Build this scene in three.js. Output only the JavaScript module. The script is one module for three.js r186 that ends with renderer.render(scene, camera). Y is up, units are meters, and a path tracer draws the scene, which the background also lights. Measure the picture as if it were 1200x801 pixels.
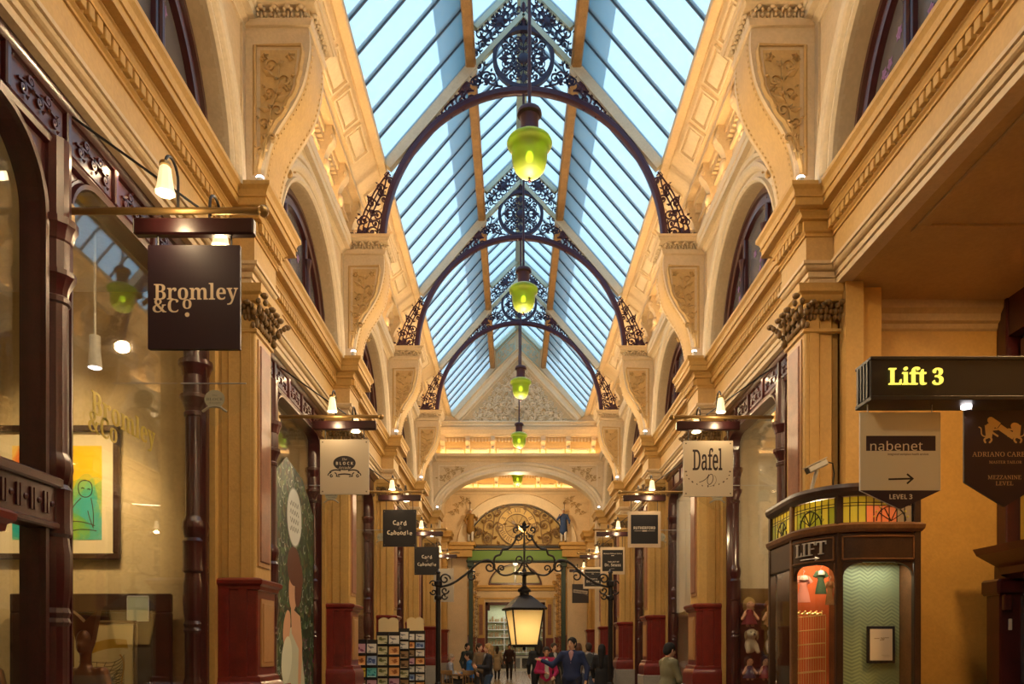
import * as THREE from 'three';
import { TextGeometry } from 'three/addons/geometries/TextGeometry.js';
import { FontLoader } from 'three/addons/loaders/FontLoader.js';
import { toCreasedNormals } from 'three/addons/utils/BufferGeometryUtils.js';
import { RectAreaLightUniformsLib } from 'three/addons/lights/RectAreaLightUniformsLib.js';

// ---------------------------------------------------------------- camera, sky, exposure
// Depth d runs down the arcade (world z = -d); x is across it from its centre line; y is up; the eye stands 1.6 m above the floor.
const scene = new THREE.Scene();
const CAMX = -0.155, EYE = 1.6, FOCAL = 900;
const camera = new THREE.PerspectiveCamera(2 * Math.atan(400.5 / FOCAL) * 180 / Math.PI, 1200 / 801, 0.05, 300);
camera.position.set(CAMX, EYE, 0);
camera.lookAt(CAMX, EYE, -10);
camera.setViewOffset(1200, 801, -1, -357.5, 1200, 801);     // a rising-front lens: level camera, horizon low in the frame
const renderer = new THREE.WebGLRenderer({ antialias: true });
renderer.toneMapping = THREE.LinearToneMapping;
renderer.toneMappingExposure = 1.0;
renderer.shadowMap.enabled = true;
RectAreaLightUniformsLib.init();

let seed = 12345;
const rnd = () => { seed = (Math.imul(seed, 1664525) + 1013904223) | 0; return (seed >>> 0) / 4294967296; };
const rr = (a, b) => a + (b - a) * rnd();

// an even overcast evening sky with faint cloud streaks
{
  const W = 256, H = 128, data = new Float32Array(W * H * 4);
  for (let j = 0; j < H; j++) for (let i = 0; i < W; i++) {
    const a = i / W * Math.PI * 2, e = (j / H - 0.5) * Math.PI, y = Math.sin(e);
    const c = 0.5 + 0.2 * Math.sin(3 * a + 5 * y) + 0.16 * Math.sin(7 * a - 9 * y + 1) + 0.1 * Math.sin(13 * a + 17 * y + 2);
    const t = Math.min(1, Math.max(0, c)), k = (j * W + i) * 4;
    data[k] = 0.70 + 0.16 * t; data[k + 1] = 0.96 + 0.08 * t; data[k + 2] = 1.22 + 0.04 * t; data[k + 3] = 1;
  }
  const t = new THREE.DataTexture(data, W, H, THREE.RGBAFormat, THREE.FloatType);
  t.mapping = THREE.EquirectangularReflectionMapping; t.magFilter = THREE.LinearFilter; t.needsUpdate = true;
  scene.background = t; scene.backgroundIntensity = 1.5;
}

// ---------------------------------------------------------------- lights
const WARM = new THREE.Color(1.0, 0.72, 0.40), GOLD = new THREE.Color(1.0, 0.62, 0.26), COOL = new THREE.Color(1.0, 0.92, 0.82);
const POWER = { pendant: 14.5, cove: 21, sign: 0.5, spot: 0.16, shop: 16, gallery: 19 };
function pointLight(x, y, d, color, intensity, size = 1) {
  const l = new THREE.PointLight(color, intensity); l.position.set(x, y, -d); l.castShadow = true; l.shadow.radius = size; scene.add(l); return l;
}
function areaLight(x, y, d, w, h, color, intensity, tx, ty, td) {
  const l = new THREE.RectAreaLight(color, intensity, w, h); l.position.set(x, y, -d); l.lookAt(tx, ty, -td); scene.add(l); return l;
}
function spotLight(x, y, d, tx, ty, td, color, intensity, angle = 0.6) {
  const l = new THREE.SpotLight(color, intensity, 0, angle, 0.7); l.position.set(x, y, -d); l.target.position.set(tx, ty, -td); l.castShadow = true; l.shadow.radius = 1.5; scene.add(l, l.target); return l;
}

// ---------------------------------------------------------------- textures and materials
function dataTex(size, f, srgb, rep = 1) {
  const data = new Uint8Array(size * size * 4);
  for (let j = 0; j < size; j++) for (let i = 0; i < size; i++) { const c = f(i / size, j / size), k = (j * size + i) * 4; data[k] = c[0]; data[k + 1] = c[1]; data[k + 2] = c[2]; data[k + 3] = 255; }
  const t = new THREE.DataTexture(data, size, size); t.wrapS = t.wrapT = THREE.RepeatWrapping; t.magFilter = THREE.LinearFilter; t.repeat.set(rep, rep);
  if (srgb) t.colorSpace = THREE.SRGBColorSpace; t.needsUpdate = true; return t;
}
function valueNoise(period, seed0) {
  let s = seed0; const r = () => { s = (Math.imul(s, 1664525) + 1013904223) | 0; return (s >>> 0) / 4294967296; };
  const g = Array.from({ length: period * period }, r), sm = (t) => t * t * (3 - 2 * t);
  return (u, v) => { const x = u * period, y = v * period, i = Math.floor(x), j = Math.floor(y), a = sm(x - i), b = sm(y - j), at = (p, q) => g[((q % period + period) % period) * period + ((p % period + period) % period)];
    return (at(i, j) * (1 - a) + at(i + 1, j) * a) * (1 - b) + (at(i, j + 1) * (1 - a) + at(i + 1, j + 1) * a) * b; };
}
const n4 = valueNoise(4, 7), n11 = valueNoise(11, 8), n32 = valueNoise(32, 9), n90 = valueNoise(90, 10);
const fbm = (u, v) => 0.4 * n4(u, v) + 0.3 * n11(u, v) + 0.2 * n32(u, v) + 0.1 * n90(u, v);
const plasterTex = dataTex(256, (u, v) => { const k = 229 + 24 * (fbm(u, v) - 0.5) + 10 * (n90(u, v) - 0.5); return [k, k, k]; }, true, 0.6);
const grainTex = dataTex(256, (u, v) => { const g = n90(u * 0.99, v) * 0.5 + n11(u, v) * 0.5, k = 200 + 60 * (g - 0.5); return [k, k * 0.98, k * 0.95]; }, true, 1.3);
const bumpTex = dataTex(256, (u, v) => { const k = 255 * (0.6 * n32(u, v) + 0.4 * n90(u, v)); return [k, k, k]; }, false, 2);
const woodTex = dataTex(256, (u, v) => { const k = 190 + 90 * (n4(u, v * 0.999) * 0.3 + valueNoiseStretch(u, v) - 0.65); return [k, k, k]; }, true, 1);
function valueNoiseStretch(u, v) { return 0.7 * n90(u, Math.round(v * 8) / 8 * 0.5 + n4(u, v) * 0.02); }

const std = (rgb, o = {}) => { const { rough = 0.6, metal = 0, map, bump, bumpScale, ...rest } = o; const m = new THREE.MeshStandardMaterial({ roughness: rough, metalness: metal, ...rest }); m.color.setRGB(...rgb); if (map) m.map = map; if (bump) { m.bumpMap = bump; m.bumpScale = bumpScale ?? 0.002; } m.side = THREE.DoubleSide; return m; };
const phys = (rgb, o = {}) => { const { rough = 0.6, metal = 0, map, ...rest } = o; const m = new THREE.MeshPhysicalMaterial({ roughness: rough, metalness: metal, ...rest }); m.color.setRGB(...rgb); if (map) m.map = map; m.side = THREE.DoubleSide; return m; };
const plaster = { map: plasterTex, bump: bumpTex, bumpScale: 0.0015, rough: 0.55 };
const M = {
  cream: std([0.76, 0.585, 0.36], plaster), creamLight: std([0.82, 0.67, 0.45], plaster), buff: std([0.68, 0.44, 0.17], plaster),
  ochre: std([0.64, 0.39, 0.115], plaster), ochreDark: std([0.50, 0.29, 0.08], plaster), lobby: std([0.62, 0.34, 0.07], plaster),
  gilt: std([0.22, 0.125, 0.04], { rough: 0.45, map: plasterTex }), pink: std([0.42, 0.17, 0.10], { rough: 0.4, map: grainTex }),
  dado: phys([0.26, 0.026, 0.022], { rough: 0.3, map: grainTex, clearcoat: 0.3, clearcoatRoughness: 0.2 }), dadoTrim: std([0.50, 0.26, 0.10], { rough: 0.4, map: plasterTex }),
  stone: std([0.36, 0.33, 0.29], { rough: 0.5, map: plasterTex, bump: bumpTex, bumpScale: 0.003 }),
  timber: phys([0.085, 0.014, 0.017], { rough: 0.28, map: grainTex, clearcoat: 0.5, clearcoatRoughness: 0.15 }), timberRed: phys([0.10, 0.018, 0.014], { rough: 0.3, map: grainTex, clearcoat: 0.4, clearcoatRoughness: 0.2 }),
  iron: std([0.045, 0.015, 0.035], { rough: 0.38, metal: 0.2 }), ironBlack: std([0.014, 0.012, 0.014], { rough: 0.4, metal: 0.4 }), ironGreen: std([0.012, 0.035, 0.022], { rough: 0.4 }),
  bar: std([0.03, 0.05, 0.085], { rough: 0.5 }), purlin: std([0.52, 0.30, 0.10], { rough: 0.45, map: grainTex }), rafter: std([0.62, 0.56, 0.42], { rough: 0.5, map: plasterTex }), strut: std([0.42, 0.52, 0.46], { rough: 0.45 }),
  lead: std([0.20, 0.21, 0.22], { rough: 0.7, map: plasterTex }), brass: std([0.30, 0.19, 0.07], { rough: 0.35, metal: 0.8 }), steel: std([0.45, 0.45, 0.45], { rough: 0.35, metal: 0.8 }), black: std([0.012, 0.011, 0.013], { rough: 0.45 }),
  white: std([0.75, 0.73, 0.68], { rough: 0.6, map: plasterTex }), shopWall: std([0.74, 0.56, 0.28], { rough: 0.7, map: plasterTex }), shopPale: std([0.72, 0.66, 0.52], { rough: 0.7, map: plasterTex }),
  wood: std([0.30, 0.13, 0.045], { rough: 0.45, map: grainTex }), woodDark: std([0.07, 0.03, 0.015], { rough: 0.4, map: grainTex }), woodLight: std([0.45, 0.27, 0.11], { rough: 0.5, map: grainTex }),
  floor: null, gilt2: std([0.50, 0.34, 0.15], plaster), ochreDark2: std([0.60, 0.43, 0.22], plaster), clockBack: std([0.62, 0.42, 0.13], plaster), shopGreen: std([0.62, 0.68, 0.45], { rough: 0.7, map: plasterTex }), endPane: phys([0.8, 0.72, 0.5], { rough: 0.6, transmission: 0.6, thickness: 0 }),
};
M.pane = phys([0.80, 0.93, 0.97], { rough: 0.45, transmission: 1, thickness: 0 });
M.eaveGlass = phys([0.05, 0.33, 0.38], { rough: 0.3, transmission: 1, thickness: 0 });
M.glass = phys([0.96, 0.97, 0.96], { rough: 0.02, specularIntensity: 0.85, transmission: 1, thickness: 0, ior: 1.5 });
M.glassDark = phys([0.30, 0.26, 0.28], { rough: 0.25, transmission: 0.75, thickness: 0 });
M.greenGlass = phys([0.42, 0.55, 0.03], { rough: 0.6, transmission: 0.8, thickness: 0 });
const glow = (rgb, k, base = [0.8, 0.8, 0.7]) => { const m = std(base, { rough: 0.5 }); m.emissive = new THREE.Color().setRGB(...rgb); m.emissiveIntensity = k; return m; };
M.globe = glow([1, 0.8, 0.5], 2); M.bulb = glow([1, 0.86, 0.5], 6); M.tulip = glow([1, 0.74, 0.38], 1.05); M.led = glow([1, 0.9, 0.9], 9); M.coveTube = glow([1, 0.75, 0.4], 3); M.lantern = phys([0.97, 0.80, 0.42], { rough: 0.9, transmission: 0.55, thickness: 0 }); M.beamDark = phys([0.035, 0.006, 0.008], { rough: 0.35, map: grainTex }); M.bulbGreen = glow([0.85, 1, 0.3], 5);
M.liftText = glow([1, 0.85, 0.12], 1.1, [0.7, 0.6, 0.1]); M.silver = std([0.62, 0.58, 0.52], { rough: 0.35, metal: 0.5 }); M.brassBright = std([0.85, 0.58, 0.2], { rough: 0.3, metal: 0.7 }); M.orange = std([0.75, 0.16, 0.05], { rough: 0.8 });
M.pinkCloth = std([0.75, 0.30, 0.26], { rough: 0.9 }); M.greenCloth = std([0.05, 0.10, 0.06], { rough: 0.9 }); M.brownCloth = std([0.22, 0.11, 0.04], { rough: 0.9 });
const stain = (c) => phys(c, { rough: 0.75, transmission: 0.6, thickness: 0 }); M.stainGreen = stain([0.50, 0.54, 0.05]); M.stainYellow = stain([0.74, 0.68, 0.12]); M.stainAmber = stain([0.6, 0.5, 0.12]); M.stainPink = stain([0.9, 0.42, 0.2]); M.stainGrey = stain([0.5, 0.42, 0.3]);
M.moire = std([1, 1, 1], { rough: 0.6, map: dataTex(256, (u, v) => { const z = Math.abs(((u * 5) % 1) - 0.5), w = Math.sin((v * 22 + z * 2.6 * (0.7 + 0.6 * n4(u, v))) * Math.PI * 2), k = 0.88 + 0.14 * w * n4(u + 0.3, v); return [168 * k, 184 * k, 132 * k]; }, true, 1.6) });
M.giltIron = std([0.20, 0.11, 0.035], { rough: 0.5 }); M.clockRing = std([0.66, 0.46, 0.16], { rough: 0.6 }); M.green = std([0.10, 0.22, 0.015], { rough: 0.4 }); M.header = std([0.66, 0.52, 0.28], { rough: 0.7 }); M.goldLetter = std([0.45, 0.34, 0.04], { rough: 0.35, metal: 0.4 });
M.paper = std([0.72, 0.60, 0.36], { rough: 0.8 }); M.paperGreen = std([0.42, 0.46, 0.34], { rough: 0.8 }); M.blueArt = std([0.02, 0.10, 0.30], { rough: 0.6, map: plasterTex }); M.bronze = std([0.16, 0.075, 0.035], { rough: 0.3, metal: 0.6 });
// encaustic floor: seen only far off as a thin strip
M.floor = std([1, 1, 1], { rough: 0.22, map: dataTex(128, (u, v) => { const a = (Math.floor(u * 4) + Math.floor(v * 4)) & 1, e = Math.min(u * 4 % 1, v * 4 % 1) < 0.04, k = 0.9 + 0.2 * n32(u, v); return e ? [70, 62, 55] : a ? [150 * k, 132 * k, 112 * k] : [176 * k, 158 * k, 134 * k]; }, true, 0.8) });

function print(w, h, draw, opt = {}) {
  const c = document.createElement('canvas'); c.width = w; c.height = h; const g = c.getContext('2d'); draw(g, w, h);
  const t = new THREE.CanvasTexture(c); t.colorSpace = THREE.SRGBColorSpace; t.magFilter = THREE.LinearFilter;
  const m = new THREE.MeshStandardMaterial({ map: t, roughness: opt.rough ?? 0.5, side: THREE.DoubleSide }); return m;
}

// ---------------------------------------------------------------- objects
const used = new Map();
function numbered(name) { const n = used.get(name) ?? 0; used.set(name, n + 1); return n ? `${name}_${String(n).padStart(3, '0')}` : name; }
function tag(o, label, category, group, kind) { o.userData.label = label; if (category) o.userData.category = category; if (group) o.userData.group = group; if (kind) o.userData.kind = kind; return o; }
function thing(name, label, category, x, y, d, group, turn = 0) { const o = new THREE.Group(); o.name = numbered(name); o.position.set(x, y, -d); o.rotation.y = turn; scene.add(o); return tag(o, label, category, group); }
function setting(name, label) { const o = new THREE.Group(); o.name = name; scene.add(o); o.userData.kind = 'structure'; o.userData.label = label; return o; }
function worldAt(o) { const v = new THREE.Vector3(); for (; o && o !== scene; o = o.parent) v.add(o.position); return v; }

// ---------------------------------------------------------------- a bag of triangles in (x, y, d)
class G {
  constructor() { this.p = []; }
  tri(a, b, c) { this.p.push(a[0], a[1], a[2], b[0], b[1], b[2], c[0], c[1], c[2]); return this; }
  quad(a, b, c, d) { return this.tri(a, b, c).tri(a, c, d); }
  box(x0, x1, y0, y1, d0, d1, c = 0) {
    if (c > 0) return this.cbox(x0, x1, y0, y1, d0, d1, c);
    const v = (i, j, k) => [i ? x1 : x0, j ? y1 : y0, k ? d1 : d0];
    this.quad(v(0, 0, 0), v(0, 1, 0), v(1, 1, 0), v(1, 0, 0)); this.quad(v(0, 0, 1), v(1, 0, 1), v(1, 1, 1), v(0, 1, 1));
    this.quad(v(0, 0, 0), v(0, 0, 1), v(0, 1, 1), v(0, 1, 0)); this.quad(v(1, 0, 0), v(1, 1, 0), v(1, 1, 1), v(1, 0, 1));
    this.quad(v(0, 0, 0), v(1, 0, 0), v(1, 0, 1), v(0, 0, 1)); return this.quad(v(0, 1, 0), v(0, 1, 1), v(1, 1, 1), v(1, 1, 0));
  }
  cbox(x0, x1, y0, y1, d0, d1, c) {           // a box with chamfered edges
    const X = [x0, x1], Y = [y0, y1], D = [d0, d1], s = (i) => (i ? -1 : 1) * c;
    const q = (i, j, k, ax) => [X[i] + (ax === 0 ? 0 : s(i)), Y[j] + (ax === 1 ? 0 : s(j)), D[k] + (ax === 2 ? 0 : s(k))];
    for (let i = 0; i < 2; i++) {
      this.quad(q(i, 0, 0, 0), q(i, 1, 0, 0), q(i, 1, 1, 0), q(i, 0, 1, 0)); this.quad(q(0, i, 0, 1), q(1, i, 0, 1), q(1, i, 1, 1), q(0, i, 1, 1)); this.quad(q(0, 0, i, 2), q(1, 0, i, 2), q(1, 1, i, 2), q(0, 1, i, 2));
      for (let j = 0; j < 2; j++) {
        this.quad(q(i, j, 0, 0), q(i, j, 1, 0), q(i, j, 1, 1), q(i, j, 0, 1)); this.quad(q(i, 0, j, 0), q(i, 1, j, 0), q(i, 1, j, 2), q(i, 0, j, 2)); this.quad(q(0, i, j, 1), q(1, i, j, 1), q(1, i, j, 2), q(0, i, j, 2));
        for (let k = 0; k < 2; k++) this.tri(q(i, j, k, 0), q(i, j, k, 1), q(i, j, k, 2));
      }
    }
    return this;
  }
  // a moulding: profile of [out, y] swept along a plan path of [x, d] with mitred corners; "out" is to the left of the path (towards smaller x when d grows)
  sweep(profile, path, caps = true) {
    const n = path.length, off = [];
    for (let i = 0; i < n; i++) {
      const dir = (a, b) => { const x = b[0] - a[0], d = b[1] - a[1], l = Math.hypot(x, d); return [x / l, d / l]; };
      const t0 = i ? dir(path[i - 1], path[i]) : dir(path[0], path[1]), t1 = i < n - 1 ? dir(path[i], path[i + 1]) : t0;
      const n0 = [-t0[1], t0[0]], n1 = [-t1[1], t1[0]], k = 1 + n0[0] * n1[0] + n0[1] * n1[1]; off.push([(n0[0] + n1[0]) / k, (n0[1] + n1[1]) / k]);
    }
    const at = (i, [o, y]) => [path[i][0] + off[i][0] * o, y, path[i][1] + off[i][1] * o];
    for (let i = 0; i + 1 < n; i++) for (let j = 0; j + 1 < profile.length; j++) this.quad(at(i, profile[j]), at(i, profile[j + 1]), at(i + 1, profile[j + 1]), at(i + 1, profile[j]));
    if (caps) for (const i of [0, n - 1]) for (let j = 1; j + 1 < profile.length; j++) this.tri(at(i, profile[0]), at(i, profile[j]), at(i, profile[j + 1]));
    return this;
  }
  // profile of [r, x] turned about an axis along x through (y0, d0)
  ring(profile, y0, d0, a0, a1, seg, sy = 1) {
    const at = (k, [r, x]) => { const a = a0 + (a1 - a0) * k / seg; return [x, y0 + sy * r * Math.sin(a), d0 + r * Math.cos(a)]; };
    for (let k = 0; k < seg; k++) for (let j = 0; j + 1 < profile.length; j++) this.quad(at(k, profile[j]), at(k, profile[j + 1]), at(k + 1, profile[j + 1]), at(k + 1, profile[j]));
    return this;
  }
  // profile of [outward, d] swept along a curve in the x-y plane
  planar(profile, pts, closed = false) {
    const n = pts.length, nor = pts.map((p, i) => { const a = pts[closed ? (i + n - 1) % n : Math.max(0, i - 1)], b = pts[closed ? (i + 1) % n : Math.min(n - 1, i + 1)], l = Math.hypot(b[0] - a[0], b[1] - a[1]) || 1; return [-(b[1] - a[1]) / l, (b[0] - a[0]) / l]; });
    const at = (i, [o, d]) => [pts[i][0] + nor[i][0] * o, pts[i][1] + nor[i][1] * o, d];
    for (let i = 0; i + (closed ? 0 : 1) < n; i++) for (let j = 0; j + 1 < profile.length; j++) { const k = (i + 1) % n; this.quad(at(i, profile[j]), at(i, profile[j + 1]), at(k, profile[j + 1]), at(k, profile[j])); }
    return this;
  }
  // a round or square bar along points
  tube(pts, r, sides = 6, up = null, closed = false) {
    const n = pts.length, rad = typeof r === 'function' ? r : () => r, fr = [];
    let u = up ? new THREE.Vector3(...up) : null;
    for (let i = 0; i < n; i++) {
      const a = pts[closed ? (i + n - 1) % n : Math.max(0, i - 1)], b = pts[closed ? (i + 1) % n : Math.min(n - 1, i + 1)];
      const t = new THREE.Vector3(b[0] - a[0], b[1] - a[1], b[2] - a[2]).normalize();
      if (!u) u = Math.abs(t.y) < 0.9 ? new THREE.Vector3(0, 1, 0) : new THREE.Vector3(1, 0, 0);
      const w = new THREE.Vector3().crossVectors(t, u).normalize(), v = new THREE.Vector3().crossVectors(w, t).normalize(); if (!up) u = v;
      fr.push([w, v]);
    }
    const at = (i, k) => { const a = (k + 0.5) / sides * Math.PI * 2, q = rad(i / (n - 1)), [w, v] = fr[i], c = Math.cos(a) * q, s = Math.sin(a) * q; return [pts[i][0] + w.x * c + v.x * s, pts[i][1] + w.y * c + v.y * s, pts[i][2] + w.z * c + v.z * s]; };
    for (let i = 0; i + (closed ? 0 : 1) < n; i++) for (let k = 0; k < sides; k++) { const j = (i + 1) % n; this.quad(at(i, k), at(j, k), at(j, k + 1), at(i, k + 1)); }
    if (!closed) for (const i of [0, n - 1]) for (let k = 1; k + 1 < sides; k++) this.tri(at(i, 0), at(i, k), at(i, k + 1));
    return this;
  }
  lathe(profile, x, d, seg = 16, y0 = 0, a0 = 0, a1 = Math.PI * 2) {      // profile of [r, y]
    const at = (k, [r, y]) => { const a = a0 + (a1 - a0) * k / seg; return [x + r * Math.cos(a), y0 + y, d + r * Math.sin(a)]; };
    for (let k = 0; k < seg; k++) for (let j = 0; j + 1 < profile.length; j++) { const a = at(k, profile[j]), b = at(k, profile[j + 1]), c = at(k + 1, profile[j + 1]), e = at(k + 1, profile[j]); if (profile[j][0] > 1e-6) this.tri(a, c, e); if (profile[j + 1][0] > 1e-6) this.tri(a, b, c); }
    return this;
  }
  // a flat outline of [x, y] (holes allowed) with thickness from d0 to d1
  slab(shape, d0, d1, curve = 12) {
    const g = new THREE.ExtrudeGeometry(shape, { depth: d1 - d0, bevelEnabled: false, curveSegments: curve }); return this.three(g, (x, y, z) => [x, y, d0 + z]);
  }
  three(geo, f = (x, y, z) => [x, y, z]) { const g = geo.index ? geo.toNonIndexed() : geo, a = g.attributes.position; for (let i = 0; i < a.count; i++) this.p.push(...f(a.getX(i), a.getY(i), a.getZ(i))); return this; }
  ball(x, y, d, rx, ry = rx, rd = rx, w = 8, h = 6) { return this.three(new THREE.SphereGeometry(1, w, h), (a, b, c) => [x + a * rx, y + b * ry, d + c * rd]); }
  add(g, f = (x, y, d) => [x, y, d]) { for (let i = 0; i < g.p.length; i += 3) this.p.push(...f(g.p[i], g.p[i + 1], g.p[i + 2])); return this; }
  // a leaf: pointed oval with a raised rib
  leaf(x, y, d, len, wid, ang, th) {
    const c = Math.cos(ang), s = Math.sin(ang), at = (u, v, w) => [x + u * c - v * s, y + u * s + v * c, d - w], B = at(0, 0, 0), T = at(len, 0, th * 0.2), L = at(len * 0.45, wid / 2, 0), R = at(len * 0.45, -wid / 2, 0), Q = at(len * 0.4, 0, th);
    return this.tri(B, L, Q).tri(L, T, Q).tri(T, R, Q).tri(R, B, Q);
  }
  // a running scroll: a stem with spirals curling off alternate sides
  rinceau(pts, d, n, r, w, th, o = {}) {
    const { leaves = true, stem = true, sides = 4, turns = 1.35, both = false, start = 0 } = o;
    const cv = new THREE.CatmullRomCurve3(pts.map((p) => new THREE.Vector3(p[0], p[1], 0)), !!o.closed), R = typeof r === 'function' ? r : () => r;
    const bar = (q) => this.add(new G().tube(q, w, sides, [0, 0, 1]), (x, y, z) => [x, y, d + z * th / w]);
    if (stem) bar(cv.getPoints(Math.max(12, n * 5)).map((p) => [p.x, p.y, 0]));
    for (let i = 0; i < n; i++) {
      const t = (i + 0.5) / n, p = cv.getPointAt(t), tg = cv.getTangentAt(t);
      for (const sd of both ? [1, -1] : [(i + start) % 2 ? 1 : -1]) {
        const rad = R(t), cx = p.x - tg.y * sd * rad, cy = p.y + tg.x * sd * rad, a0 = Math.atan2(p.y - cy, p.x - cx), q = [];
        for (let k = 0; k <= 18; k++) { const u = k / 18, a = a0 + sd * u * turns * Math.PI * 2, q0 = rad * (1 - 0.8 * u); q.push([cx + q0 * Math.cos(a), cy + q0 * Math.sin(a), 0]); }
        bar(q);
        this.add(new G().ball(cx, cy, 0, w * (o.eye ?? 1.9), w * (o.eye ?? 1.9), w, 6, 4), (x, y, z) => [x, y, d + z * th / w]);
        if (leaves) { const a = Math.atan2(tg.y, tg.x); this.leaf(p.x, p.y, d - th * 0.3, rad * 1.1, rad * 0.55, a - sd * 0.9, th * 1.2); this.leaf(cx + rad * Math.cos(a0 + sd * 2.4), cy + rad * Math.sin(a0 + sd * 2.4), d - th * 0.3, rad * 0.8, rad * 0.45, a0 + sd * 2.9, th * 1.2); }
      }
    }
    return this;
  }
  // side: -1 or 1 mirrors x; smooth: crease angle
  geometry(side = 1, origin = null, smooth = 0, local = false) {
    const p = this.p, n = p.length, a = new Float32Array(n), flip = !local && side > 0, ox = origin ? origin.x : 0, oy = origin ? origin.y : 0, oz = origin ? origin.z : 0;
    for (let i = 0; i < n; i += 9) for (let k = 0; k < 3; k++) { const s = i + 3 * (flip ? 2 - k : k), t = i + 3 * k; a[t] = p[s] * side - ox; a[t + 1] = p[s + 1] - oy; a[t + 2] = (local ? p[s + 2] : -p[s + 2]) - oz; }
    let g = new THREE.BufferGeometry(); g.setAttribute('position', new THREE.BufferAttribute(a, 3));
    if (smooth) g = toCreasedNormals(g, smooth); else g.computeVertexNormals();
    const uv = new Float32Array(n / 3 * 2), A = new THREE.Vector3(), B = new THREE.Vector3(), C = new THREE.Vector3();
    for (let i = 0; i < n / 3; i += 3) {
      A.fromArray(a, i * 3); B.fromArray(a, i * 3 + 3).sub(A); C.fromArray(a, i * 3 + 6).sub(A); B.cross(C); const x = Math.abs(B.x), y = Math.abs(B.y), z = Math.abs(B.z);
      for (let k = 0; k < 3; k++) { const q = (i + k) * 3, X = a[q] + ox, Y = a[q + 1] + oy, Z = a[q + 2] + oz, u = (i + k) * 2; if (x >= y && x >= z) { uv[u] = Z; uv[u + 1] = Y; } else if (y >= z) { uv[u] = X; uv[u + 1] = Z; } else { uv[u] = X; uv[u + 1] = Y; } }
    }
    g.setAttribute('uv', new THREE.BufferAttribute(uv, 2)); return g;
  }
  mesh(name, mat, parent, o = {}) {
    const m = new THREE.Mesh(this.geometry(o.side ?? 1, o.local ? null : worldAt(parent), o.smooth ?? 0, o.local), mat); m.name = parent === scene ? numbered(name) : name; m.castShadow = m.receiveShadow = true; parent.add(m);
    if (o.label) m.userData.label = o.label; if (o.kind) m.userData.kind = o.kind; return m;
  }
}
const g = () => new G();
// a flat print on a rectangle facing the camera side (towards smaller d), centred at x, y
function printPlane(name, mat, parent, x, y, d, w, h, face = -1) {
  const geo = new THREE.PlaneGeometry(w, h); if (face > 0) geo.rotateY(Math.PI); const m = new THREE.Mesh(geo, mat), o = worldAt(parent); m.position.set(x - o.x, y - o.y, -d - o.z); m.name = name; m.receiveShadow = true; parent.add(m); return m;
}
const fonts = new FontLoader();
const serifBold = await fonts.loadAsync('fonts/droid/droid_serif_bold.typeface.json'), sansBold = await fonts.loadAsync('fonts/droid/droid_sans_bold.typeface.json');
function textG(str, font, size, depth, f) { const t = new TextGeometry(str, { font, size, depth, curveSegments: 4 }); t.computeBoundingBox(); const b = t.boundingBox, cx = (b.min.x + b.max.x) / 2; return new G().three(t, (x, y, z) => f(x - cx, y, z)); }

const S = 4, P = (k) => 7.16 + S * k;          // the pilaster rhythm
const KN = -2, KF = 3, END = 50.4;               // first and last bay under the glass roof; the far end wall

// ================================================================ THE SETTING
const LAST = 10;
{
  const f = setting('floor', 'pale tiled arcade floor'); g().box(-6, 6, -0.12, 0, -1.2, 56).mesh('paving', M.floor, f);
}
const walls = { '-1': setting('wall_left', 'cream and ochre arcade wall with pilasters, scroll brackets and arched windows'), 1: setting('wall_right', 'cream and ochre arcade wall with pilasters, scroll brackets, arched windows and an open lobby') };
const roof = setting('ceiling', 'pitched glass roof with raised lantern over the arcade');

const ARCHITRAVE = [[-0.16, 4.85], [-0.04, 4.85], [-0.04, 4.90], [-0.05, 4.902], [-0.05, 4.912], [-0.028, 4.914], [-0.028, 4.96], [-0.04, 4.962], [-0.04, 4.97], [-0.012, 4.972], [0.004, 4.982], [0.012, 4.998], [0.012, 5.006], [0.03, 5.008], [0.032, 5.035], [0.012, 5.037], [0, 5.05]];
const CORNICE = [[0, 5.255], [0.016, 5.256], [0.016, 5.268], [0.006, 5.27], [0.01, 5.285], [0.028, 5.297], [0.03, 5.302], [0.03, 5.382], [0.07, 5.384], [0.07, 5.394], [0.058, 5.396], [0.062, 5.415], [0.078, 5.436], [0.09, 5.442], [0.09, 5.455], [0.155, 5.457], [0.157, 5.47], [0.15, 5.472], [0.15, 5.525], [0.164, 5.527], [0.164, 5.538], [0.154, 5.54], [0.158, 5.56], [0.168, 5.585], [0.186, 5.605], [0.194, 5.612], [0.194, 5.648], [0.18, 5.652], [-0.16, 5.66]];
const CONSOLE = [[2.0, 7.22], [1.985, 7.1], [1.985, 6.98], [2.0, 6.86], [2.04, 6.68], [2.095, 6.55], [2.144, 6.46], [2.215, 6.35], [2.283, 6.24], [2.335, 6.12], [2.364, 6.0], [2.39, 5.85], [2.40, 5.66]];
const LUN = { r: 1.34, y: 5.52 };

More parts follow.
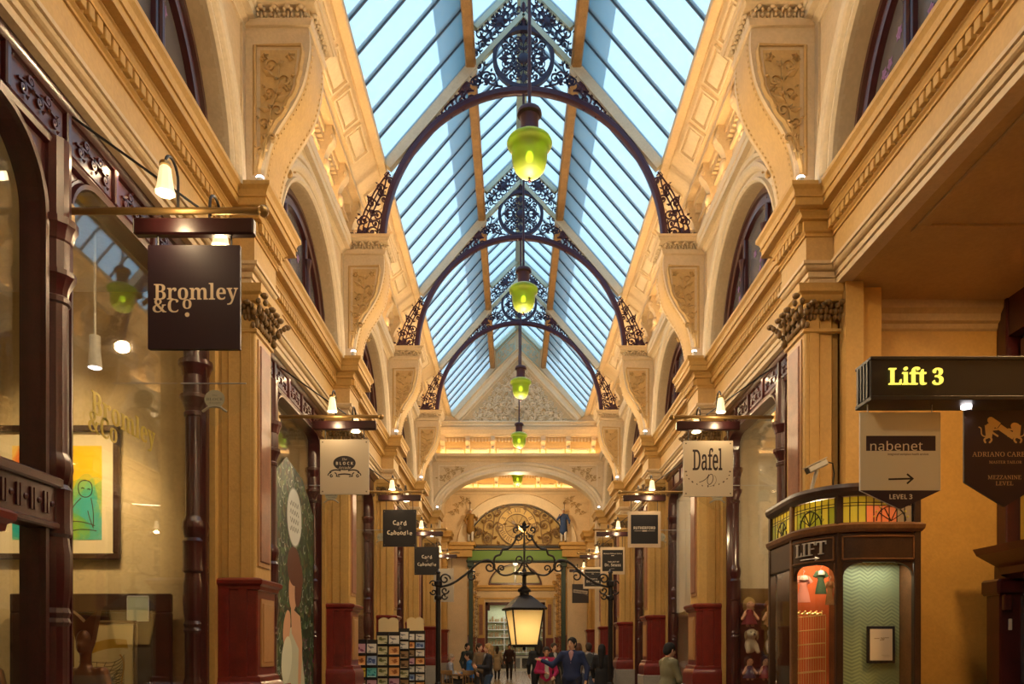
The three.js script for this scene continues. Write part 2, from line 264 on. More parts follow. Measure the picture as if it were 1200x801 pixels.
function entablature(side, W) {
  const path = [[2.70, -1.0]];
  for (let k = KN; k <= LAST; k++) path.push([2.70, P(k) - 0.31], [2.46, P(k) - 0.31], [2.46, P(k) + 0.31], [2.70, P(k) + 0.31]);
  path.push([2.70, END]);
  g().sweep(ARCHITRAVE, path).mesh('architrave', M.cream, W, { side, smooth: 0.3 });
  g().sweep([[0, 5.05], [0, 5.26]], path).mesh('frieze', M.buff, W, { side });
  g().sweep(CORNICE, path).mesh('cornice', M.ochre, W, { side, smooth: 0.3 });
  const one = g().box(2.634, 2.675, 5.306, 5.382, -0.031, 0.031, 0.004).geometry(side), rest = g();
  for (let k = KN; k <= LAST; k++) for (let j = 0; j < 37; j++) {
    const d = P(k) + 0.38 + j * 0.09; if (d > END - 0.2) continue;
    if (k >= -1 && k <= 1) { const m = new THREE.Mesh(one, M.ochre); m.name = 'dentil'; m.position.z = -d; m.castShadow = m.receiveShadow = true; W.add(m); } else rest.box(2.634, 2.675, 5.306, 5.382, d - 0.031, d + 0.031);
  }
  for (let k = KN; k <= LAST; k++) for (let q = -0.27; q < 0.3; q += 0.09) rest.box(2.394, 2.435, 5.306, 5.382, P(k) + q - 0.031, P(k) + q + 0.031);
  rest.mesh('dentil_course', M.ochre, W, { side, kind: 'stuff' });
}

function pilaster(side, W, k) {
  const p = P(k), near = k <= 4;
  const sh = g().box(2.48, 2.62, 2.2, 4.86, p - 0.23, p + 0.23, 0.012).box(2.60, 2.74, 2.2, 4.86, p - 0.205, p + 0.205, 0.01).box(2.72, 2.95, 2.2, 4.86, p - 0.175, p + 0.175, 0.01).box(2.52, 2.58, 2.2, 4.5, p - 0.236, p + 0.236).mesh('pilaster', M.ochre, W, { side });
  if (near) {
    g().box(2.468, 2.482, 2.34, 4.4, p - 0.17, p + 0.17).mesh('panel_frame', M.dadoTrim, sh, { side });
    g().box(2.455, 2.484, 2.38, 4.36, p - 0.135, p + 0.135, 0.01).mesh('panel', M.pink, sh, { side, label: 'dusky pink marbled inset panel' });
  }
  const wrap = (x, e) => [[2.95, p - 0.23 - e], [x, p - 0.23 - e], [x, p + 0.23 + e], [2.95, p + 0.23 + e]];
  const rnd3 = (prof, x) => g().sweep(prof, [[2.95, p - 0.23], [x, p - 0.23], [x, p + 0.23], [2.95, p + 0.23]].map((q) => q));
  // dado
  const da = g().box(2.45, 2.95, 1.32, 2.14, p - 0.26, p + 0.26, 0.012).box(2.54, 2.62, 1.32, 2.14, p - 0.275, p + 0.275).box(2.70, 2.80, 1.32, 2.14, p - 0.275, p + 0.275).mesh('dado', M.dado, sh, { side, label: 'dark red painted dado' });
  rnd3([[0, 2.1], [0.045, 2.12], [0.05, 2.15], [0.075, 2.17], [0.08, 2.2], [0.06, 2.215], [0, 2.23]], 2.47).mesh('dado_cap', M.dado, sh, { side, smooth: 0.5 });
  rnd3([[0.0, 1.36], [0.05, 1.33], [0.055, 1.29], [0.075, 1.27], [0.09, 1.22], [0.09, 1.05]], 2.47).mesh('dado_base', M.dado, sh, { side, smooth: 0.5 });
  if (near) g().box(2.438, 2.452, 1.42, 2.04, p - 0.18, p + 0.18).box(2.43, 2.44, 1.46, 2.0, p - 0.14, p + 0.14, 0.004).mesh('dado_panel', M.dadoTrim, sh, { side, label: 'orange-brown framed panel of the dado' });
  g().box(2.36, 2.98, 0, 1.06, p - 0.35, p + 0.35, 0.01).mesh('plinth', M.stone, sh, { side, label: 'grey stone plinth' });
  // capital
  rnd3([[0, 4.43], [0.02, 4.44], [0.02, 4.465], [0, 4.475]], 2.48).mesh('necking', M.ochre, sh, { side });
  rnd3([[0, 4.70], [0.03, 4.71], [0.045, 4.73], [0.05, 4.76], [0.075, 4.78], [0.08, 4.82], [0.085, 4.85], [0, 4.86]], 2.48).mesh('abacus', M.ochre, sh, { side, smooth: 0.5 });
  if (near) {
    const c = g();
    const tip = (x, y, d, dx, dd, s) => { const l = Math.hypot(dx, dd) || 1, tx = -dd / l, td = dx / l, B = (u, o, r, ry) => { const out = s * (0.15 * u + 0.42 * u * u); c.ball(x + dx / l * out + tx * o, y + s * (1.0 * u - 0.12 * u ** 5), d + dd / l * out + td * o, r, ry, r, 7, 5); }; B(0.2, 0, 0.022, 0.05); B(0.55, 0, 0.024, 0.045); B(0.95, 0, 0.036, 0.026); for (const e of [-1, 1]) { B(0.12, e * 0.035, 0.022, 0.03); B(0.45, e * 0.042, 0.024, 0.03); B(0.76, e * 0.034, 0.024, 0.028); } };
    for (const q of [-0.12, 0, 0.12]) tip(2.475, 4.5, p + q, -1, 0, 0.22);
    for (const x of [2.53, 2.66, 2.79]) { tip(x, 4.56, p - 0.225, 0, -1, 0.14); tip(x, 4.56, p + 0.225, 0, 1, 0.14); }
    tip(2.47, 4.46, p - 0.23, -0.7, -0.7, 0.3); tip(2.47, 4.46, p + 0.23, -0.7, 0.7, 0.3);
    c.box(2.46, 2.9, 4.6, 4.66, p - 0.25, p + 0.25, 0.02); c.mesh('capital', M.gilt, sh, { side, smooth: 0.8, label: 'dark gilded acanthus capital' });
  }
}

function console_(side, W, k) {
  const p = P(k), a = p - 0.25, b = p + 0.25;
  const curve = new THREE.SplineCurve(CONSOLE.map((q) => new THREE.Vector2(...q))).getPoints(34), outline = [...curve, new THREE.Vector2(2.6, 5.66), new THREE.Vector2(2.6, 7.22)];
  const body = g().slab(new THREE.Shape(outline), a, b).mesh('scroll_bracket', M.cream, W, { side, smooth: 0.45 });
  g().box(2.56, 2.62, 5.66, 7.3, p - 0.33, p + 0.33).mesh('backing_strip', M.cream, body, { side });
  // beaded front edge and its border fillets
  const fr = g(); fr.planar([[0.003, a + 0.045], [0.005, a + 0.05], [0.005, b - 0.05], [0.003, b - 0.045]], curve.map((q) => [q.x, q.y]).reverse()); fr.mesh('front_strip', M.buff, body, { side, smooth: 0.5 });
  const bd = g(), L = new THREE.SplineCurve(CONSOLE.slice(1).map((q) => new THREE.Vector2(...q)));
  for (let i = 0; i < 30; i++) { const q = L.getPointAt((i + 0.5) / 30); for (const e of [a + 0.075, b - 0.075]) bd.ball(q.x - 0.003, q.y, e, 0.012, 0.014, 0.012, 6, 4); }
  bd.mesh('beading', M.buff, body, { side, smooth: 1.2, kind: 'stuff' });
  // sunk side panels with foliage, on both flanks
  const inner = (s) => { const q = []; for (let i = 0; i <= 26; i++) { const y = 7.0 - i / 26 * (7.0 - 5.86 - s); let x = 2.0; for (const c of curve) if (c.y >= y) x = c.x; q.push([Math.min(x + 0.075 + s, 2.455 - s), y - s]); } q.push([2.46 - s, 5.84 + s * 3], [2.46 - s, 7.0 - s]); return q; };
  for (const [d, dir] of [[a, -1], [b, 1]]) {
    const P0 = inner(0), Q = inner(0.035);
    const frame = g().planar([[0, d], [0.003, d + dir * 0.018], [-0.016, d + dir * 0.022], [-0.03, d + dir * 0.008], [-0.036, d + dir * 0.002]], P0, true).mesh('panel_frame', M.buff, body, { side, smooth: 0.5 });
    g().slab(new THREE.Shape(Q.map((q) => new THREE.Vector2(...q))), d + (dir < 0 ? -0.006 : 0), d + (dir < 0 ? 0 : 0.006)).mesh('panel', M.buff, body, { side });
    const fo = g(), z = d + dir * 0.008, V = (q) => q.map(([x, y]) => [x, y]);
    const tmp = g().rinceau(V([[2.40, 5.98], [2.36, 6.2], [2.33, 6.4], [2.27, 6.62], [2.26, 6.88]]), 0, 7, (t) => 0.038 + 0.032 * t, 0.011, 0.024, { turns: 1.1 });
    for (const [x, y, s] of [[2.15, 6.9, 0.036], [2.38, 6.9, 0.03], [2.18, 6.62, 0.032], [2.36, 6.55, 0.032], [2.38, 6.28, 0.024]]) for (let i = 0; i < 5; i++) tmp.leaf(x, y, 0, s * 1.4, s * 1.0, i * 1.257, 0.03);
    for (const [x, y, an, l] of [[2.3, 6.72, 0.6, 0.12], [2.28, 6.62, 2.4, 0.12], [2.33, 6.42, 0.2, 0.1], [2.3, 6.5, 2.7, 0.12], [2.37, 6.15, 0.9, 0.07], [2.36, 6.25, 2.3, 0.08]]) tmp.leaf(x, y, 0, l * 1.15, l * 0.62, an, 0.032);
    fo.add(tmp, (x, y, q) => [x, y, z + (dir < 0 ? q : -q)]); fo.mesh('foliage', M.buff, frame, { side, smooth: 0.7 });
  }
  // bed mould, acanthus band and projecting ledge
  g().sweep([[0, 7.17], [0.02, 7.18], [0.028, 7.2], [0.03, 7.235], [0, 7.24]], [[2.62, a], [1.99, a], [1.99, b], [2.62, b]]).mesh('bed_mould', M.cream, body, { side, smooth: 0.5 });
  const blk = g().box(1.99, 2.62, 7.2, 7.34, a, b).mesh('ledge_block', M.cream, body, { side });
  const lf = g(); const leafAt = (x, d, nx, nd) => { const B = (u, o, r, ry) => { const out = 0.004 + 0.055 * u * u; lf.ball(x + nx * out + (nd ? o : 0), 7.225 + 0.11 * u, d + nd * out + (nx ? o : 0), nx ? 0.02 : r, ry, nd ? 0.02 : r, 7, 5); }; B(0.35, 0, 0.016, 0.05); B(0.9, 0, 0.026, 0.02); for (const s of [-1, 1]) { B(0.1, s * 0.026, 0.017, 0.022); B(0.45, s * 0.036, 0.019, 0.022); B(0.75, s * 0.03, 0.018, 0.02); } };
  for (let i = 0; i < 4; i++) leafAt(1.99, a + 0.07 + i * 0.12, -1, 0); for (let i = 0; i < 5; i++) { leafAt(2.05 + i * 0.12, a, 0, -1); leafAt(2.05 + i * 0.12, b, 0, 1); } lf.mesh('acanthus_band', M.cream, blk, { side, smooth: 0.9 });
  g().sweep([[0.0, 7.33], [0.06, 7.335], [0.075, 7.345], [0.08, 7.36], [0.095, 7.365], [0.1, 7.39], [0.11, 7.395], [0.12, 7.41], [-0.05, 7.41]], [[2.62, a], [1.99, a], [1.99, b], [2.62, b]]).box(1.95, 2.62, 7.36, 7.408, a, b).mesh('ledge', M.cream, body, { side, smooth: 0.5 });
}

function upperWall(side, W, k) {
  const d0 = P(k), c = d0 + 2, sh = new THREE.Shape();
  sh.moveTo(d0, 5.56); sh.lineTo(d0 + S, 5.56); sh.lineTo(d0 + S, 7.3); sh.lineTo(d0, 7.3); sh.closePath();
  const h = new THREE.Path(); h.moveTo(c - LUN.r, 5.57); h.lineTo(c + LUN.r, 5.57); for (let i = 0; i <= 28; i++) { const a = Math.PI * i / 28; h.lineTo(c + LUN.r * Math.cos(a), LUN.y + 0.06 + LUN.r * Math.sin(a)); } h.closePath(); sh.holes.push(h);
  const w = g().add(g().slab(sh, 0, 0.32), (u, v, t) => [2.58 + t, v, u]).mesh('upper_wall', M.cream, W, { side });
  const R = LUN.r;
  g().ring([[R, 2.6], [R, 2.545], [R + 0.02, 2.52], [R + 0.045, 2.52], [R + 0.05, 2.56], [R + 0.1, 2.56], [R + 0.105, 2.535], [R + 0.125, 2.51], [R + 0.15, 2.495], [R + 0.185, 2.495], [R + 0.19, 2.545], [R + 0.235, 2.545], [R + 0.24, 2.515], [R + 0.275, 2.505], [R + 0.285, 2.53], [R + 0.3, 2.58]], LUN.y + 0.06, c, 0.02, Math.PI - 0.02, 40).mesh('archivolt', M.creamLight, w, { side, smooth: 0.35 });
  // wall-top ledge that hides the cove lamps
  g().sweep([[0, 7.15], [0.02, 7.152], [0.022, 7.18], [0.04, 7.2], [0.06, 7.21], [0.06, 7.225], [0.12, 7.228], [0.122, 7.30], [0.135, 7.305], [0.145, 7.34], [0.145, 7.395], [0.12, 7.40], [0.115, 7.335], [-0.1, 7.335]], [[2.58, d0], [2.58, d0 + S]], false).mesh('wall_ledge', M.creamLight, W, { side, smooth: 0.3 });
  // cove back wall, soffit and panelled band
  const cv = g().box(2.66, 2.92, 7.28, 8.7, d0, d0 + S).mesh('cove_wall', M.cream, W, { side });
  g().sweep([[0, 8.30], [0.20, 8.30], [0.205, 8.27], [0.225, 8.265], [0.23, 8.31], [0.215, 8.315], [0.215, 8.335], [0.525, 8.585], [0.535, 8.575], [0.555, 8.60], [0.56, 8.62], [0.585, 8.615], [0.6, 8.64], [0.6, 8.67], [0.3, 8.7]], [[2.66, d0], [2.66, d0 + S]], false).mesh('panelled_band', M.cream, cv, { side, smooth: 0.4 });
  const fx = (u, v, t) => { const L = Math.hypot(0.31, 0.25), sx = -0.31 / L, sy = 0.25 / L; return [2.445 + sx * v - t * sy, 8.335 + sy * v + t * sx, u]; };
  for (let j = 0; j < 5; j++) {
    const u0 = d0 + 0.36 + j * 0.66, u1 = u0 + 0.58, v0 = 0.06, v1 = 0.34, q = g();
    const loop = [[u0, v0], [u1, v0], [u1, v1], [u0, v1]], ins = (e) => loop.map(([u, v]) => [u + (u < (u0 + u1) / 2 ? e : -e), v + (v < 0.2 ? e : -e)]);
    const lev = [[0, 0], [0.003, 0.034], [0.026, 0.036], [0.03, -0.004], [0.058, -0.004], [0.064, 0.026]];
    for (let i = 0; i + 1 < lev.length; i++) { const A = ins(lev[i][0]), B = ins(lev[i + 1][0]); for (let e = 0; e < 4; e++) { const f = (e + 1) % 4; q.quad(fx(...A[e], lev[i][1]), fx(...A[f], lev[i][1]), fx(...B[f], lev[i + 1][1]), fx(...B[e], lev[i + 1][1])); } }
    const C = ins(0.064); q.quad(...C.map((c2) => fx(...c2, 0.026))); q.mesh('panel', M.creamLight, cv, { side });
  }
  // modillions in the cove, with egg-like bosses, dentils and panels between
  const prof = new THREE.Shape([[2.67, 7.58], [2.63, 7.6], [2.60, 7.66], [2.595, 7.76], [2.585, 7.86], [2.56, 7.96], [2.52, 8.04], [2.48, 8.08], [2.455, 8.13], [2.455, 8.2], [2.475, 8.24], [2.475, 8.3], [2.67, 8.3]].map((q) => new THREE.Vector2(...q)));
  for (let j = 0; j < 5; j++) {
    const d = d0 + 0.46 + j * 0.77, m = g().slab(prof, d - 0.075, d + 0.075).mesh('modillion', M.cream, cv, { side, smooth: 0.5 });
    g().ball(2.57, 7.82, d, 0.06, 0.09, 0.075, 8, 6).ball(2.485, 8.16, d, 0.05, 0.055, 0.095, 8, 6).ball(2.575, 7.69, d - 0.05, 0.035, 0.05, 0.035, 6, 5).ball(2.575, 7.69, d + 0.05, 0.035, 0.05, 0.035, 6, 5).ball(2.585, 7.6, d, 0.03, 0.045, 0.04, 6, 5).mesh('boss', M.cream, m, { side, smooth: 1.2 });
    if (j < 4) { const e0 = d + 0.14, e1 = d + 0.63; g().box(2.632, 2.662, 7.5, 7.74, e0, e1, 0.006).box(2.612, 2.64, 7.54, 7.70, e0 + 0.04, e1 - 0.04, 0.008).mesh('cove_panel', M.cream, cv, { side }); }
  }
  const dn = g(); for (let j = 0; j < 36; j++) { const d = d0 + 0.3 + j * 0.096; dn.box(2.58, 2.662, 8.1, 8.2, d - 0.026, d + 0.026); } dn.box(2.56, 2.662, 8.2, 8.3, d0, d0 + S).box(2.625, 2.662, 7.98, 8.02, d0, d0 + S).mesh('cove_dentil_course', M.cream, cv, { side, kind: 'stuff' });
}

let winNo = 0;
function lunette(side, k) {
  const W = setting(`window_${++winNo}`, 'arched burgundy clerestory window'), c = P(k) + 2, R = LUN.r, y0 = LUN.y + 0.06;
  const f = g().ring([[R + 0.01, 2.84], [R + 0.01, 2.72], [R - 0.03, 2.71], [R - 0.045, 2.69], [R - 0.09, 2.69], [R - 0.1, 2.72], [R - 0.14, 2.73], [R - 0.15, 2.71], [R - 0.19, 2.72], [R - 0.2, 2.78], [R - 0.2, 2.84]], y0, c, 0, Math.PI, 36).box(2.7, 2.86, 5.5, 5.66, c - R, c + R).mesh('frame', M.timber, W, { side, smooth: 0.5 });
  for (const e of [-0.42, 0.42]) g().box(2.72, 2.82, 5.6, y0 + Math.sqrt((R - 0.1) ** 2 - e * e), c + e - 0.035, c + e + 0.035, 0.012).lathe([[0.05, 5.66], [0.03, 5.72], [0.04, 5.8], [0.028, 5.9], [0.028, 6.3], [0.045, 6.36], [0.05, 6.42]], 2.71, c + e, 8).mesh('mullion', M.timber, W, { side, smooth: 0.5 });
  const pane = (a, b) => { const s = new THREE.Shape(), n = 14, top = (u) => y0 + Math.sqrt(Math.max(0, (R - 0.16) ** 2 - (u - c) ** 2)); s.moveTo(a, 5.64); s.lineTo(b, 5.64); for (let i = 0; i <= n; i++) { const u = b + (a - b) * i / n; s.lineTo(u, top(u)); } s.closePath(); return g().add(g().slab(s, 0, 0.012), (u, v, t) => [2.77 + t, v, u]); };
  for (const [a, b] of [[c - R + 0.17, c - 0.45], [c - 0.39, c + 0.39], [c + 0.45, c + R - 0.17]]) {
    const m = pane(a, b).mesh('pane', M.lunPane, W, { side });
    if (k <= 0) { const e = g(); for (let i = 0; i < 9; i++) { const u = a + (b - a) * (0.2 + 0.6 * rnd()), v = 5.75 + rnd() * 0.8; if (Math.hypot(u - c, v - y0) > R - 0.3) continue; for (let q = 0; q < 5; q++) e.add(g().leaf(u, v, 0, 0.05, 0.04, q * 1.257 + i, 0.004), (x, y, z) => [2.766 + z, y, x]); } if (e.p.length) e.mesh('etched_flower', M.etch, m, { side, kind: 'stuff' }); }
  }
}
M.lunPane = phys([0.16, 0.14, 0.14], { rough: 0.25, transmission: 0.4, thickness: 0 }); M.etch = std([0.20, 0.10, 0.24], { rough: 0.7 });

for (const side of [-1, 1]) {
  const W = walls[side];
  entablature(side, W);
  for (let k = KN; k <= LAST; k++) pilaster(side, W, k);
  for (let k = -1; k <= 3; k++) console_(side, W, k);
  for (let k = KN; k <= KF; k++) { upperWall(side, W, k); if (k >= -1) lunette(side, k); }
  // piers, shop partitions, outer wall and slabs that close the building
  for (let k = KN; k <= LAST; k++) { const lob = side > 0 && (k === -1 || k === 0); g().box(2.93, lob ? 3.0 : 5.4, 0, 4.86, P(k) - 0.11, P(k) + 0.11).mesh('shop_partition', k === 0 && side < 0 ? M.shopWall : M.shopPale, W, { side }); g().box(2.80, 2.96, 0, 4.86, P(k) - 0.34, P(k) + 0.34).mesh('pier', M.ochre, W, { side }); }
  if (side > 0) g().box(4.68, 5.4, 0, 4.86, P(-1) - 0.1, P(-1) + 0.1).box(4.68, 5.4, 0, 4.86, P(0) + 0.14, P(0) + 0.34).mesh('shop_partition', M.shopPale, W, { side });
  g().box(5.4, 5.6, 0, 8.8, -1.2, END).mesh('outer_wall', M.shopPale, W, { side });
  g().box(2.78, 5.4, 4.86, 5.0, -1.2, END).mesh('shop_ceiling', M.shopPale, W, { side });
  g().box(2.68, 5.4, 8.7, 8.8, -1.2, END).mesh('roof_slab', M.lead, W, { side });
  g().box(2.9, 2.95, 5.0, 8.7, P(KF + 1), END).box(2.62, 2.9, 5.66, 8.7, P(KF + 1), END).mesh('upper_wall', M.cream, W, { side });
  g().box(2.62, 2.95, 0, 8.7, -1.2, -0.6).mesh('end_pier', M.cream, W, { side });
  // blank shutters for the bay beside and behind the eye
  g().box(2.9, 3.0, 0, 4.86, P(-2) + 0.3, P(-1) - 0.3).mesh('shop_shutter', M.timber, W, { side });
  for (let k = 4; k < LAST; k++) for (let e = 0; e < 1; e++) g().box(2.92, 3.0, 0, 4.86, P(k) + 0.34, P(k + 1) - 0.34).mesh('corridor_wall', k < 5 ? M.ochre : M.cream, W, { side });
}
{
  const b = setting('unseen_wall_back', 'unseen plain cream wall closing off light behind the eye'); g().box(-5.6, 5.6, 0, 12, -1.3, -1.0).mesh('plaster', M.cream, b);  // out of view, placed to close off light behind the camera
}

// ---------------------------------------------------------------- glass roof
const EAVE = [2.05, 8.63], PUR = [0.79, 10.10], LAN = [0.74, 10.62], RIDGE = [0, 11.36], OVER = [1.22, 10.14];
{
  const d0 = P(KN), d1 = P(KF + 1), SX = (a, b) => { const L = Math.hypot(b[0] - a[0], b[1] - a[1]); return { L, ux: (b[0] - a[0]) / L, uy: (b[1] - a[1]) / L }; };
  const slope = (a, b, t0, t1, dd0, dd1, n0, n1) => { const { L, ux, uy } = SX(a, b), q = g(); return q.add(g().box(t0, t1 ?? L, n0, n1, dd0, dd1), (u, n, d) => [a[0] + ux * u + uy * n, a[1] + uy * u - ux * n, d]); };
  for (const side of [-1, 1]) {
    // panes and bars: half-metre rhythm
    const pg = slope(EAVE, PUR, 0, null, 0.012, S / 8 - 0.012, -0.006, 0.006).geometry(side), lg = slope(LAN, RIDGE, 0, null, 0.012, S / 8 - 0.012, -0.006, 0.006).geometry(side);
    const bg = slope(EAVE, PUR, 0, null, -0.012, 0.012, -0.02, 0.03).geometry(side), bl = slope(LAN, RIDGE, 0, null, -0.014, 0.014, -0.02, 0.03).geometry(side);
    const put = (geo, mat, name, d) => { const m = new THREE.Mesh(geo, mat); m.name = name; m.position.z = -d; m.castShadow = m.receiveShadow = true; roof.add(m); };
    for (let k = KN; k <= KF; k++) for (let j = 0; j < 8; j++) { const d = P(k) + j * S / 8; put(pg, M.pane, 'pane', d); put(lg, M.pane, 'pane', d); put(bg, M.bar, 'glazing_bar', d); put(bl, M.bar, 'glazing_bar', d); }
    for (let k = KN; k <= KF + 1; k++) {
      slope(EAVE, PUR, 0, null, P(k) - 0.055, P(k) + 0.055, -0.16, -0.02).mesh('rafter', M.rafter, roof, { side });
      slope(LAN, RIDGE, 0, null, P(k) - 0.05, P(k) + 0.05, -0.1, -0.02).mesh('lantern_rafter', M.strut, roof, { side });
    }
    const pu = g().box(0.70, 0.84, 9.98, 10.16, d0, d1, 0.015).mesh('purlin', M.purlin, roof, { side });
    g().box(0.735, 0.80, 10.16, 10.66, d0, d1).mesh('lantern_side', M.purlin, pu, { side });
    g().box(0.688, 0.71, 10.02, 10.07, d0, d1).mesh('bead', M.purlin, pu, { side });
    slope([0.74, 10.62], OVER, 0, null, d0, d1, -0.012, 0.0).mesh('lantern_eave', M.eaveGlass, roof, { side, label: 'blue-green glass eave of the raised lantern, darkening the panes below' });  // lies outside the panes; its tint sets the dark band on them
    g().box(2.0, 2.12, 8.56, 8.66, d0, d1, 0.012).mesh('eave_beam', M.cream, roof, { side });
  }
  g().box(-0.035, 0.035, 11.22, 11.42, d0, d1).box(-0.09, 0.09, 11.19, 11.22, d0, d1).mesh('ridge_beam', M.strut, roof);
  // plaster vault over the crossing and the corridor beyond the gable
  g().box(-2.9, 2.9, 8.7, 8.9, d1 + 0.4, END).mesh('vault', M.cream, roof);
  g().box(-5.6, 5.6, 8.9, 9.0, END, END + 6).mesh('vault', M.cream, roof);
}

// ---------------------------------------------------------------- gable wall with the big arch, clock wall and end wall
function archPts(hw, ys, rise, n = 40) { const q = []; for (let i = 0; i <= n; i++) { const a = Math.PI * i / n; q.push([-hw * Math.cos(a), ys + rise * Math.sin(a)]); } return q; }
function friezeBand(W, d, y0, hw, n) {          // a lit modillion frieze across an end wall; the ledge hides its lamp
  g().sweep([[0, y0 - 0.16], [0.03, y0 - 0.14], [0.05, y0 - 0.08], [0.16, y0 - 0.05], [0.2, y0 - 0.02], [0.21, y0 + 0.05], [0.19, y0 + 0.055], [0.185, y0 - 0.0], [0, y0]], [[hw, d], [-hw, d]], false).mesh('frieze_ledge', M.cream, W, { smooth: 0.5 });
  const cr = g().add(g().sweep([[0, 0.56], [0.16, 0.56], [0.17, 0.6], [0.2, 0.62], [0.22, 0.7], [0.25, 0.74], [0.26, 0.82], [0.1, 0.86], [0.1, 0.98], [0, 0.98]], [[-hw, 0], [hw, 0]], false), (x, y, q) => [x, y0 + y, d - q]).mesh('frieze_cornice', M.cream, W, { smooth: 0.5 });
  for (let j = 0; j < n; j++) {
    const x = -hw + 0.35 + (2 * hw - 0.7) * j / (n - 1);
    const m = g().add(g().slab(new THREE.Shape([[0, 0.1], [0.05, 0.12], [0.06, 0.24], [0.09, 0.32], [0.14, 0.36], [0.2, 0.4], [0.2, 0.56], [0, 0.56]].map((q) => new THREE.Vector2(...q))), -0.07, 0.07), (a, b, c) => [x + c, y0 + b, d - a]).mesh('modillion', M.cream, W, { smooth: 0.5 });
    g().ball(x, y0 + 0.22, d - 0.1, 0.06, 0.08, 0.05).ball(x, y0 + 0.44, d - 0.19, 0.08, 0.05, 0.05).mesh('boss', M.cream, m, { smooth: 1.2 });
    if (j < n - 1) { const w = (2 * hw - 0.7) / (n - 1), c = x + w / 2; g().box(c - w * 0.36, c + w * 0.36, y0 + 0.08, y0 + 0.24, d - 0.03, d, 0.01).box(c - w * 0.28, c + w * 0.28, y0 + 0.115, y0 + 0.205, d - 0.045, d - 0.02, 0.008).mesh('frieze_panel', M.cream, W); }
  }
  g().box(-hw, hw, y0, y0 + 0.58, d - 0.012, d).mesh('frieze_back_shade', M.buff, W);  // darker buff puts the shade of the recess into the colour
  const dn = g(); for (let x = -hw + 0.05; x < hw; x += 0.1) dn.box(x - 0.028, x + 0.028, y0 + 0.44, y0 + 0.54, d - 0.09, d); dn.mesh('frieze_dentil_course', M.cream, cr, { kind: 'stuff' });
}
const ARCH1 = { d: P(KF + 1) + 0.05, hw: 2.36, ys: 5.62, rise: 1.28 };
const WALL2 = 27.9;
{
  const W = setting('wall_gable', 'gable wall with scrolled pediment, lit frieze and broad arch'), { d, hw, ys, rise } = ARCH1;
  const s = new THREE.Shape(); s.moveTo(-hw, 0); archPts(hw, ys, rise).forEach((q) => s.lineTo(...q)); s.lineTo(hw, 0); for (const q of [[2.9, 0], [2.9, 8.7], [2.06, 8.66], [0.8, 10.12], [0.76, 10.66], [0, 11.42], [-0.76, 10.66], [-0.8, 10.12], [-2.06, 8.66], [-2.9, 8.7], [-2.9, 0]]) s.lineTo(...q); s.closePath();
  const w = g().slab(s, d, d + 0.4).mesh('plaster', M.cream, W);
  g().planar([[0, d + 0.02], [0, d - 0.06], [0.03, d - 0.075], [0.07, d - 0.06], [0.09, d - 0.03], [0.17, d - 0.03], [0.19, d - 0.06], [0.24, d - 0.08], [0.27, d - 0.06], [0.3, d]], archPts(hw, ys, rise).reverse().map(([x, y]) => [-x, y])).mesh('archivolt', M.creamLight, W, { smooth: 0.5 });
  friezeBand(W, d, 7.36, 2.62, 7);
  for (const sx of [-1, 1]) {                      // spandrel panels
    const fr = g().box(1.55, 2.4, 7.06, 7.1, d - 0.03, d).box(2.37, 2.41, 6.45, 7.1, d - 0.03, d).mesh('spandrel_frame', M.creamLight, W, { side: sx });
    g().rinceau([[1.62, 7.0], [1.9, 6.95], [2.12, 6.85], [2.28, 6.62]], d - 0.012, 6, (t) => 0.05 + 0.05 * t, 0.014, 0.022).mesh('spandrel_relief', M.gilt2, fr, { side: sx, smooth: 0.7 });
  }
  // the pediment: raking mouldings, base band and scrolled tympanum
  const rake = [[-1.78, 8.42], [0, 10.36], [1.78, 8.42]], tri = [[-1.72, 8.4], [1.72, 8.4], [0, 10.28]];
  g().planar([[0, d], [0, d - 0.05], [0.03, d - 0.07], [0.08, d - 0.07], [0.1, d - 0.04], [0.2, d - 0.04], [0.23, d - 0.09], [0.27, d - 0.1], [0.3, d]], rake.map((q) => [...q])).mesh('raking_cornice', M.creamLight, W, { smooth: 0.5 });
  g().box(-2.3, 2.3, 8.24, 8.38, d - 0.12, d, 0.02).box(-2.5, 2.5, 8.34, 8.4, d - 0.16, d, 0.015).mesh('pediment_base', M.creamLight, W);
  const ty = g().slab(new THREE.Shape(tri.map((q) => new THREE.Vector2(...q))), d - 0.01, d + 0.01).mesh('tympanum', M.ochreDark2, W);  // darker ground carries the shade between the carvings in its colour
  const rl = g();
  for (const sx of [-1, 1]) { const R1 = g(), F = (pts, n, r) => R1.rinceau(pts, d - 0.03, n, r, 0.022, 0.045);
    F([[0.05, 8.52], [0.5, 8.62], [0.9, 8.55], [1.35, 8.5]], 9, (t) => 0.12 - 0.07 * t); F([[0.12, 8.9], [0.45, 9.05], [0.75, 8.85], [1.05, 8.72]], 7, (t) => 0.12 - 0.05 * t); F([[0.1, 9.3], [0.32, 9.5], [0.55, 9.32], [0.72, 9.12]], 5, 0.085); F([[0.05, 9.65], [0.14, 9.85], [0.24, 9.72]], 3, 0.06); F([[0.2, 8.55], [0.16, 8.9], [0.2, 9.2], [0.1, 9.7]], 5, 0.07);
    for (let y = 8.5, j = 0; y < 9.95; y += 0.165, j++) { const w = (10.2 - y) / (10.28 - 8.4) * 1.66; if (w > 0.2) R1.rinceau(Array.from({ length: 5 }, (_, i) => [0.04 + (w - 0.06) * i / 4, y + 0.03 * ((i + j) % 2 ? 1 : -1)]), d - 0.022, Math.max(2, Math.round(w / 0.14)), 0.062, 0.012, 0.03, { start: j % 2 }); }
    rl.add(R1, (x, y, q) => [sx * x, y, q]); }
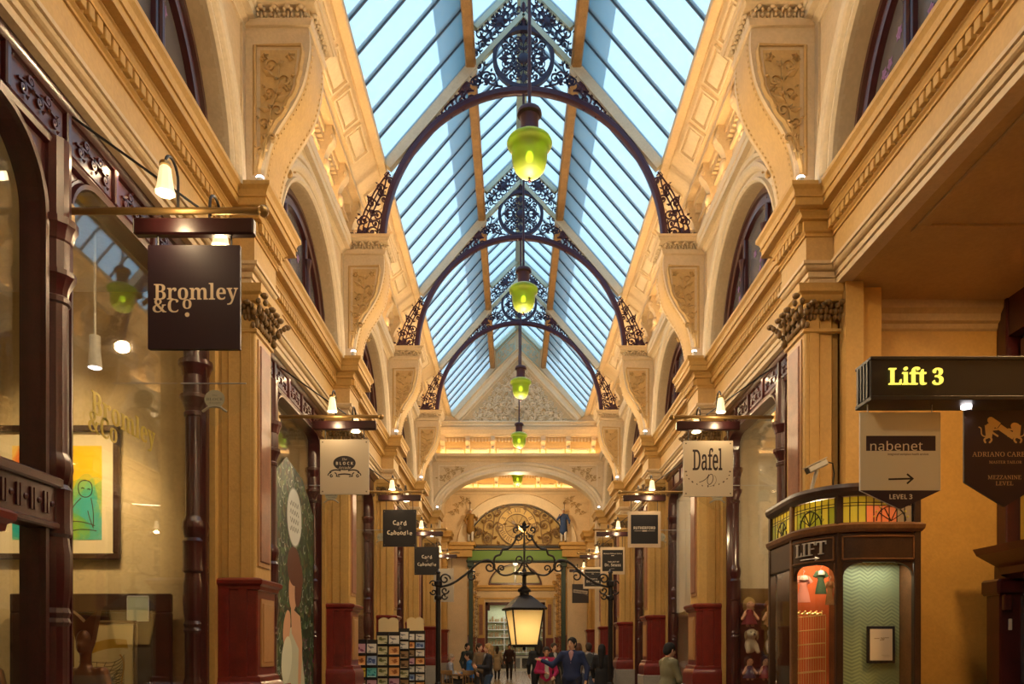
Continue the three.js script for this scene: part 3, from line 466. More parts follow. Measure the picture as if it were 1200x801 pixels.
  rl.planar([[0, d], [0, d - 0.05], [0.04, d - 0.06], [0.05, d]], Array.from({ length: 25 }, (_, i) => [0.2 * Math.cos(i / 12 * Math.PI), 9.05 + 0.28 * Math.sin(i / 12 * Math.PI)])).ball(0, 9.05, d - 0.02, 0.14, 0.2, 0.05, 12, 8);
  rl.mesh('tympanum_relief', M.creamLight, ty, { smooth: 0.7, label: 'carved scroll relief filling the pediment' });
  for (const sx of [-1, 1]) { const p = g().planar([[0, d], [0, d - 0.04], [0.025, d - 0.05], [0.04, d - 0.03], [0.04, d]], [[0.08, 10.58], [0.62, 10.05], [0.66, 10.5], [0.08, 11.08], [0.08, 10.58]]).mesh('lantern_gable_panel', M.strut, W, { side: sx }); g().rinceau([[0.14, 10.78], [0.36, 10.55], [0.58, 10.3]], d - 0.015, 5, 0.075, 0.012, 0.02).mesh('scroll_relief', M.strut, p, { side: sx, smooth: 0.7 }); }
}
{
  const W = setting('wall_clock', 'inner wall with a wide arch around the clock'), d = WALL2, hw = 1.82, ys = 5.3, rise = 1.52;
  const s = new THREE.Shape(); s.moveTo(-hw, 0); archPts(hw, ys, rise).forEach((q) => s.lineTo(...q)); s.lineTo(hw, 0); for (const q of [[2.9, 0], [2.9, 8.7], [-2.9, 8.7], [-2.9, 0]]) s.lineTo(...q); s.closePath();
  g().slab(s, d, d + 0.35).mesh('plaster', M.cream, W);
  friezeBand(W, d, 7.3, 2.62, 7);
  g().planar([[0, d + 0.02], [0, d - 0.05], [0.05, d - 0.06], [0.3, d - 0.055], [0.34, d - 0.07], [0.38, d]], archPts(hw, ys, rise).reverse().map(([x, y]) => [-x, y])).mesh('archivolt', M.creamLight, W, { smooth: 0.5 });
  for (const sx of [-1, 1]) { g().rinceau([[1.72, 7.02], [2.0, 6.9], [2.2, 6.65], [2.34, 6.4]], d - 0.012, 6, 0.08, 0.014, 0.02).mesh('spandrel_relief', M.gilt2, W, { side: sx, smooth: 0.7 });
    g().box(1.5, 2.62, 5.24, 5.36, d - 0.5, d, 0.015).box(1.56, 2.6, 5.1, 5.24, d - 0.44, d, 0.015).box(1.62, 2.58, 4.85, 5.1, d - 0.38, d).mesh('figure_ledge', M.ochre, W, { side: sx }); }
  g().slab(new THREE.Shape(archPts(hw - 0.005, ys - 0.02, rise).map((q) => new THREE.Vector2(...q))), d + 0.2, d + 0.24).mesh('lunette_backing', M.clockBack, W);
  g().box(-1.82, 1.82, 5.2, 5.3, d + 0.02, d + 0.3, 0.01).mesh('lintel', M.black, W); g().box(-1.82, 1.82, 5.1, 5.2, d + 0.06, d + 0.3).mesh('lintel_band', M.ochre, W);
}
{
  const W = setting('wall_end', 'end wall with half-round window and lit shop doorway'), d = END, s = new THREE.Shape(); s.moveTo(-2.9, 0); for (const q of [[-1.95, 0], [-1.95, 4.55], [1.95, 4.55], [1.95, 0], [2.9, 0], [2.9, 8.9], [-2.9, 8.9]]) s.lineTo(...q); s.closePath();
  const h = new THREE.Path(); archPts(1.75, 5.72, 1.35, 24).forEach((q, i) => (i ? h.lineTo(...q) : h.moveTo(...q))); h.closePath(); s.holes.push(h);
  g().slab(s, d, d + 0.3).mesh('plaster', M.cream, W);
  g().box(-2.6, 2.6, 5.3, 5.5, d - 0.1, d, 0.02).box(-2.6, 2.6, 5.5, 5.66, d - 0.2, d, 0.02).box(-2.6, 2.6, 4.75, 4.85, d - 0.08, d).mesh('cornice', M.ochre, W);
  for (const x of [-2.25, 2.25]) { g().box(x - 0.22, x + 0.22, 2.2, 4.75, d - 0.1, d, 0.01).mesh('pilaster', M.ochre, W); g().box(x - 0.12, x + 0.12, 2.4, 4.4, d - 0.115, d - 0.09).mesh('panel', M.pink, W); g().box(x - 0.25, x + 0.25, 0, 2.2, d - 0.13, d).mesh('dado', M.dado, W); }
  const L = setting(`window_${++winNo}`, 'half-round burgundy window over the far doorway');
  g().planar([[0.02, d - 0.05], [0.02, d + 0.1], [-0.14, d + 0.1], [-0.14, d - 0.05]], archPts(1.75, 5.72, 1.35, 24).reverse().map(([x, y]) => [-x, y])).box(-1.75, 1.75, 5.68, 5.82, d - 0.05, d + 0.1).box(-0.05, 0.05, 5.72, 7.05, d - 0.04, d + 0.08).mesh('frame', M.timberRed, L);
  for (const sx of [-1, 1]) g().slab(new THREE.Shape([[0.05, 5.8], ...archPts(1.64, 5.72, 1.26, 24).filter(([x, y]) => x > 0.05 && y > 5.8).map((q) => q)].map((q) => new THREE.Vector2(...q))), d + 0.02, d + 0.04).mesh('pane', M.endPane, L, { side: sx });
  const D = setting('door_1', 'wide dark-framed glazed shop doorway at the far end');
  g().box(-1.95, -1.8, 0, 4.55, d - 0.04, d + 0.14).box(1.8, 1.95, 0, 4.55, d - 0.04, d + 0.14).box(-1.95, 1.95, 4.35, 4.55, d - 0.04, d + 0.14).box(-1.8, -1.66, 4.0, 4.36, d - 0.02, d + 0.1).box(1.66, 1.8, 4.0, 4.36, d - 0.02, d + 0.1).box(-0.04, 0.04, 0, 4.35, d - 0.02, d + 0.08).mesh('frame', M.timber, D);
  for (const [a, b] of [[-1.8, -0.04], [0.04, 1.8]]) g().box(a, b, 0.1, 4.35, d + 0.03, d + 0.045).mesh('pane', M.glass, D);
  // the shop behind it
  const Rm = setting('wall_far_shop', 'pale interior of the shop beyond the far doorway');
  g().box(-3, 3, 0, 8.9, END + 5.6, END + 5.8).box(-3.1, -3, 0, 8.9, END + 0.3, END + 5.6).box(3, 3.1, 0, 8.9, END + 0.3, END + 5.6).mesh('plaster', M.shopGreen, Rm); g().box(-3, 3, 4.7, 4.8, END + 0.3, END + 5.6).mesh('shop_ceiling', M.white, Rm);
  areaLight(0, 4.6, END + 3, 4, 4, COOL, 4.5, 0, 0, END + 3); areaLight(0, 8.6, END + 3, 4, 4, WARM, 2, 0, 5, END + 3);
}
{
  const d = END + 2.2, C = thing('far_counter', 'pale shop counter with dark picture panels in the far shop', 'counter', 0, 0, d); g().box(-1.9, 1.9, 0, 1.02, d, d + 0.6, 0.01).mesh('carcass', M.white, C); g().box(-1.95, 1.95, 1.02, 1.07, d - 0.05, d + 0.65, 0.01).mesh('worktop', M.woodDark, C); for (let i = 0; i < 5; i++) g().box(-1.7 + i * 0.72, -1.1 + i * 0.72, 0.15, 0.85, d - 0.02, d, 0.006).mesh('picture_panel', i % 2 ? M.black : M.lead, C);
  const S0 = thing('far_shelving', 'white wall shelving with jars at the back of the far shop', 'shelving', 0, 0, END + 5.4); for (let j = 0; j < 5; j++) g().box(-2.4, 2.4, 1.2 + j * 0.55, 1.24 + j * 0.55, END + 5.2, END + 5.58).mesh('shelf', M.white, S0); for (const x of [-2.4, -0.8, 0.8, 2.36]) g().box(x, x + 0.05, 0, 3.9, END + 5.2, END + 5.58).mesh('upright', M.white, S0); const jars = g(); for (let j = 0; j < 5; j++) for (let i = 0; i < 22; i++) { const x = -2.3 + i * 0.21 + rr(-0.04, 0.04), h = rr(0.15, 0.4); jars.box(x, x + rr(0.08, 0.15), 1.24 + j * 0.55, 1.24 + j * 0.55 + h, END + 5.28, END + 5.5); } jars.mesh('stock', M.woodLight, S0, { kind: 'stuff' });
  const B = thing('black_menu_board', 'black menu board hanging in the far shop', 'board', 0.75, 3.0, END + 4.6); g().box(0.3, 1.3, 2.7, 3.6, END + 4.6, END + 4.64, 0.01).mesh('panel', M.black, B);
}

// ================================================================ SHOPFRONTS
const INFO = {
  '-1': { '-1': ['burgundy timber shopfront of the art gallery with fluted mullion', 'gallery', 'art gallery'], 0: ['burgundy shopfront holding the leafy portrait poster', 'poster', 'shop with the leafy poster'], 1: ['burgundy shopfront behind the greeting card racks', 'cards', 'card shop behind the racks'], 2: ['burgundy shopfront behind the smaller black card shop sign', 'cards', 'card shop by the gate post'], 3: ['burgundy shopfront behind the blank pale hanging banner', 'plain', 'shop behind the pale banner'] },
  1: { 0: ['burgundy shopfront of the doll shop beside the lift cabinet', 'toys', 'doll shop'], 1: ['burgundy shopfront with white blind behind the woman in olive jacket', 'blind', 'shop with the white blind'], 2: ['burgundy shopfront behind the white-edged black square sign', 'plain', 'shop behind the bordered black sign'], 3: ['burgundy shopfront beside the clock wall with white-edged signs', 'plain', 'shop beside the clock wall'] },
};
function roundRect(path, a, b, y0, y1, r, n = 10) { path.moveTo(a, y0); path.lineTo(b, y0); path.lineTo(b, y1 - r); for (let i = 1; i <= n; i++) { const t = i / n * Math.PI / 2; path.lineTo(b - r + r * Math.cos(t), y1 - r + r * Math.sin(t)); } for (let i = 0; i <= n; i++) { const t = Math.PI / 2 * (1 + i / n); path.lineTo(a + r + r * Math.cos(t), y1 - r + r * Math.sin(t)); } path.closePath(); return path; }
const COLUMN = [[0.09, 0.5], [0.09, 0.62], [0.08, 0.66], [0.09, 0.7], [0.082, 0.74], [0.08, 1.2], [0.09, 1.24], [0.09, 1.3], [0.08, 1.34], [0.08, 1.72], [0.09, 1.745], [0.08, 1.77], [0.09, 1.80], [0.078, 1.83], [0.088, 1.9], [0.094, 2.0], [0.094, 2.14], [0.084, 2.2], [0.08, 2.24], [0.098, 2.26], [0.098, 2.28], [0.094, 2.3], [0.094, 2.5], [0.098, 2.52], [0.08, 2.55], [0.09, 2.58], [0.102, 2.64], [0.098, 2.69], [0.085, 2.72], [0.078, 2.74], [0.076, 3.60], [0.088, 3.61], [0.088, 3.64], [0.076, 3.65], [0.08, 3.68], [0.1, 3.73], [0.118, 3.76], [0.118, 3.79], [0.092, 3.8], [0.092, 3.96], [0.1, 3.97], [0.112, 4.02], [0.128, 4.05], [0.128, 4.09], [0.09, 4.1], [0.09, 4.56]];
function shopfront(side, k) {
  const a = P(k) + 0.34, b = P(k + 1) - 0.34, mid = P(k) + 1.35, x = 2.9, [label, kind, shop] = INFO[side][k];
  const T = thing('shopfront', label, 'shopfront', side * x, 0, (a + b) / 2);
  const sh = new THREE.Shape([[a, 0], [b, 0], [b, 4.86], [a, 4.86]].map((q) => new THREE.Vector2(...q)));
  sh.holes.push(roundRect(new THREE.Path(), a + 0.1, mid - 0.13, 0.55, 4.5, 0.42), roundRect(new THREE.Path(), mid + 0.13, b - 0.16, 0.55, 4.5, 0.3));
  g().add(g().slab(sh, -0.05, 0.07), (u, v, t) => [x + t, v, u]).mesh('frame', M.timber, T, { side });
  // rounded inner mouldings of the two lights
  for (const [p, q, r] of [[a + 0.1, mid - 0.13, 0.42], [mid + 0.13, b - 0.16, 0.3]]) {
    const pts = roundRect(new THREE.Path(), p, q, 0.55, 4.5, r).getPoints().map((v) => [v.x, v.y]);
    g().add(g().planar([[0, -0.02], [0.005, -0.055], [-0.02, -0.06], [-0.03, -0.03], [-0.045, -0.03], [-0.05, 0.0]], pts.slice(0, -1), true), (u, v, t) => [x - 0.03 + t, v, u]).mesh('light_moulding', M.timber, T, { side, smooth: 0.4 });
    const s = new THREE.Shape(); roundRect(s, p - 0.02, q + 0.02, 0.53, 4.52, r); g().add(g().slab(s, 0, 0.01), (u, v, t) => [x + 0.01 + t, v, u]).mesh('pane', M.glass, T, { side });
  }
  // turned columns on mullion and jambs
  g().lathe(COLUMN, x - 0.05, mid, 14).mesh('mullion_column', M.timber, T, { side, smooth: 0.35 });
  g().lathe(COLUMN.map(([r, y]) => [r * (k < 0 ? 1.12 : 0.95), y]), x + 0.03, b - 0.1, 14).mesh('jamb_column', M.timber, T, { side, smooth: 0.5 });
  g().lathe(COLUMN, x - 0.04, a + 0.06, 12).mesh('jamb_column', M.timberRed, T, { side, smooth: 0.5 });
  g().box(x - 0.08, x + 0.04, 0, 0.55, a, b, 0.01).mesh('stall_riser', M.dado, T, { side });
  // head rail with carved panels
  g().sweep([[0, 4.78], [0.03, 4.79], [0.05, 4.82], [0.055, 4.86], [0, 4.86]], [[x - 0.05, a], [x - 0.05, b]]).sweep([[0, 4.5], [0.03, 4.51], [0.04, 4.54], [0.02, 4.57], [0, 4.58]], [[x - 0.05, a], [x - 0.05, b]]).mesh('head_rail', M.timber, T, { side, smooth: 0.5 });
  for (let j = 0; j < 6; j++) {
    const w = (b - a) / 6, u = a + j * w, pn = g().box(x - 0.066, x - 0.045, 4.58, 4.78, u + 0.03, u + w - 0.03, 0.008).mesh('carved_panel', M.timberRed, T, { side });
    if (k <= 0) g().add(g().rinceau([[u + 0.09, 4.68], [u + w / 2, 4.70], [u + w - 0.09, 4.68]], 0, 5, 0.034, 0.009, 0.016), (q, v, t) => [x - 0.07 + t, v, q]).mesh('carving', M.timberRed, pn, { side, smooth: 0.7 });
    g().box(x - 0.09, x - 0.045, 4.56, 4.8, u - 0.02, u + 0.02, 0.008).mesh('head_post', M.timber, T, { side });
  }
  if (kind === 'gallery') { // transom rail of the near light with little flutes
    const t = g().box(x - 0.1, x + 0.02, 2.30, 2.56, a, mid - 0.05, 0.012).box(x - 0.13, x + 0.02, 2.52, 2.58, a, mid - 0.03, 0.01).box(x - 0.12, x + 0.02, 2.28, 2.32, a, mid - 0.03, 0.01).mesh('transom', M.timber, T, { side });
    const f = g(); for (let u = a + 0.1; u < mid - 0.15; u += 0.12) f.box(x - 0.112, x - 0.095, 2.36, 2.48, u, u + 0.018).box(x - 0.112, x - 0.095, 2.36, 2.48, u + 0.03, u + 0.048).ball(x - 0.1, 2.42, u + 0.085, 0.018, 0.018, 0.018, 6, 5); f.mesh('flute', M.timber, t, { side, kind: 'stuff' });
  }
  // window bed, and an unseen lamp placed to light the shop window
  g().box(x + 0.07, x + 0.75, 0.5, 0.56, a, b).mesh('window_bed', M.wood, T, { side });
  if (kind === 'blind') g().box(x + 0.06, x + 0.08, 2.25, 4.4, mid + 0.15, b - 0.2).mesh('roller_blind', M.blind, T, { side, label: 'white roller blind' });
  if (kind === 'cards') g().box(x + 0.5, x + 0.56, 0.56, 4.3, a + 0.2, b - 0.2).mesh('display_back', M.cardBack, T, { side });
  const c = kind === 'gallery' ? POWER.gallery : POWER.shop;
  const lamp = thing('unseen_window_lamp', `unseen warm strip lamp lighting the window of the ${shop}`, 'lamp', side * 3.03, 4.84, (a + b) / 2);
  g().box(2.98, 3.08, 4.83, 4.86, (a + b) / 2 - 1.2, (a + b) / 2 + 1.2).mesh('diffuser', M.coveTube, lamp, { side });
  areaLight(side * 3.03, 4.81, (a + b) / 2, 0.10, 2.4, WARM, c, side * 3.3, 0, (a + b) / 2);
  return T;
}
M.blind = std([0.66, 0.62, 0.56], { rough: 0.8 }); M.cardBack = std([0.72, 0.58, 0.25], { rough: 0.7, map: plasterTex });
for (const side of [-1, 1]) for (let k = -1; k <= 3; k++) if (INFO[side][k]) shopfront(side, k);

// ---------------------------------------------------------------- lift lobby (the open bay)
M.lobbyMould = std([0.60, 0.40, 0.18], plaster); M.yellowPane = phys([0.62, 0.42, 0.06], { rough: 0.4, transmission: 0.3, thickness: 0 });
{
  const W = setting('wall_lobby', 'plain ochre walls of the lift lobby'), a = P(-1), b = P(0);
  g().box(2.80, 3.18, 0, 4.86, b - 0.22, b + 0.2, 0.006).mesh('pier', M.lobby, W); g().box(3.1, 4.7, 0, 4.86, b + 0.14, b + 0.3).mesh('plaster', M.lobby, W); g().box(2.8, 4.7, 0, 4.86, a - 0.3, a + 0.1).mesh('plaster', M.lobby, W);
  g().add(g().sweep([[0, 4.60], [0.02, 4.62], [0.03, 4.66], [0.06, 4.68], [0.07, 4.74], [0.11, 4.78], [0.12, 4.86], [0, 4.86]], [[4.5, b + 0.14], [3.18, b + 0.14]])).mesh('ceiling_moulding', M.lobbyMould, W, { smooth: 0.5 });
  const C = setting('ceiling_lobby', 'low ochre ceiling of the lift lobby with shallow beams'); g().box(2.85, 4.7, 4.852, 4.9, a, b + 0.2).mesh('plaster', M.lobbyMould, C);
  { const L = thing('added_lobby_fill', 'added square fill panel out of view in the lobby ceiling', 'lamp', 3.7, 4.84, 4.5); g().box(3.5, 3.9, 4.835, 4.853, 4.3, 4.7, 0.004).mesh('diffuser', M.coveTube, L); areaLight(3.7, 4.82, 4.5, 0.4, 0.4, GOLD, 165, 3.7, 0, 4.5); }  // added fill light for the lobby, out of view
  { const L = thing('added_lobby_fill', 'added round fill lamp out of view near the lobby timber screen', 'lamp', 4.22, 4.84, 6.1); g().lathe([[0, 0], [0.09, 0], [0.1, 0.01], [0.1, 0.02], [0, 0.02]], 4.22, 6.1, 20, 4.832).mesh('diffuser', M.coveTube, L); areaLight(4.22, 4.825, 6.1, 0.16, 0.16, GOLD, 190, 3.9, 0, 6.2); }  // second added fill, kept out of view beside the screen
  for (const [x0, x1, d0, d1] of [[2.95, 4.4, 5.9, 6.0], [2.95, 4.4, 4.2, 4.3], [2.95, 3.05, 4.3, 5.9], [4.3, 4.4, 4.3, 5.9], [3.4, 4.0, 4.9, 4.93], [3.4, 4.0, 5.3, 5.33]]) g().box(x0, x1, 4.83, 4.856, d0, d1, 0.006).mesh('ceiling_batten', M.lobbyMould, C);
  // timber screen with doorcase in the side of the lobby
  const D = setting('door_2', 'burgundy timber screen and doorcase in the lift lobby');
  g().box(4.5, 4.6, 0, 0.5, a, b + 0.14).box(4.46, 4.6, 4.5, 4.86, a, b + 0.14).box(4.46, 4.6, 3.1, 3.3, a, b + 0.14).mesh('screen_rail', M.timber, D); for (const d of [b + 0.07, b - 0.75, b - 1.7, b - 2.7, a + 0.1]) g().box(4.44, 4.6, 0, 4.86, d - 0.08, d + 0.07, 0.012).mesh('screen_post', M.timber, D);
  for (let j = 0; j < 4; j++) { g().box(4.52, 4.55, 3.34, 4.44, b - 0.65 - j * 0.97, b - 0.08 - j * 0.97, 0.01).mesh('carved_panel', M.timberRed, D); g().box(4.53, 4.54, 0.5, 3.1, b - 0.66 - j * 0.97, b - 0.07 - j * 0.97).mesh('pane', M.yellowPane, D); }
  const dc = g().box(4.12, 4.5, 0, 2.2, b - 0.42, b - 0.22, 0.012).box(4.2, 4.5, 2.2, 2.34, b - 1.6, b - 0.2, 0.012).mesh('doorcase', M.timber, D);
  g().add(g().sweep([[0, 2.2], [0.05, 2.24], [0.06, 2.3], [0.12, 2.36], [0.18, 2.42], [0.2, 2.48], [0, 2.5]], [[4.5, b - 0.42], [4.2, b - 0.42], [4.2, b - 2.2]].reverse().map(([x, d]) => [x, d])), (x, y, d) => [x, y, d]).box(4.2, 4.5, 2.3, 2.5, b - 2.2, b - 0.42).mesh('doorcase_cornice', M.timber, dc, { smooth: 0.4 });
  g().box(4.13, 4.2, 1.92, 2.06, b - 0.47, b - 0.42, 0.008).box(4.08, 4.5, 2.06, 2.2, b - 0.46, b - 0.2, 0.02).mesh('doorcase_block', M.timber, dc);
  g().box(4.19, 4.22, 1.75, 1.85, b - 0.435, b - 0.42, 0.004).mesh('switch_plate', M.white, dc, { label: 'small white switch plate' });
  g().box(4.3, 4.33, 0, 2.2, b - 2.2, b - 0.42).mesh('door_glass', M.glassDark, dc);
}
// ---------------------------------------------------------------- iron arches under the roof
function scrollPanel(q, pts, n, r, d, w = 0.014, o = {}) { q.rinceau(pts, d, n, r, w, 0.014, { leaves: true, eye: 1.3, ...o }); }
function ironArch(k) {
  const d = P(k), T = thing('iron_arch', ['arched iron roof truss just above the frame, first of the row', 'large purple-brown iron roof arch behind the big green pendant', 'middle iron roof arch behind the second green pendant', 'small iron roof arch in front of the carved pediment'][k], 'roof arch', 0, 7.41, d, 'iron roof arches');
  const hw = 2.05, ys = 7.41, rise = 2.27, pts = archPts(hw, ys, rise, 48);
  const rib = g().planar([[-0.035, d - 0.06], [0.02, d - 0.06], [0.035, d - 0.045], [0.045, d - 0.045], [0.045, d + 0.045], [0.035, d + 0.045], [0.02, d + 0.06], [-0.035, d + 0.06], [-0.05, d + 0.03], [-0.05, d - 0.03], [-0.035, d - 0.06]], pts).mesh('arch_rib', M.iron, T, { smooth: 0.5 });
  const RC = [0, 10.15], rr0 = 0.42;
  g().planar([[-0.03, d - 0.035], [0.03, d - 0.035], [0.03, d + 0.035], [-0.03, d + 0.035], [-0.03, d - 0.035]], Array.from({ length: 40 }, (_, i) => [RC[0] + rr0 * Math.cos(i / 20 * Math.PI), RC[1] - rr0 * Math.sin(i / 20 * Math.PI)]), true).mesh('roundel_ring', M.ironBlue, T, { smooth: 0.5 });
  const ro = g(); // four-fold rosette of scrolls and leaf points
  for (let i = 0; i < 4; i++) { const a = i * Math.PI / 2, R1 = g().rinceau([[0.05, 0], [0.14, 0.0], [0.3, 0]], 0, 2, 0.085, 0.011, 0.013, { both: true, turns: 1.2 }); R1.leaf(0.2, 0, 0, 0.17, 0.12, 0, 0.02).leaf(0.24, 0.03, 0, 0.1, 0.06, 1.2, 0.02).leaf(0.24, -0.03, 0, 0.1, 0.06, -1.2, 0.02); R1.rinceau([[0.1, 0.1], [0.2, 0.2], [0.27, 0.27]], 0, 2, 0.06, 0.01, 0.013, { both: true, leaves: false }); ro.add(R1, (x, y, z) => [RC[0] + x * Math.cos(a) - y * Math.sin(a), RC[1] + x * Math.sin(a) + y * Math.cos(a), d + z]); }
  ro.ball(RC[0], RC[1], d, 0.09, 0.09, 0.03, 10, 6).mesh('rosette', M.ironBlue, T, { smooth: 0.6 });
  // fillers beside the roundel, above the rib
  for (const sx of [-1, 1]) {
    const f = g(); scrollPanel(f, [[0.3, 9.74], [0.48, 9.78], [0.66, 9.92]], 3, 0.085, d); scrollPanel(f, [[0.66, 9.72], [0.6, 9.92], [0.56, 10.1]], 3, 0.075, d); f.ball(0.53, 9.82, d, 0.045, 0.045, 0.02, 8, 5); scrollPanel(f, [[0.1, 10.6], [0.0, 10.66]], 1, 0.06, d); f.mesh('roundel_filler', M.ironBlue, T, { side: sx, smooth: 0.6 });
    // spandrel between rib and rafter near the purlin
    const s = g(); scrollPanel(s, [[0.72, 9.68], [0.88, 9.66], [1.05, 9.52], [1.25, 9.34], [1.42, 9.12]], 9, (t) => 0.115 - 0.075 * t, d, 0.016); s.ball(0.86, 9.75, d, 0.085, 0.085, 0.03, 9, 6); for (let i = 0; i < 7; i++) s.leaf(0.86, 9.75, d, 0.13, 0.07, i * 0.9, 0.03); s.mesh('spandrel_scroll', M.iron, T, { side: sx, smooth: 0.6 });
    // base scrolls between rib and cove
    const bs = g(); bs.tube([[2.46, 7.44, d], [2.40, 7.68, d], [2.30, 7.95, d], [2.16, 8.22, d], [2.02, 8.42, d], [1.95, 8.5, d]], 0.012, 5, [0, 0, 1]); scrollPanel(bs, [[2.36, 7.5], [2.3, 7.8], [2.18, 8.08], [2.06, 8.3]], 5, (t) => 0.07 - 0.03 * t, d, 0.011, { start: 1 }); scrollPanel(bs, [[2.3, 7.44], [2.26, 7.7], [2.16, 7.98], [2.03, 8.25], [1.98, 8.45]], 8, (t) => 0.1 - 0.05 * t, d, 0.014); scrollPanel(bs, [[2.14, 7.44], [2.13, 7.6], [2.09, 7.8]], 3, 0.055, d, 0.013); bs.box(2.05, 2.46, 7.41, 7.45, d - 0.05, d + 0.05); for (let i = 0; i < 6; i++) bs.leaf(2.34, 7.58, d, 0.13, 0.07, i * 1.047, 0.03); bs.ball(2.34, 7.58, d, 0.05, 0.05, 0.025, 8, 5); scrollPanel(bs, [[2.42, 7.45], [2.4, 7.62]], 2, 0.055, d, 0.013); bs.tube([[1.93, 8.45, d], [1.99, 8.5, d], [2.02, 8.46, d], [1.99, 8.42, d]], 0.01, 5, [0, 0, 1]); bs.mesh('base_scroll', M.iron, T, { side: sx, smooth: 0.6 });
    // steep struts of the lantern with lattice scrolls between them
    const st = (x0, y0, x1, y1, w) => { const q = g(), dx = x1 - x0, dy = y1 - y0, l = Math.hypot(dx, dy), nx = -dy / l * w, ny = dx / l * w; return q.quad([x0 - nx, y0 - ny, d - 0.04], [x1 - nx, y1 - ny, d - 0.04], [x1 + nx, y1 + ny, d - 0.04], [x0 + nx, y0 + ny, d - 0.04]).quad([x0 - nx, y0 - ny, d + 0.04], [x1 - nx, y1 - ny, d + 0.04], [x1 + nx, y1 + ny, d + 0.04], [x0 + nx, y0 + ny, d + 0.04]).quad([x0 - nx, y0 - ny, d - 0.04], [x1 - nx, y1 - ny, d - 0.04], [x1 - nx, y1 - ny, d + 0.04], [x0 - nx, y0 - ny, d + 0.04]).quad([x0 + nx, y0 + ny, d - 0.04], [x1 + nx, y1 + ny, d - 0.04], [x1 + nx, y1 + ny, d + 0.04], [x0 + nx, y0 + ny, d + 0.04]); };
    st(0.71, 10.04, 0.0, 10.78, 0.035).mesh('strut', M.strut, T, { side: sx });
    const la = g(); scrollPanel(la, [[0.1, 10.96], [0.25, 10.8], [0.42, 10.62], [0.6, 10.42]], 6, 0.085, d, 0.012, { both: true, turns: 1.2 }); la.ball(0.34, 10.7, d, 0.07, 0.07, 0.025, 9, 6); for (let i = 0; i < 6; i++) la.leaf(0.34, 10.7, d, 0.14, 0.08, i * 1.047, 0.03); scrollPanel(la, [[0.62, 10.18], [0.66, 10.4]], 2, 0.06, d, 0.011); la.mesh('lattice_scroll', M.ironBlue, T, { side: sx, smooth: 0.6 });
  }
  g().box(-0.045, 0.045, 9.72, 11.2, d + 0.05, d + 0.11).mesh('king_post', M.strut, T);
  g().lathe([[0.0, 10.98], [0.03, 10.94], [0.035, 10.9], [0.02, 10.86], [0.045, 10.8], [0.02, 10.74], [0.02, 10.6]], 0, d, 10).mesh('finial', M.iron, T, { smooth: 0.6 });
  return T;
}
M.ironBlue = std([0.025, 0.02, 0.055], { rough: 0.4, metal: 0.2 });
for (let k = 0; k <= 3; k++) ironArch(k);

// ---------------------------------------------------------------- pendant lamps with green glass
function pendant(d, yb, label, top, power) {
  const T = thing('pendant_lamp', label, 'lamp', 0, yb, d, 'green glass pendant lamps'), x = 0;
  g().tube([[x, yb + 0.42, d], [x, top, d]], 0.017, 8).mesh('rod', M.iron, T, { smooth: 0.8 });
  g().lathe([[0.02, 0.46], [0.06, 0.45], [0.105, 0.43], [0.115, 0.41], [0.115, 0.385], [0.09, 0.37], [0.085, 0.34], [0.085, 0.21], [0.095, 0.19], [0.1, 0.17], [0.0, 0.17]], x, d, 18, yb).mesh('collar', M.iron, T, { smooth: 0.5 });
  g().lathe([[0.09, 0.2], [0.15, 0.185], [0.2, 0.15], [0.213, 0.12], [0.205, 0.095], [0.18, 0.075], [0.168, 0.05], [0.166, 0.0], [0.16, -0.06], [0.14, -0.12], [0.1, -0.165], [0.05, -0.19], [0.012, -0.197]], x, d, 28, yb).mesh('glass_shade', M.greenGlass, T, { smooth: 1.0 });
  const b = g().ball(x, yb + 0.0, d, 0.035, 0.05, 0.035, 12, 8).mesh('bulb', M.bulbGreen, T, { smooth: 1.2 });
  g().tube([[x, yb - 0.04, d], [x, yb - 0.22, d]], 0.009, 6).ball(x, yb - 0.225, d, 0.016).mesh('finial', M.iron, T);
  pointLight(x, yb - 0.7, d, WARM, power, 4);
}
pendant(P(0), 6.17, 'largest green glass pendant lamp, hung high before the first full iron arch', 11.2, POWER.pendant);
pendant(P(1), 6.66, 'second green glass pendant lamp on purple-brown rod', 9.66, POWER.pendant);
pendant(P(2), 6.70, 'third green glass pendant lamp, seen against the pediment top', 9.66, POWER.pendant);
pendant(P(3), 6.75, 'small green glass pendant lamp in front of the lit frieze', 9.66, POWER.pendant);
pendant(25.4, 7.15, 'smallest green glass pendant lamp, glowing under the broad arch', 8.7, POWER.pendant);
pendant(P(-1), 6.6, 'green glass pendant lamp above the eye, out of the frame', 11.2, POWER.pendant);

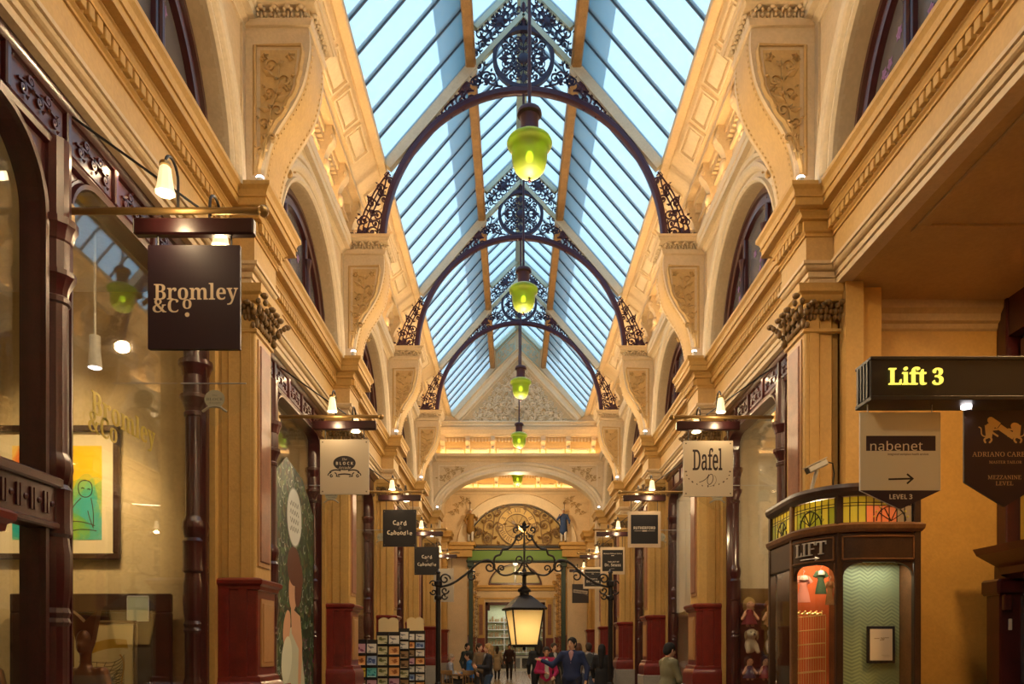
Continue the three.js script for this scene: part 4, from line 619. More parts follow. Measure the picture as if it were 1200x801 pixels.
// ---------------------------------------------------------------- cove lamps hidden behind the ledges
for (const side of [-1, 1]) for (let k = -1; k <= 3; k++) {
  const T = thing('cove_lamp', `warm lamp tube hidden on the ${side < 0 ? 'gallery-side' : 'lift-side'} ledge, bay ${['above the eye', 'after the first bracket', 'after the second bracket', 'after the third bracket', 'beside the gable'][k + 1]}`, 'lamp', side * 2.54, 7.34, P(k) + 2);
  g().tube([[2.52, 7.352, P(k) + 0.4], [2.52, 7.352, P(k) + 3.6]], 0.012, 8).mesh('tube', M.coveTube, T, { side });
  areaLight(side * 2.52, 7.372, P(k) + 2, 3.2, 0.05, GOLD, POWER.cove * 2.6, side * 2.66, 7.9, P(k) + 2);
}
for (const [d, y] of [[ARCH1.d, 7.36], [WALL2, 7.3]]) {
  const T = thing('cove_lamp', d < 25 ? 'warm lamp tube hidden on the ledge under the pediment' : 'warm lamp tube hidden on the ledge above the clock', 'lamp', 0, y, d - 0.05);
  g().tube([[-2.4, y + 0.014, d - 0.14], [2.4, y + 0.014, d - 0.14]], 0.014, 8).mesh('tube', M.coveTube, T); areaLight(0, y + 0.035, d - 0.14, 4.8, 0.05, GOLD, POWER.cove * 1.35, 0, y + 0.6, d + 0.05);
}
// ---------------------------------------------------------------- little white spot lamps on the cornice under each bracket
const ORD = ['above the eye', 'under the biggest carved bracket', 'under the second carved bracket', 'under the third carved bracket', 'under the fourth carved bracket', 'at the gable corner'];
for (const side of [-1, 1]) for (let k = -1; k <= 4; k++) for (const e of k >= 3 ? [-0.34, 0.34] : [-0.34]) {
  const p = P(k) + e, x = 2.4, T = thing('spot_lamp', `small white cornice spot lamp, ${side < 0 ? 'gallery' : 'lift'} side, ${ORD[k + 1]}${e > 0 ? ', second of pair' : ''}`, 'spot lamp', side * x, 5.66, p, 'cornice spot lamps');
  g().box(x - 0.03, x + 0.03, 5.65, 5.67, p - 0.03, p + 0.03).tube([[x, 5.66, p], [x, 5.71, p]], 0.008, 6).mesh('bracket', M.black, T, { side });
  g().lathe([[0, 5.70], [0.03, 5.705], [0.034, 5.73], [0.036, 5.755]], x, p, 10).mesh('housing', M.white, T, { side }); g().ball(x, 5.765, p, 0.036, 0.02, 0.036, 10, 6).mesh('lens', M.led, T, { side, smooth: 1.2 });
  spotLight(side * x, 5.80, p, side * 2.05, 9.0, p + (e < 0 ? 0.3 : -0.3), COOL, POWER.spot, 0.75);
}
// unseen lamps, placed to light the corridor beyond the gable
const far = [[33, 6.8], [38, 6.8], [43, 6.8], [47.5, 6.8]];
far.forEach(([d, y], i) => { const T = thing('unseen_corridor_lamp', `unseen warm globe lamp lighting the far corridor, ${['first', 'second', 'third', 'fourth'][i]} beyond the clock wall`, 'lamp', 0, y, d); g().tube([[0, y + 0.15, d], [0, 8.69, d]], 0.015, 6).mesh('rod', M.iron, T); g().ball(0, y, d, 0.16, 0.16, 0.16, 16, 12).mesh('globe', M.globe, T, { smooth: 1.2 }); pointLight(0, y, d, WARM, POWER.pendant * 0.8, 3); });

// ================================================================ HANGING SHOP SIGNS
const rectText = (c, t, x, y, size, font, style = '', sx = 1) => { c.save(); c.translate(x, y); c.scale(sx, 1); c.font = `${style} ${size}px ${font}`; c.textAlign = 'center'; c.textBaseline = 'middle'; c.fillText(t, 0, 0); c.restore(); };
const corners = (c, w, h, col) => { c.fillStyle = col; for (const [x, y] of [[0.05, 0.05], [0.95, 0.05], [0.05, 0.95], [0.95, 0.95]]) { c.beginPath(); c.arc(w * x, h * y, w * 0.014, 0, 7); c.fill(); } };
const art = {
  bromley: print(512, 580, (c, w, h) => { c.fillStyle = '#2b1722'; c.fillRect(0, 0, w, h); c.fillStyle = '#e4cfae'; rectText(c, 'Bromley', 266, 262, 122, 'serif', 'bold', 0.9); c.lineWidth = 5; c.strokeStyle = '#e4cfae'; rectText(c, '&C', 98, 338, 104, 'serif', 'bold', 1.0); rectText(c, 'o', 218, 322, 96, 'serif', 'bold'); c.beginPath(); c.arc(219, 388, 13, 0, 7); c.fill(); }),
  block: print(400, 440, (c, w, h) => { c.fillStyle = '#b9ab93'; c.fillRect(0, 0, w, h); corners(c, w, h, '#4a3c30'); c.fillStyle = '#1d1417'; c.beginPath(); c.ellipse(200, 190, 92, 58, 0, 0, 7); c.fill(); c.strokeStyle = '#1d1417'; c.lineWidth = 11; c.lineCap = 'round';
    for (const s of [-1, 1]) { c.beginPath(); c.moveTo(200 + s * 34, 250); c.quadraticCurveTo(200 + s * 90, 236, 200 + s * 118, 262); c.stroke(); c.lineWidth = 8; c.beginPath(); c.moveTo(200 + s * 78, 268); c.quadraticCurveTo(200 + s * 60, 276, 200 + s * 66, 296); c.lineTo(200 + s * 40, 298); c.stroke(); c.beginPath(); c.moveTo(200 + s * 112, 266); c.quadraticCurveTo(200 + s * 136, 274, 200 + s * 134, 288); c.stroke(); c.beginPath(); c.arc(200 + s * 108, 292, 9, 0, 5); c.stroke(); c.lineWidth = 11; }
    c.beginPath(); c.moveTo(150, 284); c.quadraticCurveTo(200, 272, 250, 284); c.stroke(); c.fillStyle = '#c9bca4'; rectText(c, 'The', 198, 160, 24, 'serif', 'italic'); rectText(c, 'B L O C K', 200, 192, 34, 'sans-serif', 'bold'); rectText(c, 'Arcade', 200, 226, 30, 'serif', 'italic'); }),
  card: print(400, 440, (c, w, h) => { c.fillStyle = '#120d0f'; c.fillRect(0, 0, w, h); corners(c, w, h, '#6d6055'); c.fillStyle = '#d8cbb6'; c.strokeStyle = '#d8cbb6'; c.lineWidth = 3; const wob = (t, x0, y0, s, gap) => [...t].forEach((ch, i) => { c.save(); c.translate(x0 + i * gap, y0 + (i % 2 ? 5 : -3)); c.rotate((i % 3 - 1) * 0.12); c.font = `bold ${s}px sans-serif`; c.textAlign = 'center'; c.textBaseline = 'middle'; c.fillText(ch, 0, 0); c.restore(); }); wob('Card', 140, 158, 72, 42); wob('Caboodle', 70, 276, 66, 38); c.globalAlpha = 0.6; rectText(c, '&', 204, 216, 52, 'serif', 'italic'); }),
  dafel: print(440, 490, (c, w, h) => { c.fillStyle = '#c3b499'; c.fillRect(0, 0, w, h); corners(c, w, h, '#3c2f28'); c.fillStyle = '#23100f'; c.save(); c.translate(212, 172); c.scale(0.56, 1.28); c.font = '190px serif'; c.textAlign = 'center'; c.textBaseline = 'middle'; c.fillText('Dafel', 0, 0); c.lineWidth = 6; c.strokeStyle = '#23100f'; c.strokeText('Dafel', 0, 0); c.restore(); c.fillStyle = '#5b4a3e'; for (let i = 0; i <= 12; i++) { const a = Math.PI * i / 12, r = i % 3 ? 6 : 8; c.beginPath(); c.ellipse(218 - 196 * Math.cos(a), 272 + 128 * Math.sin(a), r * 1.3, r * 0.8, a, 0, 7); c.fill(); } c.strokeStyle = '#3a2b26'; c.lineWidth = 6; c.beginPath(); c.moveTo(140, 366); c.quadraticCurveTo(205, 350, 226, 296); c.stroke(); c.beginPath(); c.ellipse(238, 340, 24, 46, 0.25, 0, 7); c.stroke(); c.lineWidth = 3; c.beginPath(); c.arc(235, 345, 56, -0.8, 1.6); c.stroke(); }),
  rutherford: print(400, 440, (c, w, h) => { c.fillStyle = '#c4ad90'; c.fillRect(0, 0, w, h); c.fillStyle = '#100c12'; c.fillRect(34, 44, 332, 352); c.fillStyle = '#d6cbb8'; rectText(c, 'RUTHERFORD', 200, 204, 48, 'sans-serif', 'bold', 0.88); c.fillRect(76, 238, 88, 4); c.fillRect(240, 238, 88, 4); c.fillRect(172, 234, 60, 12); }),
  seuss: print(400, 440, (c, w, h) => { c.fillStyle = '#cbb493'; c.fillRect(0, 0, w, h); c.fillStyle = '#130e10'; c.fillRect(30, 46, 340, 346); c.fillStyle = '#d3c6b2'; rectText(c, 'Museum Editions Gallery', 200, 104, 27, 'sans-serif', 'bold', 0.93); c.fillRect(176, 133, 48, 9); rectText(c, 'THE ART OF', 214, 240, 34, 'sans-serif', 'bold'); rectText(c, 'Dr. Seuss', 200, 290, 66, 'sans-serif', 'bold', 0.94); c.fillStyle = '#7d756c'; c.fillRect(170, 345, 60, 10); }),
  band: print(400, 440, (c, w, h) => { c.fillStyle = '#1d1216'; c.fillRect(0, 0, w, h); c.fillStyle = '#a89a86'; c.save(); c.translate(30, 120); c.rotate(0.12); c.fillRect(0, 0, 350, 74); c.fillStyle = '#2a2020'; for (let i = 0; i < 11; i++) c.fillRect(18 + i * 29, 28, 18, 26); c.restore(); c.fillStyle = '#4a3e3e'; c.beginPath(); c.moveTo(200, 200); c.lineTo(380, 240); c.lineTo(380, 280); c.fill(); }),
  blank: print(64, 96, (c, w, h) => { c.fillStyle = '#a59a87'; c.fillRect(0, 0, w, h); }),
};
function signLamp(T, side, x, y, d, dd) {       // gooseneck lamp with a faceted frosted tulip
  const q = []; for (let i = 0; i <= 10; i++) { const a = Math.PI * i / 10; q.push([x, y + 0.17 + 0.09 * Math.sin(a), d + dd * (0.5 - 0.5 * Math.cos(a))]); }
  const n = g().tube([[x, y, d], ...q], 0.009, 6).mesh('lamp_neck', M.black, T, { side, smooth: 0.8 }), e = d + dd;
  g().lathe([[0.026, 0.16], [0.034, 0.145], [0.04, 0.1], [0.05, 0.03], [0.058, 0.008], [0.052, 0.003], [0, 0.008]], x, e, 8, y).mesh('lamp_shade', M.tulip, n, { side });
  g().lathe([[0.0, 0.195], [0.03, 0.185], [0.034, 0.165], [0.0, 0.165]], x, e, 10, y).mesh('lamp_cap', M.brass, n, { side });
  pointLight(side * x, y - 0.08, e, WARM, POWER.sign, 1.5);
}
function hangingSign(side, d, mat, label, w = 0.55, h = 0.62, top = 3.99, edge = M.black, group) {
  const T = thing('hanging_sign', label, 'sign', side * 2.85, 4.2, d, group), c = 2.06, y = 4.21;
  g().tube([[2.86, y, d], [1.66, y, d]], 0.021, 10).mesh('rod', M.brass, T, { side, smooth: 0.8 });
  g().ball(1.65, y, d, 0.034, 0.034, 0.034, 10, 8).mesh('rod_knob', M.brass, T, { side }); g().box(2.80, 2.88, y - 0.06, y + 0.06, d - 0.05, d + 0.05, 0.01).mesh('wall_plate', M.brass, T, { side });
  g().box(1.70, 2.42, 4.06, 4.16, d - 0.03, d + 0.03, 0.01).mesh('beam', M.beamDark, T, { side });
  g().tube([[2.78, 4.76, d - 0.02], [2.04, 4.235, d]], 0.008, 5).mesh('stay_rod', M.black, T, { side });
  for (const e of [-1, 1]) g().tube([[c + e * w * 0.4, 4.08, d], [c + e * w * 0.4, top, d]], 0.006, 5).mesh('hanger', M.black, T, { side });
  const b = g().box(c - w / 2, c + w / 2, top - h, top, d - 0.012, d + 0.012, 0.003).mesh('board', edge, T, { side });
  printPlane('front_print', mat, b, side * c, top - h / 2, d - 0.0135, w, h); printPlane('rear_print', mat, b, side * c, top - h / 2, d + 0.0135, w, h, 1);
  signLamp(T, side, 2.16, y, d, -0.17); signLamp(T, side, 1.97, y - 0.13, d, 0.17);
  return T;
}
hangingSign(-1, 4.6, art.bromley, 'dark aubergine square sign lettered Bromley & Co', 0.55, 0.62, 4.0, M.black);
hangingSign(-1, 8.7, art.block, 'pale square sign with black oval emblem over a ribbon', 0.55, 0.62, 3.95, M.white);
hangingSign(-1, 12.92, art.card, 'larger black sign lettered Card & Caboodle, above the card racks', 0.56, 0.62, 3.91, M.black);
hangingSign(-1, 17.0, art.card, 'smaller black sign lettered Card & Caboodle, beside the iron gate post', 0.55, 0.62, 3.82, M.black);
hangingSign(-1, 21.2, art.blank, 'blank pale grey banner hanging behind the iron gate post', 0.55, 0.92, 3.77, M.white);
hangingSign(1, 8.72, art.dafel, 'pale square sign with tall thin lettering Dafel', 0.56, 0.63, 3.94, M.white);
hangingSign(1, 12.94, art.rutherford, 'black sign with broad pale border lettered RUTHERFORD', 0.55, 0.61, 3.89, M.white);
hangingSign(1, 17.05, art.seuss, 'larger black gallery sign with cream border above the gate post', 0.54, 0.6, 3.82, M.white);
hangingSign(1, 21.3, art.seuss, 'smaller black gallery sign with cream border beside the gate scrolls', 0.53, 0.6, 3.82, M.white);
hangingSign(1, 25.2, art.band, 'dark sign with a slanting pale band, before the clock wall', 0.54, 0.62, 3.67, M.black);

// ---------------------------------------------------------------- lift sign and its two pendant panels
{
  const T = thing('lift_sign', 'black box sign with glowing yellow lettering Lift 3', 'sign', 2.9, 3.08, 4.7), y0 = 3.085, y1 = 3.335, d0 = 4.6, d1 = 4.8, x0 = 1.99, x1 = 4.44;
  g().box(x0, x1, y0, y1, d0, d1, 0.004).mesh('case', M.black, T); g().box(x0 - 0.004, x1, y0 - 0.006, y0 + 0.02, d0 - 0.006, d1 + 0.006, 0.003).box(x0 - 0.004, x1, y1 - 0.015, y1 + 0.006, d0 - 0.006, d1 + 0.006, 0.003).mesh('case_trim', M.black, T);
  for (let i = 0; i < 4; i++) g().box(x0 - 0.008, x0, y0 + 0.02, y1 - 0.015, d0 + 0.03 + i * 0.04, d0 + 0.05 + i * 0.04).mesh('end_rib', M.black, T);
  const t = textG('Lift 3', serifBold, 0.098, 0.012, (x, y, z) => [2.255 + x * 0.93, y0 + 0.085 + y, d0 - 0.012 + z - 0.002]); t.mesh('lettering', M.liftText, T, { label: 'glowing yellow letters' });
  for (const x of [2.62, 3.3]) { g().lathe([[0.03, 0], [0.03, -0.02], [0.024, -0.022], [0, -0.022]], x, d0 + 0.1, 12, y0 - 0.004).mesh('downlight', M.led, T); spotLight(x, y0 - 0.04, d0 + 0.1, x, 0, d0 + 0.1, COOL, 3, 0.7); }
  g().tube([[3.0, y1, 4.7], [3.0, 4.85, 4.7]], 0.012, 6).mesh('suspension_rod', M.black, T); g().tube([[4.0, y1, 4.7], [4.0, 4.85, 4.7]], 0.012, 6).mesh('suspension_rod', M.black, T);
}
M.liftText ??= glow([1, 0.85, 0.12], 1.1, [0.7, 0.6, 0.1]);
function tongue(name, label, cx, top, w, hRect, hTip, mat, edge) {
  const T = thing(name, label, 'sign', cx, top, 4.68), d = 4.68, s = new THREE.Shape([[-w / 2, 0], [-w / 2, -hRect], [0, -hRect - hTip], [w / 2, -hRect], [w / 2, 0]].map(([x, y]) => new THREE.Vector2(cx + x, top + y)));
  const b = g().slab(s, d, d + 0.014).mesh('board', edge, T);
  const geo = new THREE.ShapeGeometry(s), a = geo.attributes.position, uv = geo.attributes.uv, H = hRect + hTip; for (let i = 0; i < a.count; i++) { uv.setXY(i, (a.getX(i) - cx) / w + 0.5, (a.getY(i) - (top - H)) / H); a.setXYZ(i, a.getX(i) - cx, a.getY(i) - top, 0.0015); }
  const m = new THREE.Mesh(geo, mat); m.name = 'front_print'; b.add(m);
  for (const e of [-0.4, 0.4]) g().tube([[cx + e * w, top + 0.055, d + 0.007], [cx + e * w, top - 0.02, d + 0.007]], 0.005, 6).mesh('hook', M.steel, T);
}
{
  const nab = print(512, 620, (c, w, h) => { c.fillStyle = '#cfc6a8'; c.fillRect(0, 0, w, h); const r = 0.805 * h; c.fillStyle = '#2a1a26'; c.fillRect(0, r, w, h - r); c.fillRect(38, 150, 442, 96); c.fillStyle = '#d8ccb0'; c.save(); c.translate(228, 216); c.scale(1.16, 1); c.font = '80px sans-serif'; c.textAlign = 'center'; c.textBaseline = 'middle'; c.fillText('nabenet', 0, 0); c.restore(); c.fillStyle = '#4a3b34'; rectText(c, 'integrated workplace health services', 305, 268, 17, 'sans-serif', 'bold', 0.86); c.strokeStyle = '#1a1214'; c.lineWidth = 11; c.beginPath(); c.moveTo(180, 428); c.lineTo(330, 424); c.moveTo(298, 394); c.lineTo(334, 424); c.lineTo(298, 456); c.stroke(); c.fillStyle = '#d8ccb0'; rectText(c, 'LEVEL 3', 258, 540, 42, 'sans-serif', 'bold'); });
  tongue('direction_sign', 'white pointed board lettered nabenet with arrow and LEVEL 3', 2.206, 3.03, 0.49, 0.475, 0.115, nab, M.white);
  const adr = print(512, 640, (c, w, h) => { c.fillStyle = '#231120'; c.fillRect(0, 0, w, h); c.fillStyle = '#c9a878'; rectText(c, 'ADRIANO CARBONE', 268, 292, 44, 'serif', '', 1.02); rectText(c, 'MASTER TAILOR', 262, 345, 26, 'serif'); rectText(c, 'MEZZANINE', 256, 446, 36, 'serif'); rectText(c, 'LEVEL', 256, 486, 36, 'serif'); c.fillStyle = '#c9a96a';
    // a slanting bolt of cloth between two rearing lions
    c.save(); c.translate(246, 128); c.rotate(0.62); c.fillRect(-98, -26, 64, 44); c.fillRect(-30, -20, 118, 40); c.beginPath(); c.arc(-98, -4, 22, 1.5, 4.7); c.fill(); c.restore();
    for (const s of [-1, 1]) { c.save(); c.translate(246, 0); c.scale(s, 1); c.beginPath(); c.ellipse(82, 112, 34, 26, 0.5, 0, 7); c.fill(); c.beginPath(); c.moveTo(58, 108); c.lineTo(116, 100); c.lineTo(108, 190); c.lineTo(70, 182); c.closePath(); c.fill(); c.lineWidth = 13; c.strokeStyle = '#c9a96a'; c.lineCap = 'round'; c.beginPath(); c.moveTo(82, 180); c.quadraticCurveTo(62, 196, 84, 214); c.moveTo(100, 184); c.quadraticCurveTo(128, 190, 112, 214); c.moveTo(66, 150); c.lineTo(34, 172); c.moveTo(64, 130); c.lineTo(36, 128); c.stroke(); c.lineWidth = 8; c.beginPath(); c.moveTo(110, 176); c.bezierCurveTo(160, 170, 120, 120, 152, 114); c.stroke(); c.restore(); } });
  tongue('tailor_sign', 'dark pointed board with golden lion crest and MEZZANINE LEVEL', 2.84, 3.045, 0.49, 0.44, 0.15, adr, M.black);
}

// ---------------------------------------------------------------- the curved lift cabinet
{
  const C = thing('lift_cabinet', 'curved dark timber display cabinet lettered LIFT with stained glass band', 'cabinet', 2.5, 0, 6.4);
  const path = [[2.88, 6.88], [2.88, 5.78]]; path.push([2.68, 5.78]); for (let i = 0; i <= 14; i++) { const a = Math.PI / 2 * i / 14; path.push([2.50 - 0.36 * Math.sin(a), 6.25 - 0.47 * Math.cos(a)]); } path.push([2.16, 6.88]);
  const along = (p) => { const L = [0]; for (let i = 1; i < p.length; i++) L.push(L[i - 1] + Math.hypot(p[i][0] - p[i - 1][0], p[i][1] - p[i - 1][1])); return { total: L[L.length - 1], at: (s) => { let i = 1; while (i < L.length - 1 && L[i] < s) i++; const t = (s - L[i - 1]) / (L[i] - L[i - 1]), a = p[i - 1], b = p[i], l = L[i] - L[i - 1]; return [a[0] + (b[0] - a[0]) * t, a[1] + (b[1] - a[1]) * t, -(b[1] - a[1]) / l, (b[0] - a[0]) / l]; } }; };
  const A = along(path), s0 = 1.10, total = A.total;           // s0: right front corner
  const sOf = (x) => { let best = 0, e = 9; for (let s = s0; s < total; s += 0.005) { const q = A.at(s), v = Math.abs(q[0] - x); if (v < e && q[1] < 6.3) { e = v; best = s; } } return best; };
  const sA = sOf(2.325), sB = total - 0.60;                      // posts between front, lettered and side panels
  const sub = (a, b, n) => Array.from({ length: n + 1 }, (_, i) => { const q = A.at(a + (b - a) * i / n); return [q[0], q[1]]; });
  g().sweep([[0.02, 2.74], [0.03, 2.75], [0.05, 2.77], [0.055, 2.80], [0.045, 2.83], [-0.05, 2.84], [-0.05, 2.74], [0.02, 2.74]], path).mesh('crown', M.woodDark, C, { smooth: 0.4 });
  { const s = new THREE.Shape(path.map((q) => new THREE.Vector2(q[0], q[1]))); g().add(g().slab(s, 2.76, 2.79), (x, d, y) => [x, y, d]).mesh('roof_board', M.woodDark, C); g().add(g().slab(s, 0.86, 0.9), (x, d, y) => [x, y, d]).mesh('display_floor', M.wood, C); }
  g().sweep([[0, 2.46], [0.03, 2.47], [0.045, 2.49], [0.05, 2.52], [0.02, 2.54], [-0.03, 2.54], [-0.03, 2.46], [0, 2.46]], path).mesh('middle_rail', M.wood, C, { smooth: 0.4 });
  g().sweep([[0.01, 2.24], [0.02, 2.25], [0.02, 2.455], [0.01, 2.46], [-0.02, 2.46], [-0.02, 2.24], [0.01, 2.24]], path).mesh('fascia', M.woodDark, C, { smooth: 0.4 });
  g().sweep([[0.0, 0], [0.03, 0.01], [0.03, 0.12], [0.0, 0.14], [0.0, 0.86], [0.03, 0.88], [0.03, 0.92], [0, 0.94]], path).mesh('base_panel', M.wood, C, { smooth: 0.4 });
  for (const s of [s0 + 0.0, sA, sB, total - 0.02]) { const q = A.at(s); g().box(q[0] - 0.026, q[0] + 0.026, 0.9, 2.76, q[1] - 0.026, q[1] + 0.026, 0.006).mesh('post', s === sB ? M.wood : M.woodDark, C); }
  for (const [a, b] of [[s0 + 0.03, sA - 0.03], [sA + 0.03, sB - 0.03]]) { // raised border of the fascia panels
    const e = sub(a, b, 8), r = g(); for (const y of [2.265, 2.435]) r.tube(e.map(([x, d], i) => { const q = A.at(a + (b - a) * i / 8); return [x + q[2] * 0.022, y, d + q[3] * 0.022]; }), 0.007, 5); for (const s of [a, b]) { const q = A.at(s); r.tube([[q[0] + q[2] * 0.022, 2.265, q[1] + q[3] * 0.022], [q[0] + q[2] * 0.022, 2.435, q[1] + q[3] * 0.022]], 0.007, 5); } r.mesh('fascia_border', M.wood, C);
    for (const s of [a, b]) { const dir = s === a ? 1 : -1, br = g(), N = 12; for (let i = 0; i < N; i++) { const q = A.at(s + dir * i * 0.011), q2 = A.at(s + dir * (i + 1) * 0.011), f = (u) => 2.235 - 0.1 * (1 - Math.sqrt(Math.max(0, 1 - (1 - u) ** 2))), ya = f(i / N), yb = f((i + 1) / N), o = 0.012; br.quad([q[0] + q[2] * o, ya, q[1] + q[3] * o], [q2[0] + q2[2] * o, yb, q2[1] + q2[3] * o], [q2[0] + q2[2] * o, 2.25, q2[1] + q2[3] * o], [q[0] + q[2] * o, 2.25, q[1] + q[3] * o]).quad([q[0] + q[2] * o, ya, q[1] + q[3] * o], [q2[0] + q2[2] * o, yb, q2[1] + q2[3] * o], [q2[0] - q2[2] * o, yb, q2[1] - q2[3] * o], [q[0] - q[2] * o, ya, q[1] - q[3] * o]); } br.mesh('corner_bracket', M.woodDark, C); }
    g().add(g().sweep([[0, 0.92], [0, 2.24]], e, false)).mesh('pane', M.glass, C);
  }
  g().sweep([[0, 0.92], [0, 2.24]], sub(sB + 0.03, total - 0.04, 4), false).mesh('pane', M.glass, C);
  g().sweep([[0, 0.92], [0, 2.24]], sub(0.05, s0 - 0.03, 2), false).mesh('side_board', M.wood, C);
  // LIFT lettering bent round the curve, with an arrow
  const sm = (sA + sB) / 2 - 0.015, bend = (x, y, off) => { const q = A.at(sm + x); return [q[0] + q[2] * off, y, q[1] + q[3] * off]; };
  textG('LIFT', serifBold, 0.105, 0.008, (x, y, z) => bend(-x * 0.92, 2.315 + y * 0.98, 0.024 + z)).mesh('lettering', M.silver, C, { label: 'silver letters' });
  g().tube(Array.from({ length: 8 }, (_, i) => bend(-(-0.09 + 0.18 * i / 7), 2.288, 0.026)), 0.004, 5).tube([bend(-0.06, 2.3, 0.026), bend(-0.095, 2.287, 0.026), bend(-0.06, 2.274, 0.026)], 0.004, 5).mesh('arrow', M.silver, C);
  // stained glass: single panes between leads
  const colours = [M.stainGreen, M.stainYellow, M.stainAmber, M.stainPink, M.stainGrey], panes = [[s0 + 0.03, sA - 0.02, 9], [sA + 0.02, sB - 0.02, 8], [sB + 0.02, total - 0.04, 7]];
  panes.forEach(([a, b, n], pi) => { const lead = g(), w = (b - a) / n;
    for (let i = 0; i < n; i++) { const s1 = a + i * w, e = sub(s1 + 0.003, s1 + w - 0.003, 2); for (const [y0, y1, lo] of [[2.545, 2.665, 1], [2.672, 2.735, 0]]) { const cl = pi === 0 ? (i < 3 ? (i < 2 ? 4 : 3) : i < 6 ? (lo ? 3 : 2) : 1) : lo ? (i % 3 === 1 ? 1 : 0) : 1; g().sweep([[-0.004, y0], [0.0, y0], [0.0, y1], [-0.004, y1], [-0.004, y0]], e).mesh('stained_pane', colours[cl], C); }
      const q = A.at(s1); lead.tube([[q[0], 2.54, q[1]], [q[0], 2.74, q[1]]], 0.0045, 4); }
    for (const y of [2.668, 2.69]) lead.tube(sub(a, b, 10).map(([x, d]) => [x, y, d]), 0.004, 4);
    const cs = (a + b) / 2 + (pi === 0 ? -0.1 : 0), R = Math.min(0.11, (b - a) * 0.35); lead.tube(Array.from({ length: 15 }, (_, i) => { const t = Math.PI * i / 14, q = A.at(cs + R * Math.cos(t)); return [q[0] + q[2] * 0.003, 2.55 + R * Math.sin(t), q[1] + q[3] * 0.003]; }), 0.005, 4); for (const t of [0.6, 1.1, 2.0, 2.55]) { const q0 = A.at(cs), q1 = A.at(cs + R * Math.cos(t)); lead.tube([[q0[0] + q0[2] * 0.003, 2.55, q0[1] + q0[3] * 0.003], [q1[0] + q1[2] * 0.003, 2.55 + R * Math.sin(t), q1[1] + q1[3] * 0.003]], 0.004, 4); }
    lead.mesh('leading', M.black, C);
    const beads = g(); for (let i = 0; i < 9; i++) { const t = 0.25 + (Math.PI - 0.5) * i / 8, q = A.at(Math.min(b, Math.max(a, cs + (R + 0.02) * Math.cos(t)))); beads.ball(q[0] + q[2] * 0.004, 2.55 + (R + 0.022) * Math.sin(t), q[1] + q[3] * 0.004, 0.009, 0.009, 0.009, 6, 5); } beads.mesh('glass_jewel', M.stainYellow, C, { kind: 'stuff' }); });
  pointLight(2.42, 2.60, 6.5, WARM, 0.9, 2); pointLight(2.36, 2.40, 6.3, WARM, 0.8, 2); areaLight(2.62, 2.235, 5.88, 0.4, 0.12, COOL, 9, 2.62, 0.6, 6.0);
  // backings
  g().box(2.38, 2.875, 0.9, 2.3, 6.02, 6.04).mesh('fabric_backing', M.moire, C, { label: 'pale green moire fabric backing' });
  g().box(2.2, 2.33, 0.9, 2.5, 6.84, 6.87).mesh('dark_backing', M.woodDark, C); g().box(2.33, 2.86, 0.9, 2.5, 6.84, 6.87).mesh('orange_backing', M.orange, C, { label: 'orange display backing' });
  g().box(2.66, 2.68, 0.9, 2.4, 6.04, 6.84).mesh('divider', M.wood, C);
  // things on show
  const N = thing('framed_notice', 'small black-framed paper notice hung on pale green fabric', 'picture', 2.715, 1.49, 6.0); g().box(2.605, 2.825, 1.475, 1.765, 5.985, 6.0, 0.004).mesh('frame', M.black, N); printPlane('paper', print(128, 170, (c, w, h) => { c.fillStyle = '#e2cfae'; c.fillRect(0, 0, w, h); c.fillStyle = '#8a6a3a'; c.font = 'italic bold 22px serif'; c.textAlign = 'center'; c.fillText('20', 68, 62); c.fillRect(24, 50, 30, 3); c.fillRect(84, 46, 24, 3); c.fillStyle = '#c8b48e'; c.fillRect(66, 140, 46, 3); c.fillRect(76, 148, 36, 3); }), N, 2.715, 1.62, 5.983, 0.175, 0.245);
  const dress = (label, x, y, d, w, h, mat, trim) => { const T = thing('doll_dress', label, 'doll dress', x, y - h, d, 'doll clothes on show'); g().add(g().lathe([[0.3, 1], [0.36, 0.92], [0.3, 0.66], [0.26, 0.6], [0.42, 0.25], [0.5, 0]], 0, 0, 14), (a, b, c) => [x + a * w, y - h + b * h, d + c * w * 0.45]).mesh('skirt', mat, T, { smooth: 0.7 }); for (const e of [-1, 1]) g().tube([[x + e * w * 0.28, y - 0.05 * h, d], [x + e * w * 0.52, y - 0.28 * h, d]], (u) => w * (0.13 + 0.05 * u), 8).mesh('sleeve', mat, T, { smooth: 0.8 }); g().lathe([[w * 0.2, 0], [w * 0.3, -0.02], [w * 0.33, -0.04]], x, d, 12, y).mesh('collar', trim, T); g().tube([[x, y, d], [x, y + 0.02, d], [x + 0.012, y + 0.035, d], [x, y + 0.045, d]], 0.003, 5).mesh('hanger', M.steel, T); };
  dress('pink doll dress with white collar hung against orange backing', 2.335, 2.215, 6.58, 0.12, 0.23, M.pinkCloth, M.white); dress('dark green tartan doll dress with white collar', 2.452, 2.25, 6.5, 0.1, 0.2, M.greenCloth, M.white); dress('long brown doll dress beside the tartan one', 2.535, 2.16, 6.52, 0.08, 0.2, M.brownCloth, M.wood);
  const R = thing('wire_rack', 'golden wire rack with many small tiers inside the lift cabinet', 'rack', 2.29, 0.9, 6.36);
  for (let j = 0; j < 7; j++) { const y = 1.855 - j * 0.115; g().tube([[2.19, y - 0.01, 6.30], [2.41, y + 0.01, 6.30], [2.41, y + 0.01, 6.42], [2.19, y - 0.01, 6.42]], 0.004, 5, null, true).mesh('tier', M.brassBright, R); } for (let i = 0; i < 12; i++) { const x = 2.19 + i * 0.02; g().tube([[x, 0.92, 6.30], [x, 1.855, 6.30]], i % 11 ? 0.002 : 0.004, 4).mesh('wire', M.brassBright, R); }
